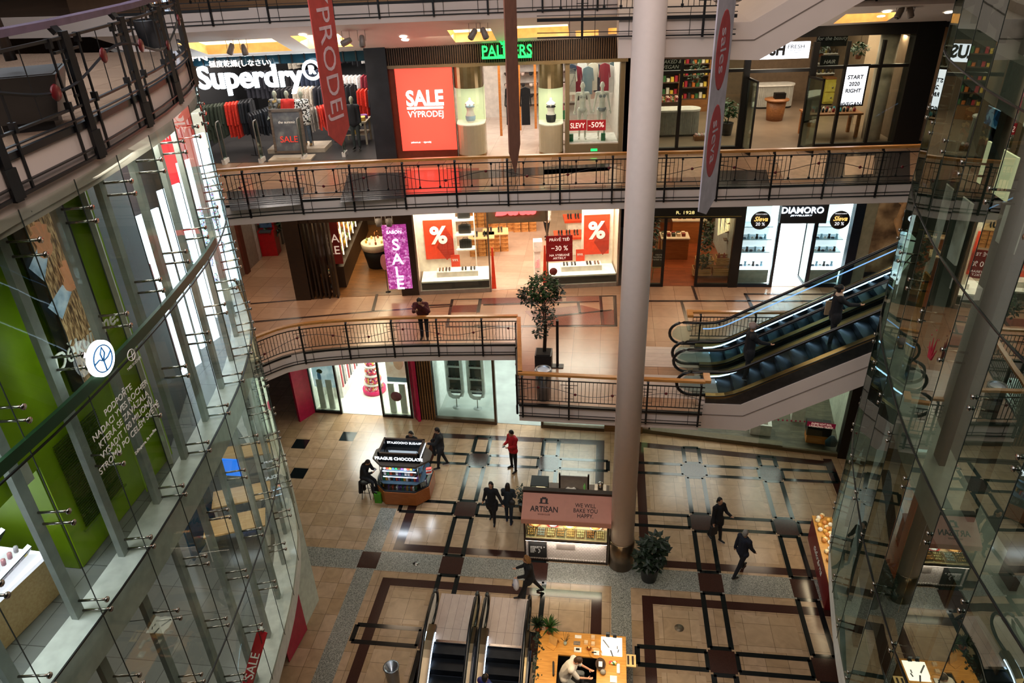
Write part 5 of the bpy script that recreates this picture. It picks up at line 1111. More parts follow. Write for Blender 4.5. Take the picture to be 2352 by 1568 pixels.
# goods inside
for i,(s,d,c,lab) in enumerate(((-3.85,2.0,'#121214','left black nightdress on the rack inside the lingerie shop'),(-3.3,1.9,'#121214','right black dress with a bow inside the lingerie shop'))):
    garment(f3,s,d,Z3+1.85,.34,1.25,mat('garment_#15151a','#121214',.85),label=lab)
for i,(s,d) in enumerate(((-3.6,3.6),(-3.0,3.8),(-2.2,4.2),(-4.3,2.8))):
    bx(f3,'display_post','orange wooden rack post inside the lingerie shop, %s'%('left','second','third','far left')[i],'post',s,s+.09,d,d+.05,Z3,Z3+3,wood('orange_wood','#b8682a','#d8883c'))
R=rootp(f3,'wall_shelves','dark wall shelves with bras at the back of the lingerie shop','shelves',-2.9,5.6,Z3)
for k in range(6): m=MB(); m.box(-1.3,1.6,0,.3,.5+.42*k,.53+.42*k,wood('brown_shelf','#4a3428','#5e4434')); m.build('shelf',R,local=True)
for i in range(24):
    k=i//6; c=('#17171a','#d8c8bc','#17171a','#c9b0a4')[(i+k)%4]; mb=MB(T=f3.at(-4.0+.48*(i%6),5.4,Z3+.95+.42*k)); mb.ell((-.08,0,0),.075,.05,.07,mat('bra_'+c,c,.8),8); mb.ell((.08,0,0),.075,.05,.07,mat('bra_'+c),8); mb.box(-.16,.16,-.02,.02,.04,.06,mat('bra_'+c))
    mb.build('bra',label=('black','cream','black','blush')[(i+k)%4]+' bra on shelf level %s at the back of the lingerie shop'%('one','two','three','four')[k],cat='bra',group=('black','cream','black','blush')[(i+k)%4]+' bras on level %d'%(k+1))
m=MB(T=f3.at(-2.2,2.2,Z3)); R=rootp(f3,'mannequin_torso','hanging mannequin torso in a bright pink chemise in the lingerie entrance','mannequin',-2.15,2.2,Z3+1.0)
m=MB(); pk_=mat('hot_pink','#c8205a',.7); m.lathe([(.24,0),(.2,.25),(.14,.45),(.17,.6),(.12,.68)],(0,0,0),pk_,16,sy=.6); m.build('chemise',R,local=True); m=MB(); m.lathe([(.13,.66),(.16,.74),(.06,.82),(.045,.9)],(0,0,0),mat('bust_white'),14,sy=.6); m.build('shoulders',R,local=True)
R=rootp(f3,'wire_display_table','glass and wire display table with pink lingerie and green card in the lingerie entrance','table',-2.25,1.5,Z3)
m=MB()
for a in(-.42,.42):
    for b in(-.25,.25): m.bar((a,b,0),(a,b,.85),.02,GOLD)
for z in(.02,.45,.85):
    for a in(-.42,.42): m.bar((a,-.25,z),(a,.25,z),.02,GOLD)
    for b in(-.25,.25): m.bar((-.42,b,z),(.42,b,z),.02,GOLD)
m.build('wire_frame',R,local=True); m=MB(); m.box(-.42,.42,-.25,.25,.85,.87,mat('pale_shelf','#cfc4b8',.3)); m.box(-.42,.42,-.25,.25,.45,.46,mat('pale_shelf')); m.build('shelves',R,local=True)
for i in range(4): mb=MB(T=f3.at(-2.5+.16*i,1.45,Z3+.88)); mb.box(-.06,.06,-.08,.08,0,.05,pk_,bev=.02); mb.build('pink_briefs',label='folded hot pink briefs in a row on the wire display table',cat='lingerie',group='hot pink briefs on the wire table')
bx(f3,'price_card','green price card standing on the wire display table','card',-2.05,-1.85,1.3,1.32,Z3+.88,Z3+1.2,mat('green_card','#1f7a4c',.5))
for i in range(14):
    mb=MB(T=f3.at(-1.9+.09*i,3.3+.03*i,Z3+1.75,.6)); c=('#e6dcd0','#d8b8ac','#e6dcd0','#2a2a2e')[i%4]; mb.box(-.15,.15,-.015,.015,-.65,0,mat('garment2_'+c,c,.8),bev=.01); mb.build('hanging_garment',label=('cream','blush','cream','black')[i%4]+' nightwear hanging on the right rack of the lingerie entrance',cat='garment',group=('cream','blush','cream','black')[i%4]+' nightwear on the right rack')
# right display window
a0,_=S_(f3,1308,200); a1,_=S_(f3,1424,200); zw0=S_(f3,1360,325)[1]; zw1=S_(f3,1360,136)[1]
R=rootp(f3,'display_window','bronze-framed display window of the lingerie shop','window',(a0+a1)/2,0,Z3)
for q in ((a0-.14,a0,Z3,zB-.1),(a1,a1+.14,Z3,zB-.1)): bx(f3,'side_frame',None,None,q[0],q[1],-.1,.25,q[2],q[3],PG,parent=R)
bx(f3,'sill_frame',None,None,a0,a1,-.12,.3,Z3,zw0-.06,PG,parent=R); bx(f3,'glass',None,None,a0,a1,-.02,-.01,zw0,zw1,SHOPG,parent=R); bx(f3,'display_floor',None,None,a0,a1,.0,1.4,zw0-.1,zw0-.04,mat('white_gloss','#e8e4dc',.2),parent=R); bx(f3,'exit_label',None,None,(a0+a1)/2-.1,(a0+a1)/2+.12,-.13,-.12,Z3+.12,Z3+.2,GR,parent=R)
for i,(x,lab) in enumerate(((1337,'left white mannequin in white underwear in the lingerie window'),(1381,'right white mannequin in grey underwear in the lingerie window'))):
    s,_=S_(f3,x,300,.6); RR_,J=person(lab,f3.at(s,.6,zw0-.04,PI),skin=mat('bust_white'),kind='mannequin',clothed=False,h=1.78,arms=((.0,.18,.1),(.0,.2,.7) if i else (0,.15,.1)),legs=((.05,0),(-.05,0)),cat='mannequin',name='mannequin')
    m=MB(); tm=mat('underwear_%d'%i,('#cfcac4','#8d9096')[i],.7); p_=J['pel']; m.lathe([(.13,-.06),(.155,.0),(.15,.06)],p_,tm,16,sy=.85); m.build('briefs',RR_,local=True); m=MB(); c_=J['ch']; 
    for sx in(-1,1): m.ell(c_+Vector((sx*.06,.1,-.02)),.06,.05,.055,tm,8)
    m.build('bra',RR_,local=True)
for i in range(10):
    c=('#2a3448','#7a1c2a','#d4d0cc','#5a6a70','#c9bfae')[i%5]; garment(f3,a0+.2+.2*(i%9),3.0+.2*(i%3),Z3+2.4-.1*(i%2),.35,.9,mat('garment3_'+c,c,.8),label=nm(c)+' clothing on the rear rail seen through the lingerie window',group=nm(c)+' clothing behind the lingerie window')
for i,(xl,xr,tx) in enumerate(((1307,1347,'SLEVY'),(1349,1391,'-50%'))):
    s0_,z1_=S_(f3,xl,276,-.04); s1_,z0_=S_(f3,xr,299,-.04); R=rootp(f3,'window_sticker',('dark red sticker reading SLEVY on the lingerie window','dark red sticker reading minus fifty percent on the lingerie window')[i],'sticker',(s0_+s1_)/2,-.05,z0_)
    bx(f3,'board',None,None,s0_,s1_,-.05,-.03,z0_,z1_,mat('sticker_red','#9a1a22',.5,emis=.25),parent=R); slant(f3,None,tx,(xl+3,290-2*i),(xr-4,288-2*i),12,em('sticker_text','#f4e0d0',.9),-.055,.003,parent=R)
for i,(x,c) in enumerate(((1312,'#1a7a50'),(1385,'#1a7a50'))):
    s_,_=S_(f3,x,320,.3); bx(f3,'gift_box','small green and white box on the lingerie window floor, '+('left','right')[i],'box',s_-.07,s_+.07,.25,.35,zw0-.04,zw0+.2,mat('box_green',c,.5))
# ---------------- LEVEL 3: cosmetics shop (black frame) ----------------
L0=S_(f3,1496,250)[0]; L1=S_(f3,2122,250)[0]; zTt=15.15; FB=mat('black_frame','#0a0807',.4)
room(f3,L0-.3,L1-.5,Z3,3.5,7.5,mat('lush_wall','#6a5642',.7),mat('concrete_floor','#7d6a58',.35,var=.12,scale=2),mat('lush_ceiling','#5a5048',.7),420,(1,.84,.62),'cosmetics_shop',lights=3)
R=rootp(f3,'black_shopfront','black metal and glass shopfront of the cosmetics shop at the upper right','shopfront',(L0+L1)/2,0,Z3)
def fb(x0,y0,x1,y1,nm_='mullion',th=.09):
    a,za=S_(f3,x0,y0,-.02);b,zb=S_(f3,x1,y1,-.02); bx(f3,nm_,None,None,min(a,b),max(a,b),-.06,.06,min(za,zb),max(za,zb),FB,parent=R)
def vpost(xm,ym,w=.1,z0=Z3,z1=14.75,nm_='mullion',d=(-.06,.06)):
    s,_=S_(f3,xm,ym); bx(f3,nm_,None,None,s-w/2,s+w/2,d[0],d[1],z0,z1,FB,parent=R)
zt_=S_(f3,1990,80)[1]; ztr=S_(f3,1990,152)[1]; 
for xm,ym in ((1560,250),(1630,250)): vpost(xm,ym,.1)
vpost(1705,250,.2); vpost(1853,250,.2); vpost(1928,230,.09); vpost(2006,230,.09)
sE=S_(f3,2075,200)[0]; bx(f3,'end_pier',None,None,sE,L1+.02,-.12,.3,Z3,zTt+.1,FB,parent=R)
bx(f3,'header',None,None,L0-.3,L1,-.1,.2,zt_,zTt+.15,FB,parent=R)
s5=S_(f3,1705,250)[0]; s6=S_(f3,1853,250)[0]
for a,b in ((L0-.3,s5),(s6,sE)): bx(f3,'transom',None,None,a,b,-.05,.05,ztr-.05,ztr+.05,FB,parent=R); bx(f3,'bottom_rail',None,None,a,b,-.07,.07,Z3,Z3+.14,FB,parent=R); bx(f3,'glazing',None,None,a,b,-.008,0,Z3+.14,zt_,SHOPG,parent=R)
bx(f3,'transom',None,None,s5,s6,-.05,.05,ztr-.1,ztr,FB,parent=R)
for i,(s,ang) in enumerate(((s5+.1,-1.35),(s6-.1,1.35))):
    D=MB(T=f3.at(s,0,Z3,PI*0+(-1.75 if i==1 else -1.4)) if 0 else f3.at(s,-.02,Z3,(-PI+1.9 if i==1 else -1.45)))
    for a in ((0,.06,.0,2.35),(.72,.78,0,2.35),(0,.78,0,.12),(0,.78,2.27,2.35)): D.box(a[0],a[1],-.025,.025,a[2]+.01,a[3],FB)
    D.box(.06,.72,-.005,.005,.12,2.27,SHOPG); D.build('door_leaf',R)
# lit sign and digital screen
s0_,z1_=S_(f3,1722,100,-.15); s1_,z0_=S_(f3,1856,131,-.15); zz0=S_(f3,1722,137,-.15)[1]; zz1=S_(f3,1856,95,-.15)[1]
WG=em('screen_white','#eef4ff',2.2); ink=mat('sign_black_ink','#17181c',.5)
R=rootp(f3,'lit_white_sign','white backlit sign of the cosmetics shop, partly hidden by the upper escalator','sign',(s0_+s1_)/2,-.2,zz0)
bx(f3,'light_panel',None,None,s0_,s1_,-.2,-.1,zz0,zz1,WG,parent=R)
slant(f3,None,'LUSH',(1735,117),(1802,114),26,ink,-.215,.01,off=.02,parent=R); slant(f3,None,'FRESH',(1810,108),(1848,107),9,ink,-.215,.005,parent=R); slant(f3,None,'HANDMADE\nCOSMETICS',(1812,119),(1846,118),9,mat('grey_ink','#7a8088',.5),-.215,.005,parent=R)
qa,zq1=S_(f3,1950,150,-.1); qb,zq0=S_(f3,1975,240,-.1); 
cx=S_(f3,1961,195,-.1)
xa=S_(f3,1938,195,-.1)[0]; xb=S_(f3,1986,195,-.1)[0]; zA=S_(f3,1965,153,-.1)[1]; zBb=S_(f3,1955,240,-.1)[1]
R=rootp(f3,'digital_screen','portrait white digital screen reading START 2020 RIGHT in the cosmetics shop window','screen',cx[0],-.12,zBb)
bx(f3,'bezel',None,None,xa-.06,xb+.06,-.12,-.08,zBb-.05,zA+.07,FB,parent=R); bx(f3,'display',None,None,xa,xb,-.13,-.115,zBb,zA,WG,parent=R)
gi=mat('slate_ink','#141c26',.6)
for k,l in enumerate(('START','2020','RIGHT','','#VEGAN')):
    if l: text(l,.17,gi,f3.textM(cx[0],-.136,zA-.32-.21*k),parent=R,ext=.003,off=.006)
# interior of cosmetics shop
def counter(fr,x,y,lab,w,dp,z=Z3,h=.95,d_add=.3):
    s,d=fr.fl(x,y,z); R=rootp(fr,'fluted_counter',lab,'counter',s,d+d_add,z); r=dp/2
    def outline(r,w,n=10): return [(w/2-r+r*math.cos(t),r*math.sin(t)) for t in [-PI/2+PI*k/n for k in range(n+1)]]+[(-w/2+r+r*math.cos(t),r*math.sin(t)) for t in [PI/2+PI*k/n for k in range(n+1)]]
    m=MB(); m.prism(outline(r,w),h-.06,h,mat('white_marble','#e2ded6',.2)); m.build('worktop',R,local=True)
    m=MB(); m.prism(outline(r-.06,w-.1),.08,h-.06,mat('flute_grey','#9a968c',.5)); 
    for q in outline(r-.05,w-.1,14): m.tube([(q[0],q[1],.08),(q[0],q[1],h-.06)],.018,mat('flute_light','#b4b0a6',.4),5)
    k=-w/2+r
    while k<w/2-r: m.tube([(k,-r+.05,.08),(k,-r+.05,h-.06)],.016,mat('flute_light'),5); k+=.05
    m.build('fluted_body',R,local=True); m=MB(); m.prism(outline(r-.04,w-.08),0,.08,FB); m.build('plinth',R,local=True); return R,s,d+d_add
counter(f3,1545,315,'white-topped fluted counter at the left of the cosmetics shop',2.0,.75,d_add=.35); counter(f3,1775,250,'white-topped fluted counter deep in the middle of the cosmetics shop',1.7,.7,d_add=.3)
tw_=wood('warm_table_wood','#7a4a26','#a0683a')
s,d=f3.fl(1905,320,Z3); table(f3,s+.1,d+.55,Z3,1.9,.95,.85,tw_,'brown wooden table with soaps and jars in the cosmetics shop window',legw=.1)
for i in range(26):
    c=['#8a1c22','#17171a','#3aa0b0','#17171a','#17171a','#e8e0d0'][i%6]; mb=MB(T=f3.at(s-.7+.12*(i%13)+.1,d+.4+.28*(i//13),Z3+.86)); r=.045
    mb.lathe([(r,0),(r*1.05,.02),(r,.09),(r*.6,.1),(r*.6,.12)],(0,0,0),mat('pot_'+c,c,.4),10); mb.build('cosmetic_pot',label=['dark red','black','turquoise','black','black','cream'][i%6]+' cosmetic pot in the %s row on the brown table'%('front','rear')[i//13],cat='jar',group=['dark red','black','turquoise','black','black','cream'][i%6]+' pots in the %s row on the brown table'%('front','rear')[i//13])
s,d=f3.fl(1783,280,Z3); R=rootp(f3,'barrel_table','round wooden barrel table with a plant and basket in the cosmetics shop doorway','table',s,d+.3,Z3); m=MB(); m.lathe([(.3,0),(.33,.3),(.36,.75)],(0,0,0),tw_,20); m.build('barrel',R,local=True); m=MB(); m.lathe([(.45,.75),(.46,.8)],(0,0,0),tw_,22); m.build('table_top',R,local=True)
mb=MB(T=f3.at(s+.1,d+.35,Z3+.81)); mb.box(-.2,.2,-.12,.12,0,.2,FB); mb.build('black_basket',label='black basket on the barrel table',cat='basket')
# yellow drawers
s,d=f3.fl(1900,250,Z3); s+=.9; d-=.3; R=rootp(f3,'drawer_cabinet','yellow-green drawer cabinet behind the window of the cosmetics shop','cabinet',s,d+.9,Z3); ym=mat('mustard_green','#b5a640',.5); m=MB(); m.box(-.9,.9,0,.45,.08,1.05,ym); m.box(-.92,.92,-.02,.47,1.05,1.1,tw_); m.build('body',R,local=True)
for i in range(6):
    m=MB(); cx_=-.62+.6*(i%3); cz=.33+.4*(i//3); m.box(cx_-.27,cx_+.27,-.03,0,cz-.17,cz+.17,mat('mustard_front','#c4b54e',.5)); dr=m.build('drawer',R,local=True); m=MB(); m.ell((cx_,-.05,cz),.04,.02,.03,STEEL,8); m.build('knob',dr,local=True)
R=rootp(f3,'shelf_unit','tall white shelf unit filled with dark bottles in the cosmetics shop','shelves',s,d+1.2,Z3+1.1)
for k in range(4): m=MB(); m.box(-1.2,1.5,0,.3,.38*k+.1,.38*k+.13,WHITE); m.build('shelf',R,local=True)
for i in range(48):
    k=i//16; c=('#1a1a1c','#4a3a1c','#1a1a1c','#8a7a3a')[(i*7)%4]; mb=MB(T=f3.at(s-1.1+.155*(i%16),d+1.33,Z3+1.1+.13+.38*k)); mb.lathe([(.04,0),(.04,.13),(.018,.16),(.018,.2)],(0,0,0),mat('bottle_'+c,c,.3),8); mb.build('bottle',label=('black','brown','black','ochre')[(i*7)%4]+' bottle on the %s shelf of the white shelf unit'%('lowest','middle','top')[k],cat='bottle',group=('black','brown','black','ochre')[(i*7)%4]+' bottles, %s shelf'%('lowest','middle','top')[k])
# white round column and sloped light wall inside
m=MB(T=f3.M); s,_=S_(f3,1985,300,1.0); m.lathe([(.3,Z3),(.3,14.8)],(s+.25,1.0,0),mat('warm_white_col','#d8c8b4',.6),24); m.build('column_trim_3',kind='structure')
m=MB(T=f3.M); s,_=S_(f3,2015,300,.6); m.raw([(s+.2,3.2,Z3),(s+1.6,.3,Z3),(s+1.6,.3,15),(s+.2,3.2,15)],[(0,1,2,3)],mat('marbled_wall','#b59a80',.5,var=.1,scale=2)); m.build('wall_marbled',kind='structure')
light('wall_washer',f3.p(s+.6,1.3,14.7),.2,30,WARM)
# products at the left of cosmetics shop
pk1=pat('gift_red',['#b8283a','#d8a098','#8a1a2a','#e8c8b8'],18); pk2=pat('gift_mixed',['#c9a03a','#3a6a3a','#b8433a','#e8dcc0','#2a2a2a'],16)
for i,(x,y,w,lab) in enumerate(((1520,200,.8,'shelf of red gifts, left end of the cosmetics shop'),(1530,235,1.0,'stepped shelf with boxed soaps above the left counter'),(1780,165,1.4,'heap of pink bath goods deep in the cosmetics shop'))):
    s,dd=f3.fl(x,y,Z3+1.0); dd=max(1.0,dd); z=Z3+1.1; R=rootp(f3,'product_shelf',lab,'shelf',s,dd,Z3); m=MB(); m.box(-w/2,w/2,0,.5,0,z-Z3-.1,wood('brown_shelf','','')); m.build('cabinet',R,local=True)
    for k in range(12):
        mb=MB(T=f3.at(s-w/2+.08+w*(k%6)/6,dd+.1+.22*(k//6),z-.1)); mb.ell((0,0,.07),.07,.07,.075,(pk1,pk2)[(k+i)%2],8) if i==2 else mb.box(-.06,.06,-.06,.06,0,.16,(pk1,pk2)[(k+i)%2],bev=.02)
        mb.build('wrapped_gift',label=('red','mixed-colour')[(k+i)%2]+' item on the '+lab,cat='gift',group=('red','mixed-colour')[(k+i)%2]+' items on the '+lab[:40])
s,d=f3.fl(1610,325,Z3); R=rootp(f3,'soap_crate','low crate of pink and white bath balls on the floor of the cosmetics shop','crate',s,d+.2,Z3); m=MB(); m.box(-.22,.22,-.15,.15,0,.15,tw_); m.build('crate',R,local=True)
for k in range(8): mb=MB(T=f3.at(s-.15+.1*(k%4),d+.13+.13*(k//4),Z3+.15)); c=('#d8b0b0','#e8e4e0')[k%2]; mb.ell((0,0,.045),.05,.05,.05,mat('bath_'+c,c,.7),8); mb.build('bath_ball',label=('pink','white')[k%2]+' bath ball in the low crate',cat='bath ball',group=('pink','white')[k%2]+' bath balls in the crate')
# chalkboards
for i,(x,y,w,h,t) in enumerate(((1540,148,.75,.55,'NAKED &\nVEGAN'),(1912,88,1.0,.5,'for the beauty'),(1905,142,.6,.4,'HAIR'))):
    s,z=S_(f3,x,y,1.2); R=rootp(f3,'chalkboard',('chalkboard with white script at the left of the cosmetics shop','long hanging chalkboard with white script at the top of the cosmetics shop','small chalkboard above the dark bottle shelves')[i],'chalkboard',s,1.2,z-h/2); bx(f3,'board',None,None,s-w/2,s+w/2,1.2,1.24,z-h/2,z+h/2,mat('chalk_black','#191715',.8),parent=R); text(t,.17,tw,f3.textM(s,1.19,z),parent=R,shear=.2,ext=.002)

# tall goods shelves of the cosmetics shop, left part
for i,(x,y,l) in enumerate(((1530,290,'left'),(1600,270,'middle'),(1685,240,'right'))):
    s,d=f3.fl(x,y,Z3); d=max(1.6,d+1.0); R=rootp(f3,'tall_shelf_unit',l+' tall wooden shelf unit crowded with coloured goods in the cosmetics shop','shelves',s,d,Z3)
    for k in range(5): m=MB(); m.box(-.55,.55,0,.35,.5+.45*k,.54+.45*k,wood('brown_shelf','','')); m.build('shelf',R,local=True)
    m=MB(); m.box(-.58,.58,.34,.38,0,2.8,mat('shelf_back','#3a2a1c',.7)); m.box(-.6,-.55,0,.38,0,2.8,tw_); m.box(.55,.6,0,.38,0,2.8,tw_); m.box(-.55,.55,0,.34,0,.5,tw_); m.build('carcass',R,local=True)
    cg=[('#b8283a','red'),('#e8c04a','yellow'),('#e8dcc8','cream'),('#3a6a3a','green'),('#c96a2a','orange'),('#2a2a2c','black')]
    for k in range(35):
        row=k//7; c=cg[(k*5+i+row)%6]; mb=MB(T=f3.at(s-.47+.155*(k%7),d+.15,Z3+.54+.45*row)); mb.box(-.06,.06,-.07,.07,0,.12+.1*((k*7)%3)/2,mat('ware_'+c[0],c[0],.5),bev=.02)
        mb.build('packed_ware',label='%s packed ware on the %s tall shelf unit, row %s'%(c[1],l,('one','two','three','four','five')[row]),cat='package',group='%s wares, %s unit, row %d'%(c[1],l,row+1))
s,d=f3.fl(1672,315,Z3); plant_later=(f3.p(s,max(.7,d+.3),Z3))
# ---------------- LEVEL 2 ----------------
# corridor at the far left
m=MB(); q=[az(528,600,Z2)[:2],az(600,598,Z2)[:2]]
cW=mat('corridor_wall','#a8988a',.6); 
def vw(x0,y0,x1,y1,h,mm,name='wall_corridor',th=.08,z=Z2):
    a=az(x0,y0,z);b=az(x1,y1,z); mb=MB(); mb.ribbon([(a.x,a.y,z+h/2),(b.x,b.y,z+h/2)],th,h,mm); mb.build(name,kind='structure'); return a,b
vw(530,660,594,598,4.6,cW); vw(594,598,650,520,4.6,cW); vw(650,560,680,520,4.6,mat('corridor_end','#8d8880',.6))
a=az(592,597,Z2); m=MB(); m.box(a.x-.12,a.x+.1,a.y-.05,a.y+.2,Z2,Z2+4.6,WHITE); m.build('trim_13',kind='structure')
a=az(556,625,Z2); m=MB(); m.box(a.x-.35,a.x+.35,a.y-.2,a.y+.1,Z2+.0,Z2+3.4,mat('brown_corridor_panel','#6a3426',.5)); m.build('wall_panel',kind='structure')
P=az(607,594,Z2); R=thing('cash_machine','red cash machine with a dark screen standing in the corridor at left','cash machine',(P.x+.1,P.y+.6,Z2),.15)
rm=mat('atm_red','#b3141c',.35); m=MB(); m.prism([(-.35,-.3),(.35,-.3),(.35,.3),(-.35,.3)],0,1.15,rm); m.box(-.35,.35,-.05,.3,1.15,2.0,rm); m.box(-.35,.35,-.3,.3,1.8,2.0,rm); m.build('housing',R,local=True)
m=MB(); m.box(-.26,.26,-.12,-.05,1.25,1.75,mat('atm_screen','#2b3a4a',.1,emis=.3)); m.build('screen',R,local=True); m=MB(); m.box(-.12,.0,-.31,-.3,1.85,1.95,em('atm_light','#e0ecff',4)); m.build('lamp',R,local=True); m=MB(); m.box(-.26,.26,-.4,-.05,1.1,1.16,mat('atm_keys','#4a4c50',.4)); m.build('keypad_shelf',R,local=True)
LEAF=mat('dark_leaf','#13240f',.5,var=.4,scale=20); LEAF2=mat('mid_leaf','#2a4a1c',.5,var=.4,scale=20); POT=mat('black_pot','#17181a',.4); STEM=mat('bark_stem','#3a2a1c',.9)
def leaves(mb,c,r,n,size,m,flat=1,rng=None,shell=.35):
    rng=rng or random
    for _ in range(n):
        t=rng.uniform(0,2*PI);u=rng.uniform(-1,1);q=rng.uniform(shell,1)**.5; s=(1-u*u)**.5
        p=Vector(c)+Vector((r[0]*q*s*math.cos(t),r[1]*q*s*math.sin(t),r[2]*q*u)); a=Vector((rng.uniform(-1,1),rng.uniform(-1,1),rng.uniform(-.7,.3))).normalized(); b=a.cross(Vector((rng.uniform(-.3,.3),rng.uniform(-.3,.3),1))).normalized(); L=size*rng.uniform(.7,1.3); w=L*.28; nn=a.cross(b)*L*.06
        mb.raw([p,p+a*L*.5+b*w+nn,p+a*L,p+a*L*.5-b*w+nn],[(0,1,2,3)],m)
def plant(x,y,z,name,label,h,blobs,pot,size=.16,m=LEAF,n=220,trunks=((0,0),),th=.018):
    R=thing(name,label,'plant',(x,y,z)); rng=random.Random(int(x*100)+5); mb=MB(); r,ph=pot
    mb.lathe([(r*.78,0),(r,ph*.95),(r*1.04,ph),(r*.92,ph),(r*.9,ph*.93)],(0,0,0),POT,20); mb.build('pot',R,local=True)
    for dx,dy in trunks:
        mb=MB(); mb.tube([(dx*.3,dy*.3,ph*.9),(dx+.03,dy,h*.5),(dx*.6,dy+.02,h*.85)],[th*1.3,th,th*.5],STEM,6); mb.build('trunk',R,local=True)
    mb=MB()
    for c,rr,k in blobs: leaves(mb,c,rr,int(n*k),size,m,rng=rng)
    for c,rr,k in blobs:
        for q in range(5): a=rng.uniform(0,2*PI); mb.tube([(0,0,c[2]-rr[2]*.8),(c[0]+rr[0]*.6*math.cos(a),c[1]+rr[1]*.6*math.sin(a),c[2]+rng.uniform(-.3,.5)*rr[2])],.005,STEM,4)
    mb.build('foliage',R,local=True,kind='stuff'); return R
P=az(636,570,Z2); plant(P.x,P.y-.25,Z2,'potted_plant','potted green plant in a black tub in the corridor beside the cash machine',1.9,(((0,0,1.35),(.5,.5,.6),1),((0,0,1.9),(.35,.35,.4),.6)),(.3,.55),.25,mat('corridor_leaf','#1c3a18',.45,var=.3))
# perfume / soap shop
sa=S_(f2,665,520)[0]; s_d=S_(f2,889,560)[0]; sb_=S_(f2,945,600)[0]
WDF=wood('shop_parquet','#6a4322','#8a5a30',plank=.14,rough=.3,stretch=(1,6,1)); DW=wood('dark_walnut','#22150d','#33210f'); 
s1m=S_(f2,700,600)[0]
room(f2,s1m,sb_-.1,Z2,4.0,8,mat('sabon_wall','#4a3828',.7),WDF,mat('sabon_ceiling','#2a1e14',.7),120,(1,.78,.5),'perfume_shop',lights=1)
bx(f2,'wall_front_pier',None,None,sa-.25,s1m,-.1,1.2,Z2,Z2+4.6,DW,kind='structure')
R=rootp(f2,'folding_shutter','folded dark wooden slat doors at the left of the perfume shop entrance','door',s1m+.3,0,Z2)
for k in range(7): bx(f2,'door_slat',None,None,s1m+.04+.16*k,s1m+.1+.16*k,-.05+.1*(k%2),.25+.1*(k%2),Z2,Z2+3.5,DW,parent=R)
bx(f2,'wall_header',None,None,sa-.25,sb_,-.05,.3,Z2+3.05,Z2+4.6,DW,kind='structure')
bx(f2,'wall_front_pier',None,None,sb_-.48,sb_+.18,-.1,.35,Z2,Z2+4.6,DW,kind='structure')
# bright shelves with bottles along the left side wall
SHc=[('#c9a03a','amber'),('#e8dcc0','cream'),('#8a4a2a','brown'),('#d8c070','gold'),('#7a8a4a','olive')]
R=rootp(f2,'lit_wall_shelves','lit shelves of bottles and soaps along the left wall of the perfume shop','shelves',s1m+1.7,1.5,Z2)
bx(f2,'base_cabinet',None,None,s1m+.75,s1m+1.2,.9,7.2,Z2,Z2+.9,DW,parent=R)
for k in range(5): bx(f2,'shelf',None,None,s1m+.7,s1m+1.05,1.0,7.2,Z2+1.1+.36*k,Z2+1.13+.36*k,wood('brown_shelf','',''),parent=R)
for d in (1.1,1.9,2.7,3.5,4.3,5.1,5.9,6.7): bx(f2,'light_bar',None,None,s1m+1.04,s1m+1.08,d,d+.03,Z2+1.0,Z2+2.9,em('shelf_lamp','#ffe9c0',3),parent=R)
for i in range(100):
    k=i//20; c,nn=SHc[(i*3+k)%5]; mb=MB(T=f2.at(s1m+.95,1.1+.3*(i%20),Z2+1.13+.36*k)); mb.lathe([(.09,0),(.09,.17),(.03,.22),(.03,.28)],(0,0,0),mat('soap_'+c,c,.25,emis=.15),8)  # bottle colour emits slightly so the bottles look brightly lit
    mb.build('bottle',label=nn+' bottle on shelf level %s of the perfume shop wall'%('one','two','three','four','five')[k],cat='bottle',group=nn+' bottles, perfume shelf %d'%(k+1))
light('perfume_shelf_light',f2.p(s1m+1.9,3.2,Z2+3.2),.6,150,(1,.82,.5),5)
s,d=f2.fl(868,615,Z2); R=rootp(f2,'round_display_table','round white sink table with copper tap over a black skirt in the perfume shop','table',s,d+.2,Z2)
m=MB(); m.lathe([(.4,0),(.5,.5),(.55,.78)],(0,0,0),mat('black_skirt','#0d0b0a',.7),24); m.build('black_base',R,local=True); m=MB(); m.lathe([(.5,.78),(.58,.82),(.6,1.08),(.57,1.1)],(0,0,0),mat('stone_basin','#cfc0a8',.5),24); m.build('basin',R,local=True); m=MB(); m.tube([(0,0,1.1),(0,0,1.5),(.12,0,1.55),(.18,0,1.45)],.02,mat('copper','#a8683a',.25,1),8); m.build('tap',R,local=True)
for i in range(9): a=i*.7; mb=MB(T=f2.at(s+.38*math.cos(a),d+.2+.38*math.sin(a),Z2+1.1)); c,nn=SHc[i%5]; mb.lathe([(.045,0),(.045,.09),(.02,.12)],(0,0,0),mat('soap_'+c),8); mb.build('jar',label=nn+' jar around the rim of the round basin table',cat='jar',group=nn+' jars on the basin table')
x0,zt=S_(f2,887,518,-.12); xb,zb=S_(f2,938,664,-.12); xa=S_(f2,890,590,-.12)[0]; xc=S_(f2,934,590,-.12)[0]
R=rootp(f2,'sale_lightbox','tall purple vertical sale lightbox on the pier between perfume and shoe shops','sign',(xa+xc)/2,-.15,zb)
bx(f2,'light_panel',None,None,xa-.08,xc+.1,-.16,-.1,zb+.05,zt+.02,pat('purple_sparkle',['#a03a8a','#b85aa8','#8a2a78','#c98ac0','#a03a8a','#a84a98'],16,emis=.9),parent=R)
wl=em('white_letters_lit','#ffffff',2.5)
for k,(ch,yy) in enumerate((('S',562),('A',595),('L',625),('E',652))):
    s_,z_=S_(f2,909+k*3.6,yy,-.17); text(ch,.62,wl,f2.textM((xa+xc)/2+.01,-.17,z_-.02),parent=R,off=.005)
text('SABON',.17,wl,f2.textM((xa+xc)/2,-.17,zt-.25),parent=R)
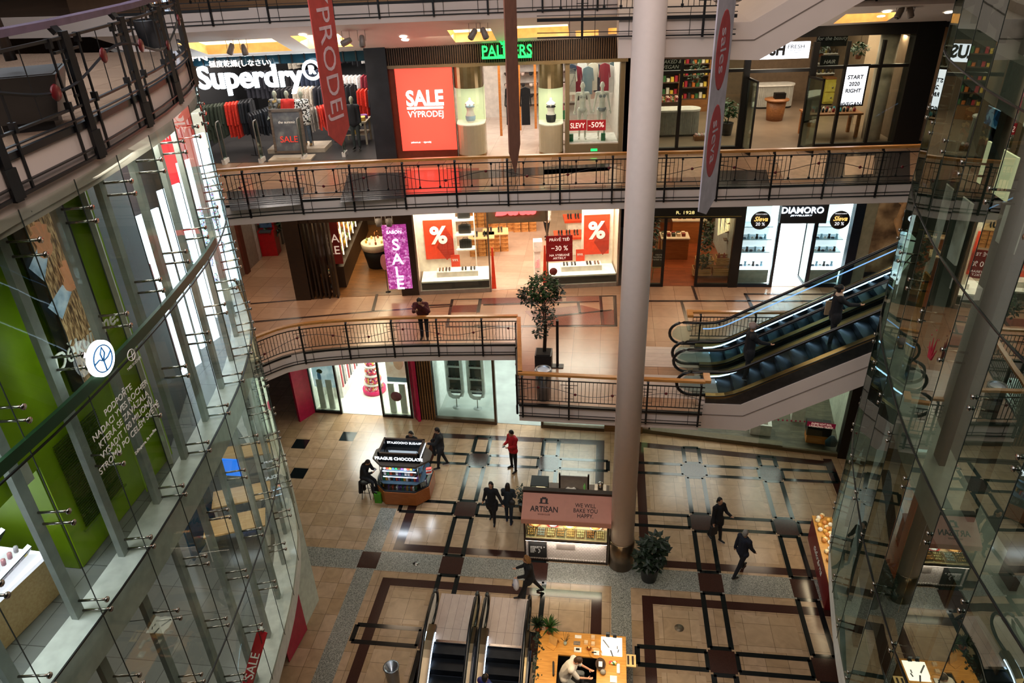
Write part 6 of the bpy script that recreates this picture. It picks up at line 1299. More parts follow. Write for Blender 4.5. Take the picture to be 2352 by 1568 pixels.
P=az(757,672,Z2); R=thing('gift_basket_stand','small two-tier stand with gift baskets at the perfume shop door','stand',(P.x,P.y+.1,Z2)); m=MB(); m.lathe([(.3,.7),(.3,.73)],(0,0,0),wood('warm_table_wood','',''),16); m.lathe([(.3,.05),(.3,.08)],(0,0,0),wood('warm_table_wood','',''),16); m.build('trays',R,local=True)
for k in range(3): a=k*2.1; m=MB(); m.tube([(.27*math.cos(a),.27*math.sin(a),0),(.27*math.cos(a),.27*math.sin(a),.72)],.012,BLK,5); m.build('leg',R,local=True)
m=MB(T=WM[R]); m.ell((0,0,.84),.2,.2,.12,pat('gift_mixed',[],16),10); m.build('gift_basket',label='round gift basket on the upper tray by the perfume shop door',cat='basket'); m=MB(T=WM[R]); m.ell((0,0,.2),.18,.18,.12,mat('black_bag','#141414',.4),10); m.build('gift_bag',label='black gift bag on the lower tray by the perfume shop door',cat='bag')
xq,zq=S_(f2,748,590,.2); R=rootp(f2,'sale_poster','dark red vertical sale poster leaning in the perfume shop entrance','poster',xq+.45,.5,Z2+1.1); bx(f2,'board',None,None,xq-.1,xq+.45,.95,1.0,Z2+1.0,Z2+2.7,mat('poster_wine','#6a1a14',.5,emis=.15),parent=R); text('SA\nLE',.48,em('pale_letters','#e8cdb8',.6),f2.textM(xq+.17,.94,Z2+1.8),parent=R)
P=az(891,672,Z2); R=thing('easel_sign','round pink offer sign on a thin black stand in front of the perfume shop','sign stand',(P.x,P.y+.05,Z2)); m=MB(); m.lathe([(.16,0),(.03,.03),(.012,.05),(.012,1.0)],(0,0,0),BLK,12); m.build('stand',R,local=True); m=MB(T=None); m.ell((0,0,1.25),.16,.02,.33,mat('offer_pink','#c98a80',.5),20); m.build('oval_board',R,local=True)
for i,x in enumerate((869,893)):
    a,z=S_(f2,x,505,-.6); R=rootp(f2,'hanging_speaker',('left','right')[i]+' white cylinder spotlight hanging under the upper gallery by the perfume shop','spotlight',a,-.6,z-.1); m=MB(); m.lathe([(.1,-.13),(.115,.0),(.11,.14)],(0,0,0),mat('speaker_grey','#8d8a86',.5),14); m.build('body',R,local=True); m=MB(); m.tube([(-.12,0,0),(-.12,0,.28),(.12,0,.28),(.12,0,0)],.012,WHITE,5); m.build('bracket',R,local=True)
# ---- shoe shop
sA=sb_+.18; sB=S_(f2,1422,560)[0]
room(f2,sA+.02,sB-.02,Z2,4.2,9,mat('shoe_wall','#d8c0a8',.6),tile('shoe_shop_floor','#a08470','#b09480',1.1,.6,'#86705e',.3),WHITE,520,(1,.86,.7),'shoe_shop',lights=3)
WW=mat('display_white','#f2e6d8',.5)
for s_a,s_b in ((sA,S_(f2,1128,640)[0]),(S_(f2,1256,640)[0],sB)): light('window_display_light',f2.p((s_a+s_b)/2,.35,Z2+3.9),s_b-s_a-.3,230,(1,.9,.78),.4,rot=(0,0,math.atan2(f2.u.y,f2.u.x)))  # unseen area lights added to brighten the shoe window displays
eL=S_(f2,1128,640)[0]; eR=S_(f2,1256,640)[0]
for (a,b,lab,px0,px1) in ((sA,eL,'left',958,1124),(eR,sB,'right',1258,1413)):
    bx(f2,'wall_window_base',None,None,a,b,-.1,1.3,Z2,Z2+.16,mat('grey_sill','#8d7f72',.4),kind='structure')
    bx(f2,'floor_window',None,None,a+.12,b-.08,.0,1.25,Z2+.16,Z2+.46,mat('dark_plinth_face','#4a423e',.5),kind='structure'); bx(f2,'floor_window',None,None,a+.12,b-.08,-.005,1.27,Z2+.44,Z2+.5,mat('window_floor_white','#f6ece0',.4),kind='structure')
    R=rootp(f2,'shop_window',lab+' display window glazing of the shoe shop','window',(a+b)/2,-.08,Z2+.16); bx(f2,'glass',None,None,a+.1,b-.05,-.09,-.08,Z2+.16,Z2+3.9,SHOPG,parent=R)
    for q in (a,b-.06): bx(f2,'side_frame',None,None,q,q+.06,-.1,.02,Z2,Z2+4.2,mat('alu_frame','#b0a698',.3,.8),parent=R)
# back panels of windows with posters
for (xl,xr,lab,cxx,cyy,pl,pr,pt,pb,po) in ((948,1050,'left',1006,539,975,1043,505,594,0),(1330,1413,'right',1369,528,1340,1400,493,583,1)):
    a=S_(f2,xl-(6 if not po else 0),560,.0)[0] if not po else S_(f2,xl,560,1.0)[0]; b=S_(f2,xr,560,1.0)[0] if not po else sB-.08
    bx(f2,'wall_display',None,None,a+.1,b,1.0,1.06,Z2+.5,Z2+4.0,mat('panel_warm_white','#f6ead8',.5),kind='structure')
    p0=S_(f2,(975,1341)[po],550,.98)[0]; p1=S_(f2,(1041,1399)[po],550,.98)[0]; z1=S_(f2,cxx,pt,.98)[1]; z0=S_(f2,cxx,pb,.98)[1]
    R=rootp(f2,'percent_poster',lab+' orange-red percent poster in the shoe shop window','poster',(p0+p1)/2,.97,z0); bx(f2,'sheet',None,None,p0,p1,.96,.99,z0,z1,mat('poster_orange_red','#e0401f',.5),parent=R)
    cxs=(p0+p1)/2; cz=(z0+z1)/2+.15
    m=MB(T=f2.M); m.raw([(cxs-.1,.955,cz-.45),(cxs+.3,.955,cz+.35),(p1,.955,cz-.15),(p1,.955,cz-.75),(cxs+.25,.955,cz-1.0)],[(0,4,3,2,1)],mat('poster_long_shadow_print','#a82a18',.5)); m.build('long_shadow_print',R)
    text('%',.95,mat('poster_white','#fff8f0',.5,var=0),f2.textM(cxs,.95,cz),parent=R,off=.03)
# handbag shelves left
s0_=S_(f2,1048,560,1.0)[0]; R=rootp(f2,'bag_shelves','white shelf column with three black handbags in the left shoe shop window','shelves',s0_+.35,1.0,Z2+.5)
for k in range(4): bx(f2,'shelf',None,None,s0_,s0_+.75,.85,1.25,Z2+1.35+.6*k,Z2+1.4+.6*k,WW,parent=R)
bx(f2,'post',None,None,s0_+.72,s0_+.76,.85,.9,Z2+.5,Z2+3.9,WW,parent=R)
for k in range(3):
    R=rootp(f2,'handbag','black handbag on the %s white shelf of the left shoe shop window'%('lowest','middle','top')[k],'handbag',s0_+.36,1.05,Z2+1.4+.6*k); m=MB(); m.box(-.24,.24,-.08,.08,.01,.32,mat('bag_leather','#1c1816',.45),bev=.05); m.ell((0,0,.3),.24,.08,.08,mat('bag_leather'),10); m.build('body',R,local=True); m=MB(); m.tube([(-.1,0,.34),(-.08,0,.42),(.08,0,.42),(.1,0,.34)],.012,mat('bag_leather'),5); m.build('handle',R,local=True)
def shoepair(fr,s,d,z,c,label,group=None,rz=0,high=0):
    R=rootp(fr,'shoe_pair',label,'shoes',s,d,z,group=group,rz=rz)
    for sx in(-1,1):
        m=MB(); mm=mat('leather_'+c,c,.35); cap(m,(sx*.06,.05,.05),(sx*.065,-.12,.035),.042,.032,mm,8)
        if high: cap(m,(sx*.06,.06,.06),(sx*.06,.07,.16),.042,.04,mm,8)
        m.build('shoe',R,local=True)
for (x,y,c,l) in ((1014,618,'#7a5a44','brown'),(1029,618,'#4a3a30','dark brown'),(1066,615,'#1a1a1c','black'),(1086,615,'#1f1f22','charcoal'),(1299,607,'#1a1c24','black'),(1317,606,'#24262c','charcoal'),(1352,605,'#1a1a1c','jet black'),(1370,605,'#7a5a4a','tan')):
    s,z=S_(f2,x,y,.55); side='left' if x<1200 else 'right'; shoepair(f2,s,.55,Z2+.72,c,l+' pair of shoes on the low white step of the %s shoe shop window'%side)
for a,b,l in ((1004,1098,'left'),(1288,1380,'right')):
    bx(f2,'display_step','low white step under the shoes in the %s shoe shop window'%l,'display step',S_(f2,a,618,.6)[0],S_(f2,b,618,.6)[0],.35,.8,Z2+.5,Z2+.71,WW)
for (x,y,l) in ((1047,609,'left'),(1333,600,'right')):
    s,z=S_(f2,x,y,.8); R=rootp(f2,'price_sign','small orange-red price sign reading 999 in the %s shoe shop window'%l,'price sign',s,.85,Z2+.71); bx(f2,'card',None,None,s-.17,s+.17,.84,.86,Z2+.71,Z2+1.2,mat('poster_orange_red'),parent=R); text('999.',.15,mat('poster_white'),f2.textM(s,.835,Z2+.98),parent=R,ext=.002)
# fascia with the red script name
zz=S_(f2,1190,512,-.1)[1]; bx(f2,'wall_header',None,None,eL-.02,eR+.02,-.06,.1,zz,Z2+4.2,mat('taupe_header','#7a7460',.4),kind='structure')
slant(f2,'glowing red script shop name over the shoe shop entrance, top cut off','Bata',(1138,478),(1226,476),34,em('red_neon','#ff4a4a',3.5),-.14,.03,off=.03,shear=.3)
# red entrance gates
for (x,y,l) in ((1134,632,'left'),(1247,628,'right')):
    s,d=f2.fl(x,y,Z2); R=rootp(f2,'entrance_gate',l+' narrow red advertising gate at the shoe shop entrance','security gate',s,.15,Z2); m=MB(); m.raw([(-.09,0,0),(.09,0,0),(.03,0,1.7),(-.03,0,1.7),(-.09,.05,0),(.09,.05,0),(.03,.05,1.7),(-.03,.05,1.7)],[(0,1,2,3),(7,6,5,4),(0,4,5,1),(1,5,6,2),(2,6,7,3),(3,7,4,0)],mat('gate_red','#d83a1c',.4,emis=.2)); m.build('panel',R,local=True)
s,d=f2.fl(1232,605,Z2); R=rootp(f2,'info_terminal','white floor-standing information totem in the shoe shop entrance','totem',s-.05,.9,Z2); m=MB(); m.box(-.12,.12,-.08,.3,0,1.2,WW); m.box(-.14,.2,-.1,.3,1.2,1.6,WW); m.build('body',R,local=True); text('bata',.2,em('red_neon','',1),WM[R]@Matrix.Translation((0,-.09,.7))@Matrix.Rotation(PI/2,4,'X')@Matrix.Rotation(PI/2,4,'Z'),parent=R,ext=.002)
# interior tables with stacks of shoe boxes
box_m=pat('shoe_boxes',['#b87a3c','#c98a4a','#a86a30'],8,rough=.7)
for i,(x,y,l) in enumerate(((1108,570,'left front'),(1140,560,'centre front'),(1105,505,'left rear'),(1155,515,'centre rear'),(1205,515,'right rear'))):
    s,d=f2.fl(x,y+12,Z2); R=rootp(f2,'shoe_table',l+' table of orange shoe boxes with shoes on top inside the shoe shop','table',s,d,Z2); m=MB(); m.box(-.55,.55,-.4,.4,.78,.83,wood('pale_oak','','')); m.build('table_top',R,local=True)
    for k in range(4):
        for q in range(3):
            mb=MB(T=f2.at(s-.36+.36*q,d,Z2+.19*k)); mb.box(-.165,.165,-.34,.34,.005,.18,box_m); mb.build('shoe_box',label='orange cardboard shoe box in the stack under the %s shoe table'%l,cat='shoe box',group='shoe boxes under the %s table'%l)
    for k in range(2): shoepair(f2,s-.25+.45*k,d-.05,Z2+.83,('#2a2a30','#1a1a1c','#3a3026')[(i+k)%3],('charcoal','black','dark brown')[(i+k)%3]+' boots on the %s side of the %s shoe table'%(('left','right')[k],l),high=1)
for i,(x,y,l) in enumerate(((1300,545,'lower'),(1320,505,'upper'))):
    s,d=f2.fl(x,y+35,Z2); R=rootp(f2,'red_display_table',l+' orange-red display table with boots in the right half of the shoe shop','table',s+.2,d,Z2); m=MB(); m.box(-.7,.7,-.45,.45,.75,.85,mat('table_red','#d8441f',.4)); m.build('table_top',R,local=True); m=MB(); m.box(-.55,.55,-.35,.35,0,.75,WW); m.build('base',R,local=True)
    for k in range(4): shoepair(f2,s-.25+.33*k,d-.1,Z2+.85,('#1a1a1c','#2a2420','#3a2a20','#1f1f22')[k],('black','dark brown','brown','charcoal')[k]+' boots on the %s red display table'%l,high=1)
# window stickers
for i,(y0,y1,t,hp) in enumerate(((542,560,'PR\u00c1V\u011a TE\u010e',9),(563,579,'\u221230 %',11),(582,598,'NA VYBRAN\u00c9\nARTIKLY',13))):
    a,z1=S_(f2,1254,y0,-.12); b,z0=S_(f2,1315,y1,-.12); R=rootp(f2,'window_sticker',('top dark red sticker','middle dark red minus thirty percent sticker','bottom dark red sticker')[i]+' on the right shoe shop window','sticker',(a+b)/2,-.13,z0); bx(f2,'board',None,None,a,b,-.13,-.115,z0,z1,mat('sticker_wine','#8a1418',.5,emis=.2),parent=R); slant(f2,None,t,(1262+ (4 if i==1 else 0),(y0+y1)/2),(1308-(4 if i==1 else 0),(y0+y1)/2-1),hp,em('sticker_text','',.9),-.135,.002,parent=R)
a,z=S_(f2,1271,623,-.12); m=MB(T=f2.textM(a,-.12,z)); m.lathe([(.15,0),(.15,.012)],(0,0,0),mat('sticker_brown','#6a2420',.5,emis=.1),24); m.build('round_sticker',label='round dark red sticker low on the right shoe shop window',cat='sticker')
# ---- shop R. 1928 and jewellery
c0=S_(f2b,1485,560)[0]; c1=S_(f2b,1700,560)[0]; c2=S_(f2b,1965,560)[0]; c3=c2+3.2
room(f2b,c0-.2,c1-.1,Z2,4.0,7,mat('herb_wall','#5a4030',.7),wood('red_parquet','#7a3a1c','#984c26',plank=.12,rough=.3,stretch=(1,6,1)),mat('sabon_ceiling','',.7),170,(1,.72,.42),'herbal_shop',lights=2)
zh=S_(f2b,1590,500,-.05)[1]
R=rootp(f2b,'dark_shopfront','black shopfront of the herbal cosmetics shop right of the column','shopfront',(c0+c1)/2,0,Z2)
bx(f2b,'fascia',None,None,c0-.3,c1+.05,-.12,.1,zh,Z2+4.3,mat('fascia_black','#0f120f',.4),parent=R)
bx(f2b,'gold_line',None,None,c0-.2,c1-.1,-.13,-.12,zh+.06,zh+.08,mat('dull_gold','#8a7a3a',.4,.5),parent=R)
for x in (1526,1606,): s,_=S_(f2b,x,560); bx(f2b,'door_post',None,None,s-.05,s+.05,-.06,.06,Z2,zh,FB,parent=R)
bx(f2b,'end_post',None,None,c1-.28,c1+.06,-.1,.1,Z2,Z2+4.3,FB,parent=R)
s1_=S_(f2b,1526,560)[0]; s2_=S_(f2b,1606,560)[0]
for a,b in ((c0-.3,s1_),(s2_,c1-.25)): bx(f2b,'bottom_rail',None,None,a,b,-.06,.06,Z2,Z2+.12,FB,parent=R); bx(f2b,'glazing',None,None,a,b,-.01,0,Z2+.12,zh,SHOPG,parent=R)
slant(f2b,None,'R. 1928',(1553,489),(1595,488),7,em('gold_letters','#e0cf8a',1.0),-.13,.01,parent=R)
def ivy(fr,s,d,z0,z1,w,lab,k=1):
    m=MB(T=fr.M); rng=random.Random(int(s*10)); 
    for i in range(9): leaves(m,(s,d,z0+(z1-z0)*i/8),(w,.15,.3),60,.16,LEAF2 if i%2 else LEAF,rng=rng)
    m.build('leafy_garland',label=lab,cat='plant')
ivy(f2b,c0+.25,.5,Z2+1.2,Z2+3.4,.22,'leafy green garland column at the left of the herbal shop'); ivy(f2b,s2_+.35,.6,Z2+.8,Z2+3.4,.26,'leafy green garland column in the right window of the herbal shop')
s,d=f2b.fl(1545,600,Z2); 
for i,(x,y,w,h,l) in enumerate(((1548,598,1.1,.95,'front'),(1580,560,1.4,1.05,'rear'))):
    s,d=f2b.fl(x,y,Z2); R=rootp(f2b,'wooden_counter',l+' wooden counter with packed goods inside the herbal shop','counter',s,d+.4,Z2); m=MB(); m.box(-w/2,w/2,-.35,.35,0,h-.05,wood('amber_wood','#8a4e22','#a86430')); m.build('body',R,local=True); m=MB(); m.box(-w/2-.03,w/2+.03,-.38,.38,h-.05,h,mat('pale_top','#c9b8a0',.4)); m.build('worktop',R,local=True)
    for k in range(10): mb=MB(T=f2b.at(s-w/2+.1+.2*(k%5),d+.3+.2*(k//5),Z2+h)); c=('#c9b090','#7a2a1c','#3a3a2a')[k%3]; mb.box(-.07,.07,-.07,.07,0,.12,mat('pack_'+c,c,.6),bev=.02); mb.build('goods_pack',label=('beige','dark red','olive')[k%3]+' pack on the %s counter of the herbal shop'%l,cat='package',group=('beige','dark red','olive')[k%3]+' packs on the %s herbal counter'%l)
s,d=f2b.fl(1640,645,Z2)
cw_=wood('crate_wood','#a87c48','#c99a60')
for i,(ds,dd,dz,l) in enumerate(((-.45,0,0,'bottom left'),(.3,0,0,'bottom right'),(-.35,.12,.33,'top left'),(.45,.3,.33,'top right'))):
    R=rootp(f2b,'wooden_crate',l+' wooden crate in the right herbal shop window','crate',s+ds,d+.4+dd,Z2+.12+dz); m=MB(); 
    for k in range(3): m.box(-.34,.34,-.22,-.2,.1*k+.01,.1*k+.09,cw_); m.box(-.34,.34,.2,.22,.1*k+.01,.1*k+.09,cw_); m.box(-.34,-.32,-.2,.2,.1*k+.01,.1*k+.09,cw_); m.box(.32,.34,-.2,.2,.1*k+.01,.1*k+.09,cw_)
    m.box(-.32,.32,-.2,.2,.01,.03,cw_); m.build('slatted_box',R,local=True)
    if dz:
        for k in range(6): mb=MB(T=f2b.at(s+ds-.2+.2*(k%3),d+.35+dd+.18*(k//3),Z2+.12+dz+.03)); c=('#c9c4bc','#8a3a34')[i%2]; mb.lathe([(.05,0),(.06,.18),(.02,.26),(.025,.34)],(0,0,0),mat('gift_'+c,c,.5),8); mb.build('bath_bottle',label=('pale','dark red')[i%2]+' bottle standing in the %s crate'%l,cat='bottle',group=('pale','dark red')[i%2]+' bottles in the %s crate'%l)
R=rootp(f2b,'twig_lights','cluster of lit twigs and small shelves in the right herbal shop window','decoration',s+.5,1.6,Z2+1.5); m=MB(T=f2b.M)
for k in range(14): x_=s+.1+.05*k; m.tube([(x_,1.2+.05*k,Z2+1.6),(x_+random.uniform(-.1,.1),1.3+.05*k,Z2+3.2)],.01,em('twig_glow','#ffd89a',2),4)
m.build('lit_twigs',R); m=MB(T=f2b.M)
for k in range(6): m.box(s+.45,s+1.0,1.6,1.9,Z2+1.2+.35*k,Z2+1.23+.35*k,wood('brown_shelf','',''))
m.build('small_shelves',R)
s,d=f2b.fl(1507,640,Z2); R=rootp(f2b,'easel_chalkboard','black chalkboard with white script on a wooden easel in the left herbal window','chalkboard',s,.35,Z2+.12); m=MB(T=None); m.box(-.22,.22,-.02,.02,.55,1.25,mat('chalk_black','',.8)); m.build('board',R,local=True); m=MB(); m.tube([(-.2,0,0),(-.05,0,1.6)],.02,cw_,5); m.tube([(.2,0,0),(.05,0,1.6)],.02,cw_,5); m.box(-.25,.25,-.05,0,.5,.54,cw_); m.build('easel',R,local=True); text('natural\nhandmade\nherbal care',.1,tw,WM[R]@Matrix.Translation((0,-.03,.95))@Matrix.Rotation(PI/2,4,'X'),parent=R,ext=.002)
# jewellery shop
room(f2b,c1-.05,c2,Z2,4.0,4.5,mat('jewel_wall','#dfe8ec',.5),mat('jewel_floor','#e4e6e2',.25),mat('jewel_ceiling','#e8eef0',.5),900,(.9,.97,1),'jewellery_shop',lights=3)
R=rootp(f2b,'dark_shopfront','black-framed bright white jewellery shopfront','shopfront',(c1+c2)/2,0,Z2)
jf=mat('blue_black_frame','#0c1826',.3)
for x,w in ((1783,.1),(1868,.1)): s,_=S_(f2b,x,560); bx(f2b,'door_post',None,None,s-w/2,s+w/2,-.06,.06,Z2,Z2+4.2,jf,parent=R)
bx(f2b,'end_post',None,None,c2-.28,c2+.06,-.12,.2,Z2,Z2+4.3,jf,parent=R); sJ1=S_(f2b,1783,560)[0]; sJ2=S_(f2b,1868,560)[0]
for a,b in ((c1+.04,sJ1),(sJ2,c2-.25)): bx(f2b,'bottom_rail',None,None,a,b,-.06,.06,Z2,Z2+.1,jf,parent=R); bx(f2b,'glazing',None,None,a,b,-.01,0,Z2+.1,Z2+4,SHOPG,parent=R)
za=S_(f2b,1842,512,-.15)[1]; bx(f2b,'sign_box',None,None,sJ1-.05,sJ2+.25,-.2,.1,za,Z2+4.2,mat('sign_navy','#08131c',.4),parent=R)
slant(f2b,None,'DIAMORO',(1796,486),(1892,481),14,em('sign_ice','#e4f2ff',2.2),-.22,.02,off=.004,parent=R); slant(f2b,None,'JEWELLERY',(1816,496),(1866,494),4,em('sign_ice','',4),-.22,.01,parent=R)
D=MB(T=f2b.at(sJ2-.06,-.02,Z2,-PI+.55*0-1.9+.35)); 
for q in ((0,.05,.01,2.6),(.85,.9,.01,2.6),(0,.9,.01,.1),(0,.9,2.52,2.6)): D.box(q[0],q[1],-.02,.02,q[2],q[3],jf)
D.box(.05,.85,-.004,.004,.1,2.52,SHOPG); D.box(.7,.74,-.08,-.05,.9,1.5,STEEL); D.build('door_leaf',R)
for i,(a,b) in enumerate(((c1+.1,sJ1-.1),(sJ2+.12,c2-.35))):
    l=('left','right')[i]; R=rootp(f2b,'jewellery_case',l+' bright glass jewellery case with shelves of rings and necklaces','display case',(a+b)/2,.2,Z2)
    bx(f2b,'base',None,None,a,b,.15,.8,Z2+.1,Z2+.62,mat('case_grey','#8d9690',.4),parent=R); bx(f2b,'lit_deck',None,None,a,b,.15,.8,Z2+.62,Z2+.68,em('case_glow','#e8f4ff',2.0),parent=R); bx(f2b,'back_panel',None,None,a,b,.85,.9,Z2+.1,Z2+3,em('case_back','#eaf4fa',.9),parent=R)
    for k in range(3): bx(f2b,'shelf',None,None,a,b,.3,.82,Z2+1.25+.5*k,Z2+1.28+.5*k,mat('glass_edge','#9fb6c4',.1),parent=R)
    for k in range(18):
        s=a+.12+(b-a-.2)*(k%6)/6; zz_=Z2+(.68,1.28,1.78)[k//6]; mb=MB(T=f2b.at(s,.4,zz_)); c=('#20405a','#1a1a20','#c9ccd0','#8ab0c8')[(k*3)%4]
        if k%2: mb.lathe([(.06,0),(.055,.03),(.03,.12),(.05,.17)],(0,0,0),mat('jewel_'+c,c,.3),8)
        else: mb.box(-.06,.06,-.04,.04,0,.05,mat('jewel_'+c,c,.3),bev=.01); mb.lathe([(.03,.05),(.03,.07)],(0,0,0),STEEL,10)
        mb.build('jewellery_stand',label=('dark blue','black','silver','pale blue')[(k*3)%4]+' jewellery stand on the %s of the %s case'%(('bottom deck','middle shelf','upper shelf')[k//6],l),cat='jewellery stand',group=('dark blue','black','silver','pale blue')[(k*3)%4]+' stands, %s, %s case'%(('deck','middle','upper')[k//6],l))
for i,(x,y) in enumerate(((1747,506),(1929,505))):
    s,z=S_(f2b,x,y,-.1); R=rootp(f2b,'round_sale_sticker',('left','right')[i]+' round black sticker reading Sleva 20 percent on the jewellery shop window','sticker',s,-.1,z-.36); m=MB(T=f2b.textM(s,-.1,z)); m.lathe([(.345,0),(.345,.012)],(0,0,0),mat('sticker_black','#10131a',.5),32); m.build('disc',R)
    text('Sleva',.24,em('gold_script','#e8c06a',1.2),f2b.textM(s,-.12,z+.05),parent=R,shear=.3,ext=.003,off=.005); text('20 %',.17,em('ice_text','#e4e8f0',1.2),f2b.textM(s,-.12,z-.14),parent=R,ext=.003)
    text('SPECI\u00c1LN\u00cd NAB\u00cdDKA',.045,em('ice_text','',1),f2b.textM(s,-.12,z+.24),parent=R,ext=.002)
# poster zone far right behind the escalator
bx(f2b,'wall_right_pier',None,None,c2+.06,c2+.5,-.05,.3,Z2,Z2+4.3,mat('sage_pier','#7d8070',.6),kind='structure')
R=rootp(f2b,'fashion_poster','dim sepia fashion poster with a figure in lingerie, right of the jewellery shop','poster',c2+1.6,0,Z2); bx(f2b,'print',None,None,c2+.5,c2+3.5,0,.05,Z2+.6,Z2+4.2,pat('sepia_print',['#1c140f','#4a3a2a','#7a6448','#a08a68','#2a2018'],1.3,'NOISE',emis=.08),parent=R); bx(f2b,'red_base',None,None,c2+.5,c2+3.5,-.05,.1,Z2,Z2+.35,mat('base_red','#7a1018',.5),parent=R)
sk2=mat('sepia_skin','#b09068',.6); m=MB(T=f2b.M); cap(m,(c2+1.5,-.01,Z2+3.9),(c2+1.3,-.01,Z2+2.6),.12,.1,sk2); cap(m,(c2+1.3,-.01,Z2+2.6),(c2+1.6,-.01,Z2+1.9),.16,.13,sk2); cap(m,(c2+1.2,-.01,Z2+3.3),(c2+2.0,-.01,Z2+2.8),.06,.05,sk2); m.build('printed_figure',R)
bx(f2b,'wall_back',None,None,c3,14,-.1,.2,Z2,Z2+4.7,mat('olive_dark_wall',''),kind='structure')
# ---------------- LEVEL 1 ----------------
P_=mat('magenta_wall','#c01850',.25); 
u0=S_(f1,690,900)[0]; u1=S_(f1,962,900)[0]
d0=f1.fl(722,946,0)[0]; d1=f1.fl(953,950,0)[0]
room(f1,d0,d1,0,4.6,7,mat('drug_wall','#e4e8e0',.5),mat('drug_floor','#cfd2c4',.2),WHITE,620,(.96,1,.93),'drugstore',lights=2)
for (x0,y0,x1,y1,l) in ((688,968,722,946,'left'),(965,968,949,950,'right')):
    a=az(x0,y0,0);b=az(x1,y1,0); m=MB(); m.ribbon([(a.x,a.y,2.3),(b.x,b.y,2.3)],.12,4.6,P_); m.build('wall_magenta',kind='structure')
R=rootp(f1,'glass_shopfront','dark-framed glass shopfront of the drugstore between the magenta walls','shopfront',(d0+d1)/2,0,0)
e0=S_(f1,783,947)[0]; e1=S_(f1,879,947)[0]
for s in (d0,e0,e1,d1-.06): bx(f1,'post',None,None,s,s+.08,-.05,.05,0,4.6,FB,parent=R)
for a,b in ((d0,e0),(e1,d1)): bx(f1,'bottom_rail',None,None,a,b,-.05,.05,0,.12,FB,parent=R); bx(f1,'glazing',None,None,a,b,-.01,0,.12,4.6,SHOPG,parent=R)
for i,(x0,x1,y1,l,pm) in enumerate(((720,772,888,'left',pat('ad_pale',['#c4d8e0','#dfeef4','#a8c8d4','#cfe4ec'],2,'NOISE',emis=.5)),(890,935,876,'right',pat('ad_beige',['#b8c8cc','#d8c4b0','#c9a890','#e4e8ea'],1.5,'NOISE',emis=.5)))):
    a=S_(f1,x0,870,.35)[0];b=S_(f1,x1,870,.35)[0];z0=S_(f1,(x0+x1)/2,y1,.35)[1]; R2=rootp(f1,'window_poster',l+' pale advertising poster hanging in the drugstore window','poster',(a+b)/2,.35,z0); bx(f1,'print',None,None,a,b,.33,.36,z0,4.2,pm,parent=R2)
    if i==0: m=MB(T=f1.M); m.ell((a+.3,.32,z0+.55),.09,.01,.25,mat('print_bottle','#4a7a9a',.4,emis=.2),10); m.ell((a+.35,.32,z0+.8),.14,.01,.12,LEAF2,8); m.build('printed_bottle',R2)
    else: m=MB(T=f1.M); m.ell((b-.3,.32,z0+1.0),.22,.01,.4,mat('print_skin','#d8a888',.5,emis=.3),12); m.build('printed_face',R2); bx(f1,'blue_band',None,None,a,b,.31,.33,z0,z0+.22,mat('print_blue','#5a7a8a',.5,emis=.3),parent=R2)
for (x,y,l) in ((741,941,'first'),(763,941,'second'),(908,941,'third'),(934,941,'fourth')):
    s,_=f1.fl(x,y,0); R=rootp(f1,'security_gate',l+' white security pillar behind the drugstore glass','security gate',s,.35,0); m=MB(); m.box(-.14,.14,-.05,.05,0,1.5,mat('gate_white','#c9ccc6',.3),bev=.02); m.build('pillar',R,local=True)
s,d=f1.fl(856,905,0); R=rootp(f1,'round_product_tower','round tiered pink and red product tower inside the drugstore','display stand',s,d+.3,0)
pz=pat('toiletries',['#d8384a','#e8e4dc','#f0a0a8','#8a2a5a','#e8c04a','#e4487a'],14); 
for k in range(4): m=MB(); m.lathe([(.5-.05*k,.45*k+.02),(.5-.05*k,.45*k+.08)],(0,0,0),WHITE,24); m.build('tier',R,local=True); m=MB(); m.lathe([(.4-.05*k,.45*k+.08),(.44-.05*k,.45*k+.2),(.38-.05*k,.45*k+.38)],(0,0,0),pz,24); m.build('goods_ring',R,local=True,kind='stuff')
m=MB(); m.lathe([(.52,0),(.53,.2)],(0,0,0),mat('pink_ring','#e0286a',.4),24); m.build('pink_base',R,local=True)
R=rootp(f1,'makeup_shelf','white shelf unit with red cosmetics along the drugstore wall','shelves',e0+.2,2.6,0); bx(f1,'unit',None,None,d0+.4,d0+.9,1.2,4.5,0,2.0,WHITE,parent=R); 
for k in range(12): bx(f1,'product_row',None,None,d0+.88,d0+.93,1.3+.26*k,1.42+.26*k,.5,1.7,mat('row_%d'%(k%3),('#a8283a','#4a4a50','#d8c8c0')[k%3],.5),parent=R)
a,z=S_(f1,910,910,-.08); m=MB(T=f1.textM(a,-.08,z)); m.lathe([(.24,0),(.24,.012)],(0,0,0),mat('sticker_mauve','#7a4a58',.5),28); m.build('round_sticker',label='round mauve sticker on the right glass of the drugstore',cat='sticker')
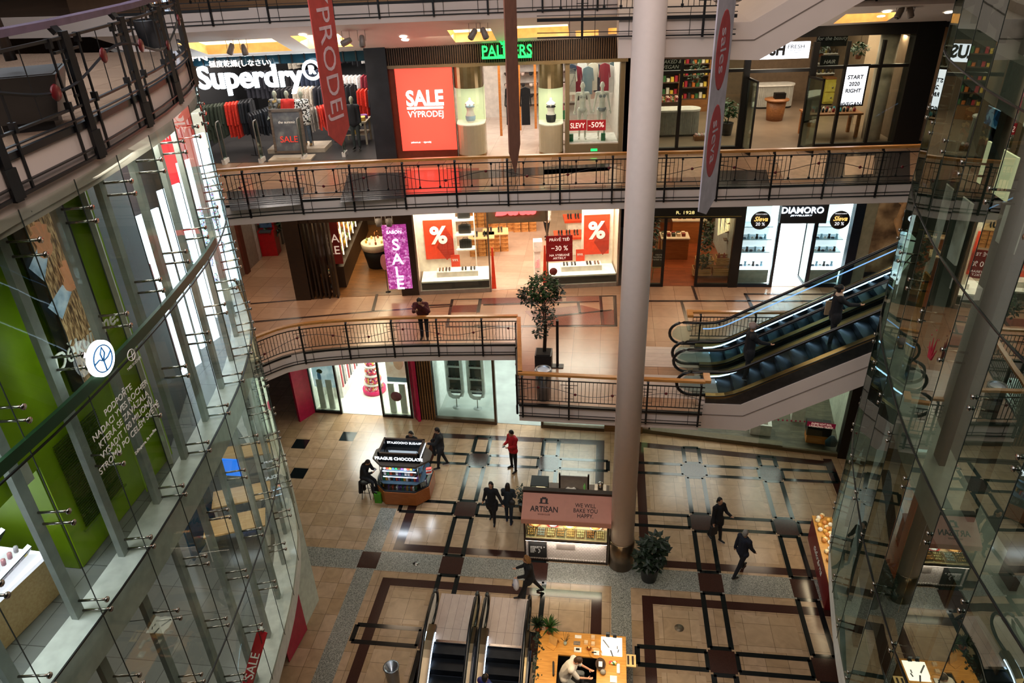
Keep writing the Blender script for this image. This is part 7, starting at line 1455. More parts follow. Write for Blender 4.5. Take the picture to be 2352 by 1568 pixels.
# slatted pier, sunglasses shop
u2=f1.fl(967,968,0)[0]; u3=f1.fl(1000,966,0)[0]; u4=f1.fl(1140,977,0)[0]; u5=f1.fl(1243,980,0)[0]; u6=f1.fl(1388,986,0)[0]; u7=f1.fl(1475,992,0)[0]
R=rootp(f1,'slatted_pier','pier clad in vertical brown wooden slats beside the sunglasses shop','pier',(u2+u3)/2,0,0)
bx(f1,'backing',None,None,u2,u3,-.05,.3,0,5.3,mat('slat_backing',''),parent=R); 
k=0
while u2+.02+k*.11<u3: bx(f1,'slat',None,None,u2+.02+k*.11,u2+.08+k*.11,-.1,-.05,0,5.3,wood('slat_brown','#6a4a2a','#8a6438'),parent=R); k+=1
bx(f1,'wall_black_post',None,None,u2-.25,u2,-.1,.2,0,5.3,FB,kind='structure')
room(f1,u3,u6,0,4.8,7,mat('glasses_wall','#d8dcd8',.5),mat('screed_floor','#8f9690',.4,var=.15,scale=1.2),WHITE,640,(.93,1,.97),'sunglasses_shop',lights=2)
BF=mat('bronze_shopframe','#5a4a3a',.35,.5)
R=rootp(f1,'glass_shopfront','bronze-framed glass front of the sunglasses shop under the gallery','shopfront',(u3+u6)/2,0,0)
for a,b in ((u3,u4),(u5,u6)): bx(f1,'bottom_rail',None,None,a,b,-.12,.08,0,.16,BF,parent=R); bx(f1,'glazing',None,None,a,b,-.01,0,.16,4.8,SHOPG,parent=R)
for s in (u4-.08,u5): bx(f1,'post',None,None,s,s+.1,-.1,.08,0,4.8,BF,parent=R)
for i,(x,y) in enumerate(((1041,958),(1090,960))):
    s,d=f1.fl(x,y,0); s0_,z0=S_(f1,x-4,938,1.0); R=rootp(f1,'sunglasses_display',('left','right')[i]+' white rounded hanging frame of sunglasses shelves on a rod','display frame',s,1.0,0)
    wpm=mat('white_gloss_frame','#e8ecea',.25); m=MB(); w,zb_,zt_=.32,.55,3.25
    path=[(w*c_,0,z_) for c_,z_ in ((-1,zb_+.3),(-1,zt_-.3),(-.8,zt_-.08),(-.4,zt_),(.4,zt_),(.8,zt_-.08),(1,zt_-.3),(1,zb_+.3),(.8,zb_+.08),(.4,zb_),(-.4,zb_),(-.8,zb_+.08),(-1,zb_+.3))]
    m.tube(path,.085,wpm,8); m.build('rounded_frame',R,local=True); m=MB(); m.box(-w,w,.06,.09,zb_+.15,zt_-.15,mat('display_back','#4a524e',.4)); m.build('back_panel',R,local=True)
    for k in range(4): m=MB(); m.box(-w+.04,w-.04,-.08,.08,zb_+.55+.6*k-.22,zb_+.57+.6*k-.22,wpm); m.build('shelf',R,local=True)
    m=MB(); m.tube([(0,0,0),(0,0,zb_)],.02,STEEL,8); m.tube([(0,0,zt_),(0,0,4.7)],.02,STEEL,8); m.build('rod',R,local=True); m=MB(); m.lathe([(.2,0),(.18,.02),(.03,.04)],(0,0,0),mat('round_foot','#7d8480',.3),20); m.build('foot',R,local=True)
    for k in range(20):
        row=k//5; mb=MB(T=f1.at(s-.2+.1*(k%5),1.0-.06,zb_+.38+.6*row)); c=('#1c1f1e','#4a5450','#2a2e2c')[(k+i)%3]; g=mat('lens_'+c,c,.15)
        for sx in(-1,1): mb.ell((sx*.03,-.02,.09),.028,.01,.05,g,8)
        mb.box(-.045,.045,0,.006,.065,.075,g); mb.box(-.045,.045,-.02,.02,0,.02,wpm)
        mb.build('sunglasses',label=('black','grey','dark green')[(k+i)%3]+' sunglasses on the %s shelf of the %s hanging frame'%(('lowest','second','third','top')[row],('left','right')[i]),cat='sunglasses',group=('black','grey','dark green')[(k+i)%3]+' sunglasses, %s shelf, %s frame'%(('lowest','second','third','top')[row],('left','right')[i]))
bx(f1,'wall_slat_end',None,None,u6,u7,-.08,.3,0,5.3,wood('slat_brown','',''),kind='structure')
for (x,y) in ((1268,967),(1345,970)):
    s,z=S_(f1,x,y-4,.8); R=rootp(f1,'floor_spot','small bright lamp foot behind the low glass strip, '+('left' if x<1300 else 'right'),'lamp',s,.8,.14); m=MB(); m.ell((0,0,.05),.1,.06,.04,em('spot_glow','#f0fff4',6),10); m.build('glow',R,local=True)
bx(f1b,'wall_shop_base',None,None,-1.4,4.3,-.05,.3,0,.18,mat('olive_sill','#5e5238',.5),kind='structure')
bx(f1b,'wall_plaster',None,None,-1.4,-.9,0,.3,0,5.3,BEIGE,kind='structure')
# phone shop at the right
v0=f1b.fl(1740,1022,0)[0]; v1=f1b.fl(1925,1046,0)[0]
room(f1b,-.8,v1+.1,0,4.8,7,mat('phone_shop_wall','#cfd4c4',.6),wood('grey_plank_floor','#4a463a','#6a6452',plank=.18,rough=.5,stretch=(1,5,1)),WHITE,260,(.95,1,.9),'phone_shop',lights=2)
R=rootp(f1b,'glass_shopfront','glass front of the phone shop with a heavy black end pillar','shopfront',v1,0,0)
bx(f1b,'end_pillar',None,None,v1-.05,v1+.45,-.15,.3,0,5.3,FB,parent=R); bx(f1b,'bottom_rail',None,None,v0,v1,-.08,.08,0,.14,mat('olive_sill',''),parent=R); bx(f1b,'glazing',None,None,v0,v1,-.01,0,.14,4.8,SHOPG,parent=R)
a,z1=S_(f1b,1855,967,-.05);b,z0=S_(f1b,1918,986,-.05); R=rootp(f1b,'window_lettering','crimson two-line Czech lettering strip on the phone shop glass','sticker',(a+b)/2,-.05,z0)
bx(f1b,'strip',None,None,a,b,-.05,-.04,z0+.02,z1,mat('magenta_strip','#8a1438',.5,emis=.2),parent=R); slant(f1b,None,'ZAJ\u00cdMEJ NOV\u00dd IDOL\nS PORADNOU TELEKO!',(1859,977),(1914,978),11,em('pale_letters','',.8),-.055,.002,parent=R)
for k in range(9): s,z=S_(f1b,1768+10*k,963+.6*k,-.05); bx(f1b,'dot',None,None,s-.03,s+.03,-.05,-.04,z-.03,z+.03,mat('magenta_strip',''),parent=R)
s,d=f1b.fl(1875,1025,0); R=rootp(f1b,'phone_display_table','black-topped orange wooden phone display table in the phone shop','table',s,d+.3,0); m=MB(); m.box(-.45,.45,-.3,.3,.5,.9,mat('table_black','#121110',.4)); m.build('black_top',R,local=True); m=MB(); m.box(-.42,.42,-.28,.28,.12,.5,wood('orange_wood','','')); m.build('body',R,local=True)
s,d=f1b.fl(1905,1030,0); m=MB(T=f1b.at(s,.35,.16)); m.lathe([(.02,-.0),(.2,.02),(.24,.25),(.08,.5),(.02,.52)],(0,0,0),mat('sign_teal','#3a5a6a',.5),18,sy=.3); m.build('floor_sign',label='rounded teal floor sign beside the phone display table',cat='sign')
s,d=f1b.fl(1745,990,0); R=rootp(f1b,'white_display_frame','white square display box with a dark picture behind the phone shop glass','display',s,d,0); m=MB(); m.box(-.4,.4,-.3,.3,0,.5,WHITE); m.build('box',R,local=True); m=MB(); m.box(-.25,.25,-.2,.2,.5,.51,pat('dark_print',['#2a2622','#8a7a6a','#1a1614'],4,'NOISE')); m.build('picture',R,local=True)
bx(f1b,'wall_white_column',None,None,v1-1.6,v1-1.1,2.0,2.5,0,4.8,WHITE,kind='structure')
s,z=S_(f1b,1480,975,.0); m=MB(T=f1b.M); m.box(s-.1,s+.18,-.02,.0,.4,1.0,em('green_exit','#a8d88a',1.0)); m.build('green_lit_panel',label='small pale green lit panel low beside the column base line',cat='sign')
# ================= chocolate kiosk =================
kc=Vector((-7.03,20.5,0)); R=thing('chocolate_kiosk','octagonal wooden souvenir kiosk with a black lit sign ring and crowded shelves','kiosk',kc)
def octo(w,d,c): return [(w-c,-d),(w,-d+c),(w,d-c),(w-c,d),(-w+c,d),(-w,d-c),(-w,-d+c),(-w+c,-d)]
ow_=wood('kiosk_orange_wood','#8a4a1c','#a8622c'); m=MB(); m.prism(octo(1.0,.86,.42),.06,.62,ow_); m.build('counter_body',R,local=True); m=MB(); m.prism(octo(.95,.8,.4),0,.06,BLK); m.build('plinth',R,local=True)
m=MB(); m.prism(octo(.98,.84,.42),.62,.66,mat('choc_deck','#20242a',.3)); m.build('counter_deck',R,local=True)
gp=octo(.95,.81,.41); m=MB()
for a,b in zip(gp,gp[1:]+gp[:1]): m.poly([(a[0],a[1],.66),(b[0],b[1],.66),(b[0]*.96,b[1]*.96,.92),(a[0]*.96,a[1]*.96,.92)],SHOPG)
m.build('glass_guard',R,local=True)
for z,w,d in((.9,.86,.74),(1.15,.72,.6),(1.4,.72,.6)): m=MB(); m.prism(octo(w,d,.25),z,z+.025,mat('shelf_glass_dark','#2c3a44',.15)); m.build('shelf',R,local=True)
m=MB(); m.box(-.45,.45,-.32,.32,.66,1.62,mat('kiosk_core','#0f1216',.4)); m.build('core',R,local=True)
for z in(1.13,1.38,1.6):
    m=MB(); m.box(-.62,.62,-.6,-.57,z-.02,z,em('kiosk_led','#cfe4ff',2.5)); m.build('light_bar',R,local=True)
for a in((-.7,-.58),(.7,-.58),(-.7,.58),(.7,.58)): m=MB(); m.tube([(a[0],a[1],.66),(a[0],a[1],1.62)],.02,STEEL,6); m.build('post',R,local=True)
m=MB(); m.prism(octo(1.05,.66,.42),1.6,1.68,mat('kiosk_canopy_grey','#5a5148',.5)); m.build('canopy',R,local=True)
sg=mat('kiosk_sign_navy','#0a121c',.3); br_=mat('kiosk_brown_frame','#3a2016',.5)
for (x0,x1,y0,y1) in ((-.76,.76,-.46,-.4),(-.76,.76,.4,.46),(-.76,-.7,-.46,.46),(.7,.76,-.46,.46)):
    m=MB(); m.box(x0,x1,y0,y1,1.68,2.04,sg); m.box(x0-.004,x1+.004,y0-.004,y1+.004,2.03,2.08,br_); m.build('sign_panel',R,local=True)
m=MB(); m.box(-.68,.68,-.4,.4,1.685,1.7,mat('canopy_chrome','#8f9aa4',.1,.9)); m.build('roof_top',R,local=True)
m=MB(); m.box(-.5,.5,-.2,.2,1.702,1.71,em('roof_glow','#cfe2f4',.3)); m.build('roof_light',R,local=True)
ll=em('kiosk_letters','#f2f8ff',2); W=WM[R]
text('PRAGUE CHOCOLATE',.175,ll,W@Matrix.Translation((0,-.47,1.85))@Matrix.Rotation(PI/2,4,'X'),parent=R,off=.003,name='sign_lettering'); text('PRAGUE CHOCOLATE',.1,ll,W@Matrix.Translation((.77,0,1.85))@Matrix.Rotation(PI/2,4,'Z')@Matrix.Rotation(PI/2,4,'X'),parent=R,name='sign_lettering')
text('PRAGUE CHOCOLATE',.15,ll,W@Matrix.Translation((0,.47,1.85))@Matrix.Rotation(PI,4,'Z')@Matrix.Rotation(PI/2,4,'X'),parent=R,name='sign_lettering')
text('PRAGUE CHOCOLATE',.13,ll,W@Matrix.Translation((0,.395,1.9))@Matrix.Rotation(PI/2,4,'X')@Matrix.Scale(-1,4,(1,0,0)),parent=R,name='sign_lettering')
light('kiosk_lamp',kc+Vector((0,-.62,1.58)),1.0,22,(.85,.92,1),.2); light('kiosk_lamp',kc+Vector((.8,0,1.58)),.2,10,(.85,.92,1),.8)
cc=[('#c9c4c8','white'),('#1f6a3c','green'),('#a83a24','red'),('#3a2418','brown'),('#b8862c','golden'),('#5a3a7a','purple'),('#28506a','blue')]
rng=random.Random(3)
def kbox(x,y,z,w,d,h,c,where):
    mb=MB(T=Matrix.Translation(kc)); mb.box(x-w/2,x+w/2,y-d/2,y+d/2,z,z+h,mat('choc_'+c[0],c[0],.45),bev=.012); mb.build('chocolate_box',label='%s chocolate box on the %s of the chocolate kiosk'%(c[1],where),cat='box',group='%s boxes on the %s'%(c[1],where))
for k in range(22):
    x=-.8+.076*k; c=cc[(k*k+k//3)%7]
    kbox(x,-.68+max(0,abs(x)-.5)*.9,.66,.066,.16,.1+.05*rng.random(),c,'front counter deck')
    if k<14: kbox(-.62+.095*k,-.5,.925,.08,.12,.12+.06*rng.random(),cc[(k*3+1)%7],'first shelf')
for k in range(11): kbox(-.56+.11*k,-.5,1.175,.09,.1,.12+.06*rng.random(),cc[(0 if k%4==0 else k)%7],'second shelf')
for k in range(11): kbox(-.56+.11*k,-.5,1.425,.09,.1,.08+.06*rng.random(),cc[(k*2)%7],'top shelf')
for k in range(10): kbox(.82,-.4+.09*k,.66,.12,.08,.15+.06*rng.random(),cc[(k*5)%7],'right counter deck'); kbox(.62,-.4+.09*k,.925,.1,.07,.15,cc[(k+2)%7],'right first shelf')
mb=MB(T=Matrix.Translation(kc)); 
for k in range(4): mb.bar((.86,-.1,.95+.07*k),(1.06,-.1,1.0+.07*k),.12,mat('flag_%d'%(k%2),('#e8e4e0','#d8321c')[k%2],.6),.03)
mb.build('card_rack',label='red and white fan of cards at the right of the chocolate kiosk',cat='card rack')
p=az(870,1152,0); m=MB(T=Matrix.Translation(p)); m.prism([(-.12,-.08),(.14,-.08),(.14,.08),(-.12,.08)],0,.42,mat('bag_green','#3f8a1c',.4)); m.build('green_bag',label='lime green bag standing on the floor left of the chocolate kiosk',cat='bag')
p=az(862,1140,0); m=MB(T=Matrix.Translation(p)); m.ell((-.02,.1,.2),.14,.1,.2,mat('bag_dark',''),10); m.build('handbag',label='dark bag slumped beside the lime green bag by the kiosk',cat='bag')
# ================= bakery kiosk =================
x0,x1,yf=-2.28,.44,17.42
R=thing('bakery_kiosk','pink-canopied bakery kiosk with a white tiled front and lit pastry counter','kiosk',((x0+x1)/2,yf+.9,0))
light('bakery_front_light',((x0+x1)/2,yf-.12,.89),2.4,9,(1,.9,.8),.08)
wt=tile('fish_scale_tile','#d8cac0','#e2d6cc',.1,.07,'#9a8a80',.35,off=.5,mortar=.004,vein=.05,axis=1); bw_=mat('kiosk_dark_frame','#2a1c14',.4); pkm=mat('canopy_pink','#c98a74',.55,var=.03)
def kb(nm_,a,b,c,d,e,f,mm,**k): m=MB(); m.box(a,b,c,d,e,f,mm); return m.build(nm_,R,**k)
kb('front_panel',x0+.05,x1-.05,yf,yf+.08,.12,.92,wt); kb('plinth',x0,x1,yf+.02,yf+.1,0,.14,bw_)
m=MB()
n_=34
for k in range(n_): s_=x0+.05+(x1-x0-.1)*(k+.5)/n_; m.tube([(s_,yf-.012,.15),(s_,yf-.002,.15)],(x1-x0)/n_*.5,wt,10)
m.build('scalloped_edge',R)
kb('counter_edge',x0,x1,yf-.03,yf+.85,.92,.99,bw_); kb('counter_light',x0+.05,x1-.05,yf-.02,yf,.9,.92,em('counter_led','#ffe6d0',7))
for a,b in((x0,x0+.06),(x1-.06,x1)): kb('side_wall',a,b,yf,yf+.9,.0,1.9,bw_)
kb('deck',x0+.06,x1-.06,yf+.0,yf+.8,.99,1.01,mat('warm_deck','#b89a78',.4)); kb('glass_front',x0+.06,x1-.06,yf+.01,yf+.02,1.0,1.5,SHOPG); kb('back_counter',x0,x1,yf+2.3,yf+2.75,0,.95,bw_); kb('back_top',x0-.02,x1+.02,yf+2.28,yf+2.78,.95,1.0,mat('brown_top','#5a4028',.4)); kb('left_counter',x0,x0+.5,yf+.9,yf+2.3,0,.95,bw_); kb('right_counter',x1-.5,x1,yf+.9,yf+2.3,0,.95,bw_)
# canopy: sloping pink board
zc0=ay(1203,1190,yf-.05).z; zt1=ay(1210,1128,yf+.75).z
m=MB(); m.raw([(x0-.06,yf-.08,zc0),(x1+.06,yf-.08,zc0),(x1+.06,yf+.75,zt1),(x0-.06,yf+.75,zt1),(x0-.06,yf-.06,zc0-.05),(x1+.06,yf-.06,zc0-.05),(x1+.06,yf+.79,zt1-.05),(x0-.06,yf+.79,zt1-.05)],[(0,1,2,3),(7,6,5,4),(0,4,5,1),(1,5,6,2),(2,6,7,3),(3,7,4,0)],pkm); m.build('canopy_board',R)
kb('canopy_valance',x0-.06,x1+.06,yf-.1,yf-.06,zc0-.17,zc0+.01,pkm); kb('top_beam',x0-.08,x1+.08,yf+.72,yf+.9,zt1-.03,zt1+.07,bw_)
for a in (x0+.02,x1-.08):
    kb('roof_post',a,a+.06,yf+.8,yf+.86,1.0,zt1,bw_)
up=(Vector((0,.83,zt1-zc0))).normalized(); nn=Vector((1,0,0)).cross(up).normalized()
def canM(fx,fz): 
    c=Vector((x0+(x1-x0)*fx,yf-.08+.83*fz,zc0+(zt1-zc0)*fz))+nn*.006; m=Matrix((Vector((1,0,0)),up,nn)).transposed().to_4x4(); m.translation=c; return m
bk=mat('letter_dark','#2a1a14',.6)
text('ARTISAN',.26,bk,canM(.24,.38),parent=R,off=.004,sx=.85,name='sign_lettering'); text('BAKEHOUSE',.07,mat('letter_faded','#8a5a48',.6),canM(.24,.2),parent=R,name='sign_lettering'); text('WE WILL\nBAKE YOU\nHAPPY.',.19,bk,canM(.72,.4),parent=R,sx=.85,name='sign_lettering',ls=.9)
m=MB(T=canM(.23,.68)); 
for a,b,c,d in((-.15,.15,-.09,-.06),(-.12,-.05,-.06,.06),(.05,.12,-.06,.06),(-.12,.12,.06,.09),(-.07,.07,.09,.13)): m.box(a,b,c,d,0,.004,bk)
m.build('oven_emblem',R)
# board with menu
kb('menu_board',x0+.14,x0+.74,yf-.03,yf-.01,.2,.88,mat('chalk_black',''))
Mt=Matrix.Translation((x0+.2,yf-.035,.54))@Matrix.Rotation(PI/2,4,'X'); text('DROBN\u00c9 PE\u010cIVO   25\nCROISSANT     32\nCHL\u00c9B        59\nKOL\u00c1\u010c        29\nBAGETA       45\nK\u00c1VA         39',.05,tw,Mt,parent=R,align='LEFT',ext=.001,name='menu_lines').__setitem__('kind','stuff')
kb('hatch',x0+1.05,x0+1.65,yf-.02,yf,.62,.82,mat('grey_hatch','#8f837a',.4))
light('bakery_lamp',((x0+x1)/2,yf+.3,zc0-.12),2.4,60,(1,.86,.62),.3); m=MB(); m.ell((x0+2.2,yf+.3,1.45),.04,.04,.04,em('spot_glow',''),8); m.build('spot_lamp',R)
tr=[('#c9985a','golden pastries'),('#a8b0b8','steel tray of dough'),('#e0cfa0','pale biscuits'),('#c98a4a','brown rolls'),('#d8a860','croissants'),('#e8d8a8','cream cakes'),('#b8743a','dark loaves'),('#e4c890','sliced bread')]
for k,(c,l) in enumerate(tr):
    x=x0+.2+.32*k; T_=thing('pastry_tray','tray of %s on the lit bakery counter, %s from the left'%(l,('first','second','third','fourth','fifth','sixth','seventh','eighth')[k]),'tray',(x+.02,yf+.25,1.01)); m=MB(); m.box(-.14,.14,-.18,.18,0,.03,mat('tray_wood','#8a5a30',.5) if k%3 else STEEL); m.build('tray',T_,local=True); m=MB()
    for q in range(12): m.ell((-.09+.06*(q%4),-.12+.12*(q//4),.05),.03,.045,.028,mat('pastry_'+c,c,.6,var=.3,scale=30),8)
    m.build('pastries',T_,local=True,kind='stuff')
for k,(x,y,c,l) in enumerate(((x0+.3,yf+.6,'#7a4a24','brown bread basket at the left back'),(x0+.9,yf+.62,'#8a1c1c','red box of chocolates at the back'),(x0+1.45,yf+.6,'#d8a850','wide basket of golden pastries at the back'),(x0+2.3,yf+.6,'#d8cfc0','white plate stand at the right back'))):
    m=MB(T=Matrix.Translation((x,y,1.01))); m.lathe([(.15,0),(.22,.1),(.2,.1),(.14,.05)],(0,0,0),mat('basket_'+c,c,.6,var=.3,scale=30),14); m.ell((0,0,.09),.17,.17,.06,mat('pastry_'+tr[k][0],tr[k][0]),10); m.build('basket',label=l+' of the bakery counter',cat='basket')
# small glass display, menu stand, jars on the back counters
R2=thing('glass_cabinet','upright glass pastry cabinet with black frame at the back left of the bakery kiosk','cabinet',(x0+.35,yf+2.0,.95)); m=MB()
for a in(-.28,.28):
    for b in(-.25,.25): m.bar((a,b,0),(a,b,.75),.03,BLK)
m.box(-.3,.3,-.27,.27,.73,.76,BLK); m.box(-.28,.28,-.25,.25,.4,.42,mat('glass_shelf')); m.build('frame',R2,local=True); m=MB(); m.box(-.28,-.27,-.25,.25,0,.73,SHOPG); m.box(.27,.28,-.25,.25,0,.73,SHOPG); m.build('glass',R2,local=True); m=MB(); m.box(-.1,.2,-.2,.2,.65,.7,em('cab_lamp','#ffdca8',2)); m.build('lamp',R2,local=True)
kb('staff_board',x0+1.0,x0+2.0,yf+2.5,yf+2.54,1.0,1.55,mat('grey_board','#6a625c',.6)); 
for a in (x0+1.0,x0+2.0): kb('board_post',a-.03,a+.03,yf+2.5,yf+2.56,.0,1.65,bw_)
m=MB(T=Matrix.Translation((x0+1.4,yf+2.35,1.0))); m.lathe([(.16,0),(.2,.08),(.18,.08),(.14,.02)],(0,0,0),WHITE,14); m.build('white_bowl',label='white bowl at the foot of the grey board on the bakery back counter',cat='bowl')
m=MB(T=Matrix.Translation((x1-.85,yf+2.5,1.0))); m.lathe([(.04,0),(.05,.15),(.02,.22),(.02,.27)],(0,0,0),mat('green_soap','#7ac06a',.3),10); m.build('bottle',label='green bottle on the right of the bakery back counter',cat='bottle')
R2=thing('coffee_machine','bright steel coffee machine at the back right of the bakery kiosk','machine',(x1-.3,yf+2.1,.95)); m=MB(); m.box(-.2,.2,-.2,.2,0,.5,STEEL,bev=.03); m.build('body',R2,local=True); m=MB(); m.lathe([(.09,.5),(.1,.7),(.05,.75)],(.0,0,0),CHR,14); m.build('hopper',R2,local=True); m=MB(); m.box(-.12,.12,-.22,-.2,.25,.42,em('machine_glow','#f4f4ff',2)); m.build('front_light',R2,local=True)
# ================= timber kiosk at the bottom =================
def K(x,y,z=.95): return az(x,y,z)
tw2=wood('kiosk_pine','#b87c34','#d69a4a',rough=.35)
a=K(1236,1448);b=K(1434,1459); c=K(1241,1568); yT=(a.y+b.y)/2; xl=-1.46; xr=.93
ix0=K(1282,1503).x; ix1=K(1371,1510).x; iy=K(1320,1505).y
R=thing('timber_kiosk','square pine-topped phone repair kiosk with a central well, brightly lit','kiosk',((xl+xr)/2,11.5,0))
m=MB(); m.box(xl,xr,iy,yT,.9,.95,tw2); m.box(xl,ix0,9.6,iy,.9,.95,tw2); m.box(ix1,xr,9.6,iy,.9,.95,tw2); m.build('worktop',R)
m=MB(); m.box(xl+.04,xr-.04,yT-.08,yT-.04,0,.9,tw2); m.box(xr-.08,xr-.04,9.6,yT-.05,0,.9,tw2); m.box(xl+.04,xl+.1,9.6,yT-.05,0,.9,wood('driftwood','#6a5646','#9a8470',stretch=(4,1,1))); m.build('outer_boards',R)
m=MB(); m.box(ix0-.02,ix1+.02,iy,iy+.02,0,.9,BLK); m.box(ix0-.02,ix0,9.6,iy,0,.9,BLK); m.box(ix1,ix1+.02,9.6,iy,0,.9,BLK); m.build('inner_boards',R); m=MB(); m.box(ix0,ix1,9.6,iy,0,.03,mat('dark_mat','#15120f',.8)); m.build('floor_mat',R)
m=MB(); 
for k in range(6): m.tube([(xl-.03,10+.55*k,.3+.1*(k%2)),(xl-.05,10.5+.55*k,.75)],[.1,.08],wood('driftwood','',''),6)
m.build('driftwood_edge',R)
light('kiosk_pendant',((xl+xr)/2-.9,12.4,3.0),.5,42,(1,.74,.38),1.5); light('kiosk_pendant',(.55,12.7,2.2),.4,26,(1,.84,.6),1.2)
p0=K(1381,1462);p1=K(1429,1508); m=MB(); m.box(p0.x,p1.x,p1.y,p0.y,.952,.965,em('phone_lightpad','#fff8e4',2.6)); m.build('lit_display_pad',label='glowing white display pad with phones on the pine kiosk top',cat='display')
m=MB()
for k,(x,y,w,h) in enumerate(((1392,1478,.04,.3),(1405,1500,.04,.2),(1418,1487,.03,.1),(1420,1495,.03,.1))):
    q=K(x,y,.97); mb=MB(T=Matrix.Translation(q)@Matrix.Rotation(.6-k*.3,4,'Z')); mb.box(-w/2,w/2,-h/2,h/2,0,.01,mat('phone_grey_%d'%(k%2),('#8a8a8c','#5a5a60')[k%2],.3)); mb.build('phone',label='slim %s phone lying on the glowing pad, %s'%(('silver','grey')[k%2],('upper left','lower middle','right','far right')[k]),cat='phone')
def small(x,y,name,label,cat,fn,z=.95):
    q=K(x,y,z); mb=MB(T=Matrix.Translation(q)); fn(mb); return mb.build(name,label=label,cat=cat)
card=mat('card_white','#e4ded2',.5); gm=mat('gadget_dark','#1a1a1e',.3)
small(1328,1462,'price_card','white printed price card near the back of the pine kiosk','card',lambda m:m.box(-.09,.09,-.05,.05,0,.01,card))
small(1325,1477,'photo_card','photo card with dark figures on the pine kiosk','card',lambda m:m.box(-.09,.09,-.06,.06,0,.015,pat('dark_print','')))
small(1327,1493,'white_case','white gadget case with a black phone in it on the pine kiosk','case',lambda m:(m.box(-.1,.1,-.07,.07,0,.04,card),m.box(-.05,.05,-.03,.03,.04,.05,gm)))
small(1353,1492,'copper_bowl','small round copper bowl on the pine kiosk','bowl',lambda m:m.lathe([(.03,0),(.065,.04),(.06,.09),(.05,.09),(.04,.04)],(0,0,0),mat('copper',''),14))
small(1368,1500,'round_tray','round tray with papers at the corner of the pine kiosk','tray',lambda m:(m.lathe([(.16,0),(.18,.03),(.16,.03),(.15,.01)],(0,0,0),tw2,20),m.box(-.05,.1,-.08,.05,.03,.05,card),m.box(-.1,.02,-.03,.0,.04,.06,gm)))
small(1379,1530,'tool_basket','dark wicker basket of accessories on the right worktop of the pine kiosk','basket',lambda m:(m.lathe([(.1,0),(.14,.1),(.12,.1),(.09,.03)],(0,0,0),mat('wicker','#3a2414',.8,bump=.5),14,sy=1.4),m.box(-.05,.05,-.08,.08,.08,.1,card)))
small(1385,1546,'grey_pouch','grey rounded pouch on the right worktop of the pine kiosk','pouch',lambda m:m.ell((0,0,.06),.08,.08,.07,mat('pouch_grey','#8a8478',.6),10))
small(1408,1524,'accessory_bag','clear bag of small red accessories on the pine kiosk','bag',lambda m:m.box(-.11,.11,-.05,.05,0,.06,pat('gift_mixed',''),bev=.02))
small(1420,1537,'white_box','long white box on the right worktop of the pine kiosk','box',lambda m:m.box(-.04,.04,-.14,.14,0,.05,card))
small(1409,1560,'paper_stack','white papers at the bottom right of the pine kiosk','papers',lambda m:m.box(-.09,.09,-.1,.1,0,.02,card))
for i,(x,y) in enumerate(((1346,1477),(1362,1465),(1362,1480))): small(x,y,'clear_box',('front left','rear','front right')[i]+' clear gadget box on the pine kiosk','box',lambda m:m.box(-.05,.05,-.05,.05,0,.07,mat('clear_box_cream','#d8b890',.2)))
q=K(1270,1480); m=MB(T=Matrix.Translation(q)@Matrix.Rotation(-.5,4,'Z')); m.box(-.12,.12,-.16,.0,0,.02,tw2); m.raw([(-.14,-.02,0),(.12,-.02,0),(.12,.06,.26),(-.14,.06,.26)],[(0,1,2,3)],mat('cardboard','#c99a5a',.7)); m.raw([(-.14,.15,0),(.12,.15,0),(.12,.06,.26),(-.14,.06,.26)],[(3,2,1,0)],mat('cardboard')); m.build('folded_menu_board',label='tent-shaped wooden board on the left of the pine kiosk',cat='board')
for i,(x,y) in enumerate(((1396,1461),(1412,1463))): small(x,y,'phone_stand',('left','right')[i]+' small dark phone stand at the back of the glowing pad','stand',lambda m:(m.box(-.05,.05,-.03,.03,0,.02,gm),m.box(-.05,.05,.02,.03,.02,.14,gm)),z=.97)
q=az(1449,1517,.93); m=MB(); m.box(xr-.02,xr+.26,q.y-.18,q.y+.2,.9,.93,mat('price_paper','#d8b878',.6)); m.build('side_price_board',label='pale framed price board fixed to the right edge of the pine kiosk',cat='sign')
for k in (0,1): m=MB(); m.box(xr+.03+.12*k,xr+.08+.12*k,q.y-.12,q.y+.15,.931,.935,mat('letter_dark','')); m.build('price_strip',label=('left','right')[k]+' dark printed strip on the price board of the pine kiosk',cat='print')
# seated attendant
q=az(1325,1568,.0); 
C=thing('office_chair','black swivel office chair under the seated attendant in the pine kiosk','chair',(-.72,12.72,0.03),-1.5)
m=MB(); m.box(-.23,.23,-.22,.24,.44,.51,mat('chair_black','#111014',.6),bev=.08); m.build('seat',C,local=True); m=MB(); m.box(-.21,.21,-.3,-.25,.55,1.0,mat('chair_black'),bev=.05); m.build('backrest',C,local=True); m=MB(); m.tube([(0,0,.08),(0,0,.44)],.03,STEEL,8); m.build('column',C,local=True)
for k in range(5): a_=k*2*PI/5; m=MB(); m.bar((0,0,.09),(.27*math.cos(a_),.27*math.sin(a_),.06),.04,BLK); m.ell((.27*math.cos(a_),.27*math.sin(a_),.035),.03,.03,.035,BLK,8); m.build('leg',C,local=True)
person('person in a white shirt and grey jeans sitting inside the pine kiosk',face(-.68,12.72,0.03,.9,-.1),top=mat('shirt_white','#d8cfc4',.8,var=.06),trousers='#8a8a86',hair='#3a2414',skin='#c98f70',h=1.78,drop=-.02+.0,lean=.2,bend=.3,head=.4,legs=((1.45,1.45),(1.2,1.3)),arms=((.65,.1,.75,.35),(.65,.1,.75,.35)),spread=.25,sleeve=0,shoes='#2a2622',vox=.012)
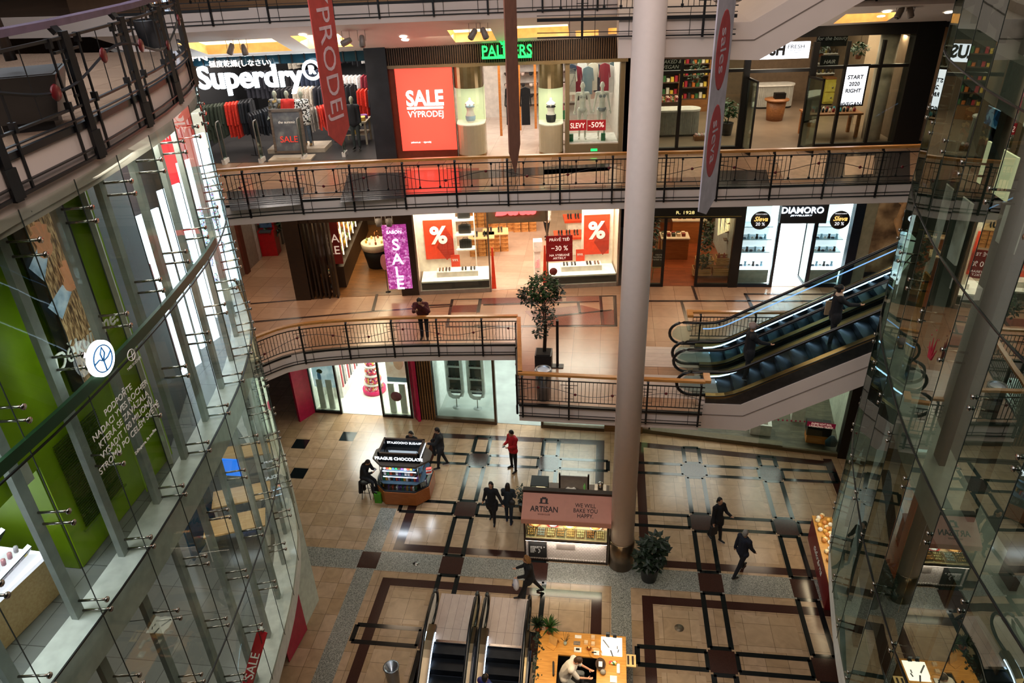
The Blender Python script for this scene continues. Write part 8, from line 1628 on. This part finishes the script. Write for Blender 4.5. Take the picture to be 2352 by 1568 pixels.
# plants around that kiosk
def spiky(x,y,z,label,n,L,pot=True,m_=LEAF2):
    R=thing('potted_palm',label,'plant',(x,y,z)); rng=random.Random(int(x*50)); 
    if pot: m=MB(); m.lathe([(.09,0),(.12,.2),(.1,.2)],(0,0,0),mat('terracotta','#8a4a2c',.7),14); m.build('pot',R,local=True)
    m=MB(); z0=.2 if pot else 0
    for k in range(n):
        a=rng.uniform(0,2*PI); e=rng.uniform(.3,1.35); d=Vector((math.cos(a)*math.cos(e),math.sin(a)*math.cos(e),math.sin(e))); l=L*rng.uniform(.7,1.1); s=d.cross(Vector((0,0,1))).normalized()*.022; p=Vector((0,0,z0)); q=p+d*l*.5+Vector((0,0,-.02)); r_=p+d*l-Vector((0,0,l*.22))
        m.raw([p-s*.5,p+s*.5,q+s,r_,q-s],[(0,1,2,3,4)],m_)
    m.build('fronds',R,local=True,kind='stuff')
q=az(1262,1452,1.0); spiky(q.x,q.y+.05,.95,'spiky dracaena on the back left corner of the pine kiosk',60,.42); q=az(1236,1425,1.2); spiky(q.x,q.y-.1,.95,'bushy dark palm plant at the left rear corner of the pine kiosk',90,.34,m_=LEAF)
R=thing('trailing_plant','trailing round-leaved plant hanging over the left edge of the pine kiosk','plant',(-1.5,13.3,.95)); m=MB(); rng=random.Random(5)
for k in range(6): leaves(m,(-1.5+.02*k,13.75-.25*k,.98-.02*k),(.12,.16,.14),14,.11,LEAF,rng=rng)
m.build('leaves',R,kind='stuff')
q=K(1298,1480); R=thing('twig_vase','clear vase with dry brown twigs on the pine kiosk','vase',(q.x,q.y,.95)); m=MB(); m.lathe([(.04,0),(.05,.08),(.03,.14)],(0,0,0),mat('glass_vase','#a8b8b0',.1),12); m.build('vase',R,local=True); m=MB(); 
for k in range(16): a_=rng.uniform(0,6.28); m.tube([(0,0,.1),(.14*math.cos(a_),.14*math.sin(a_),.3+.08*rng.random())],.005,mat('dry_twig','#5a4a28',.8),4)
m.build('twigs',R,local=True)
# ================= candy stand at the right =================
a=az(1855,1235,0);b=az(1893,1400,0); R=thing('sweets_stall','narrow red-fronted sweets stall with lit heaps of goods at the right glass wall','stall',((a.x+b.x)/2,(a.y+b.y)/2,0))
u=(b-a).normalized(); n=Vector((-u.y,u.x,0)); n=n if n.x>0 else -n
m=MB(); q=[a,b,b+n*.6,a+n*.6]; m.prism([(v.x,v.y) for v in q],0,.95,mat('stall_red','#7a1418',.4)); m.build('counter',R); m=MB(); q=[a-n*.02,b-n*.02,b+n*.62,a+n*.62]; m.prism([(v.x,v.y) for v in q],.95,1.0,wood('stall_wood','#a8783c','#c99648')); m.build('top',R)
Mx=Matrix((u,Vector((0,0,1)),-n)).transposed().to_4x4(); Mx.translation=(a+b)/2-n*.02+Vector((0,0,.55)); text('cukr\u00e1rna',.35,tw,Mx,parent=R,shear=.3)
rng=random.Random(9); gp_=[('#e8d8b0','cream'),('#c98a4a','brown'),('#e8e4dc','white'),('#d8a850','golden')]
for k in range(44):
    t=k/44; c=gp_[k%4]; P=a.lerp(b,t)+n*(.1+.42*rng.random())+Vector((0,0,1.05)); mb=MB(T=Matrix.Translation(P)); mb.ell((0,0,0),.08,.08,.07,mat('sweet_'+c[0],c[0],.5,var=.3),8); mb.build('sweet_bag',label=c[1]+' bag of sweets heaped on the red sweets stall',cat='sweets',group=c[1]+' sweets on the stall')
light('stall_lamp',(a+b)/2+n*.3+Vector((0,0,2.0)),.2,22,(1,.8,.5),3)
# ================= plants, bin, tree on the platform =================
q=az(1490,1328,0); plant(q.x,q.y,0,'potted_plant','large dark-leaved plant in a black pot beside the foot of the round column',1.5,(((0,0,1.0),(.5,.45,.5),1),((.15,0,1.55),(.35,.3,.25),.4)),(.3,.55),.26,LEAF,260)
# tree
q=az(1215,800,Z2); tx,ty=-1.75,18.65
R=thing('potted_tree','tall slender ficus tree in a square black tub on the projecting platform','tree',(tx,ty+1.0,Z2)); rng=random.Random(21)
top=ay(1213,625,ty+1.0).z-Z2
m=MB(); m.box(-.26,.26,-.26,.26,0,.6,POT,bev=.02); m.box(-.22,.22,-.22,.22,.6,.62,mat('soil','#1a120c',.9)); m.build('tub',R,local=True)
for k,(dx,dy) in enumerate(((0,0),(.05,.03))): m=MB(); m.tube([(dx,dy,.6),(dx+.04,dy,top*.45),(dx-.02,dy,top*.8)],[.03,.028,.015],STEM,7); m.build('trunk',R,local=True)
m=MB()
for c,r,n_ in (((0,0,top-.45),(.5,.45,.45),520),((-.35,0,top-.75),(.38,.35,.3),260),((.3,0,top-.6),(.35,.35,.4),240),((.05,0,top-1.45),(.38,.35,.35),240),((-.1,0,top-2.0),(.25,.25,.22),90)): leaves(m,c,r,n_,.13,LEAF if n_<300 else LEAF2,rng=rng)
for k in range(14): a_=rng.uniform(0,6.28); m.tube([(0,0,top-1.6+.08*k),(.4*math.cos(a_),.4*math.sin(a_),top-1.1+.07*k)],.008,STEM,4)
m.build('foliage',R,local=True,kind='stuff')
m=MB(T=Matrix.Translation((-1.62,ty+1.15,Z2))); m.box(.25,.33,-.04,.04,0,1.65,BLK); m.box(.1,.48,-.12,.12,0,.03,BLK); m.build('black_stand',label='tall narrow black stand beside the ficus tree on the platform',cat='stand')
q=az(1237,872,Z2+.05); R=thing('waste_bin','round silver waste bin behind the platform railing, left of the column','bin',(-1.62,17.98,Z2)); m=MB(); m.lathe([(.2,0),(.24,.95),(.245,1.0),(.2,1.0),(.19,.9),(.02,.85)],(0,0,0),mat('bin_silver','#8f98a0',.25,.8),24); m.build('body',R,local=True); m=MB(); m.lathe([(.235,.96),(.25,.98),(.2,.9)],(0,0,0),mat('bin_liner','#c9cfd8',.3),20); m.build('liner',R,local=True)
q=az(908,1568,0); m=MB(T=Matrix.Translation((q.x,q.y-.1,0))); m.lathe([(.16,0),(.2,.8),(.22,.82),(.18,.82),(.05,.6)],(0,0,0),mat('bin_silver'),20); m.build('waste_bin',label='silver waste bin at the bottom edge left of the lower escalators',cat='bin')
# small plant at the bakery kiosk's left
q=az(1200,1172,0); plant(q.x,q.y,0,'potted_plant','small dark shrub at the left side of the bakery kiosk',1.1,(((0,0,.8),(.2,.2,.35),1),),(.15,.35),.12,LEAF,90)
# tree planter on the near left gallery
zc=Z4-.11; q=az(118,292,zc); R=thing('planter_tree','tree in a big dark square tapered planter on the near left gallery','tree',(q.x-.2,q.y,zc),.5); m=MB()
s0,s1=.3,.43; v=[(-s0,-s0,.1),(s0,-s0,.1),(s0,s0,.1),(-s0,s0,.1),(-s1,-s1,.58),(s1,-s1,.58),(s1,s1,.58),(-s1,s1,.58)]; m.raw(v,[(3,2,1,0),(4,5,6,7),(0,1,5,4),(1,2,6,5),(2,3,7,6),(3,0,4,7)],mat('planter_dark','#2a2622',.4)); m.box(-.25,.25,-.25,.25,0,.1,BLK); m.box(-.4,.4,-.4,.4,.58,.59,mat('soil','#1a120c',.9)); m.build('tub',R,local=True); m=MB(); m.tube([(0,0,.7),(-.05,.02,1.5),(-.12,.05,2.6)],[.06,.05,.03],STEM,8); m.tube([(-.03,.01,1.2),(-.3,.2,2.0)],[.03,.015],STEM,6); m.tube([(-.03,.01,1.3),(.3,.0,2.1)],[.03,.015],STEM,6); m.build('trunk',R,local=True)
m=MB(); 
for c in ((-.5,.2,1.75),(-.3,.3,2.4),(.2,0,2.7),(-.8,.3,2.0)): leaves(m,c,(.45,.4,.35),120,.16,LEAF,rng=rng)
m.build('foliage',R,local=True,kind='stuff')
q=az(290,150,zc); plant(q.x-.8,q.y+2.2,zc,'potted_plant','leafy shrub farther along the near left gallery',1.6,(((0,0,1.2),(.4,.4,.5),1),),(.25,.5),.14,LEAF,200)
# ================= hanging banners =================
def banner(label,Y,x0p,x1p,y0p,y1p,mm,tip=0,th=.03,depth=0,ang=0):
    """seen nearly edge-on; hung from above the frame, from (x0p,y0p) to (x1p,y1p)"""
    a=ay(x0p,y0p,Y);b=ay(x1p,y1p,Y); return a,b
def hang(label,P,width,ang,ztop,zbot,mm,tip,th=.02,lets=None,cat='banner',ovals=()):
    R=thing('hanging_banner',label,cat,(P.x,P.y,zbot-tip)); T=Matrix.Translation((P.x,P.y,0))@Matrix.Rotation(ang,4,'Z')
    m=MB(T=T); w=width/2; v=[(-w,-th/2,ztop),(w,-th/2,ztop),(w,-th/2,zbot),(0,-th/2,zbot-tip),(-w,-th/2,zbot),(-w,th/2,ztop),(w,th/2,ztop),(w,th/2,zbot),(0,th/2,zbot-tip),(-w,th/2,zbot)]
    m.raw(v,[(4,3,2,1,0),(5,6,7,8,9),(0,1,6,5),(1,2,7,6),(2,3,8,7),(3,4,9,8),(4,0,5,9)],mm); m.build('cloth',R)
    m=MB(T=T); m.tube([(0,0,ztop),(0,0,ztop+3)],.006,BLK,4); m.build('wire',R)
    for oz in ovals:
        m=MB(T=T); m.ell((0,-th/2-.001,zbot+oz),width*.38,.003,.55,mat('banner_rose','#b0484a',.7),20); m.build('printed_oval',R)
    if lets:
        for k,(ch,z,size,lm) in enumerate(lets):
            M_=T@Matrix.Translation((0,-th/2-.004,z))@Matrix.Rotation(PI/2,4,'X')@Matrix.Rotation(-PI/2,4,'Z'); text(ch,size,lm,M_,parent=R,ext=.002)
    return R
bp=pat('red_white_letters',['#c9342c','#c9342c','#e8c8cc','#b82a24'],3.2,rough=.7)
P=ay(750,150,14.5); zb=ay(771,300,14.5).z; tp=ay(771,335,14.5).z
hang('narrow hanging banner with red and white lettering in front of the clothing shop',P+Vector((.06,0,0)),.8,1.36,21.5,zb,mat('banner_pinkwhite','#b8463e',.8),zb-tp,lets=[('VELK\u00dd V\u00ddPRODEJ',zb+2.6,.62,mat('banner_pale','#d8b8bc',.7))])
P=ay(1176,150,13.5); P2=ay(1184,398,13.5); zb=ay(1183,340,13.5).z; hang('thin brown banner seen edge-on, hanging in front of the lingerie shop sign',P,.62,1.36,21.5,zb,mat('banner_brown','#8a5a48',.8),zb-P2.z)
P=ay(1650,200,11.5); zb=ay(1633,470,11.5).z; tp=ay(1633,492,11.5).z
hang('tall white banner with pink script seen edge-on right of the round column',P,.75,1.12,21.5,zb,mat('banner_white','#b8b0b8',.8),zb-tp,lets=[('sleva',zb+1.0,.34,mat('banner_white','')),('sales',zb+2.3,.34,mat('banner_white',''))],ovals=(1.0,2.3))
# ================= ceiling lamps =================
def clamp(x,y,label,T_=.3,ang=0,dn=.5,M2=None):
    s,z=f3.px(x,y,-2.0); R=rootp(f3,'ceiling_spotlight',label,'spotlight',s,-2.0,z-.12)
    T=Matrix.Rotation(ang,4,'Y')@Matrix.Rotation(-.3,4,'X'); m=MB(T=WM[R]@Matrix.Translation((0,0,.05))@T); g=mat('spot_grey','#7d7168',.45); m.lathe([(.07,-.17),(.095,-.15),(.09,.02),(.075,.13),(.05,.16)],(0,0,0),g,14); m.build('housing',R); m=MB(T=WM[R]@Matrix.Translation((0,0,.05))@T); m.lathe([(.065,-.18),(.065,-.171)],(0,0,0),mat('lens_grey','#2a2622',.2),14); m.build('lens',R)
    m=MB(T=WM[R]); m.tube([(-.11,0,.05),(-.11,0,.42)],.008,g,4); m.tube([(.11,0,.05),(.11,0,.42)],.008,g,4); m.build('bracket',R)
for i,(x,y,a_) in enumerate(((529,106,.35),(560,108,-.2),(795,90,1.2),(831,88,0),(1086,72,.6),(1112,70,-.4),(2068,22,.5),(2092,20,-.2))): clamp(x,y,('leftmost','second','third','fourth','fifth','sixth','seventh','rightmost')[i]+' of the eight grey spotlights hanging from the upper ceiling',ang=a_)
for i,(x,y) in enumerate(((925,83),(930,90),(778,93),(785,99),(690,80),(2038,25),(2022,36),(2178,27))):
    # find the ceiling point by marching along the ray
    best=None
    for k in range(400):
        t=.0+k/400; 
    s,z=f3.px(x,y,-1.2)
    P=f3.p(s,-1.2,0); tt=None
    for k in range(101):
        tt_=k/100; c_=ceil_pt(s,tt_); X,Yc=None,None; d=(c_-CAMP); 
        v=d.dot(VU)/d.dot(VF); yp=784-FPX*v
        if best is None or abs(yp-y)<best[0]: best=(abs(yp-y),c_,tt_)
    c_=best[1]; d=c_-CAMP; xp=1176+FPX*d.dot(VR)/d.dot(VF); s+= (x-xp)*d.length/FPX*.98; c_=ceil_pt(s,best[2]); e=ceil_pt(s,min(1,best[2]+.05))-ceil_pt(s,best[2]-.05); sl=math.atan2(e.z,e.y)
    m=MB(T=Matrix.Translation(c_+Vector((0,0,-.015)))@Matrix.Rotation(sl,4,'X')); m.lathe([(.11,0),(.11,-.012)],(0,0,0),em('downlight_glow','#fff0d8',9),18); m.build('downlight',label='round recessed downlight, %s of those in the upper gallery ceiling'%('left of the third coffer','left of the third coffer, lower','behind the sale banner, upper','behind the sale banner, lower','above the glowing sign','above the black shopfront, right','above the black shopfront, left','at the far right end')[i],cat='downlight')
# gallery lights hidden in the ceilings (lamps of the walkways)
for i,x in enumerate((-9,-5,-1,3.5,8)):
    light('gallery_lamp',(x,23.6,15.4),1.2,60,(1,.78,.55),1.0)
for i,x in enumerate((-13,-9,-4.5,0,4.5,8.5)):
    light('gallery_lamp',(x,23.4,10.6),1.4,55,(1,.74,.5),1.2)
for i,x in enumerate((-9,-4.5,0,6.5)):
    light('gallery_lamp',(x,23.2,5.2),1.4,26,(1,.8,.58),1.2)
light('ceiling_bounce_fill',(-9,22.6,13.2),.6,60,(1,.85,.7),kind='POINT'); light('ceiling_bounce_fill',(-2,23.2,13.2),.6,60,(1,.75,.6),kind='POINT'); light('ceiling_bounce_fill',(6,24,13.4),.6,50,(1,.85,.7),kind='POINT')  # unseen point lights added in mid-air to brighten the sloping ceiling
light('corridor_lamp',(-15,29,10.5),3,160,(1,.86,.68),8)

plant(plant_later.x,plant_later.y,Z3,'potted_plant','potted green plant beside the left door post of the cosmetics shop',1.3,(((0,0,.95),(.35,.35,.35),1),),(.22,.45),.2,LEAF2,160)
for i,(x,y,h) in enumerate(((1888,105,.5),(1975,110,.4),(1600,165,.6))):
    s,z=S_(f3,x,y,1.5); P=f3.p(s,1.5,z-.3); R=thing('hanging_plant',('green plant above the bottle shelves','green plant in an orange pot','green trailing plant at the left')[i]+' in the cosmetics shop','plant',P); rng=random.Random(i); m=MB(); leaves(m,(0,0,.3),(.28,.28,h*.5),110,.16,LEAF2,rng=rng); m.build('foliage',R,local=True,kind='stuff'); m=MB(); m.lathe([(.08,-.05),(.11,.1)],(0,0,0),mat('terracotta',''),12); m.build('pot',R,local=True); m=MB(); m.tube([(0,0,.1),(0,0,15-P.z)],.006,BLK,4); m.build('wire',R,local=True)
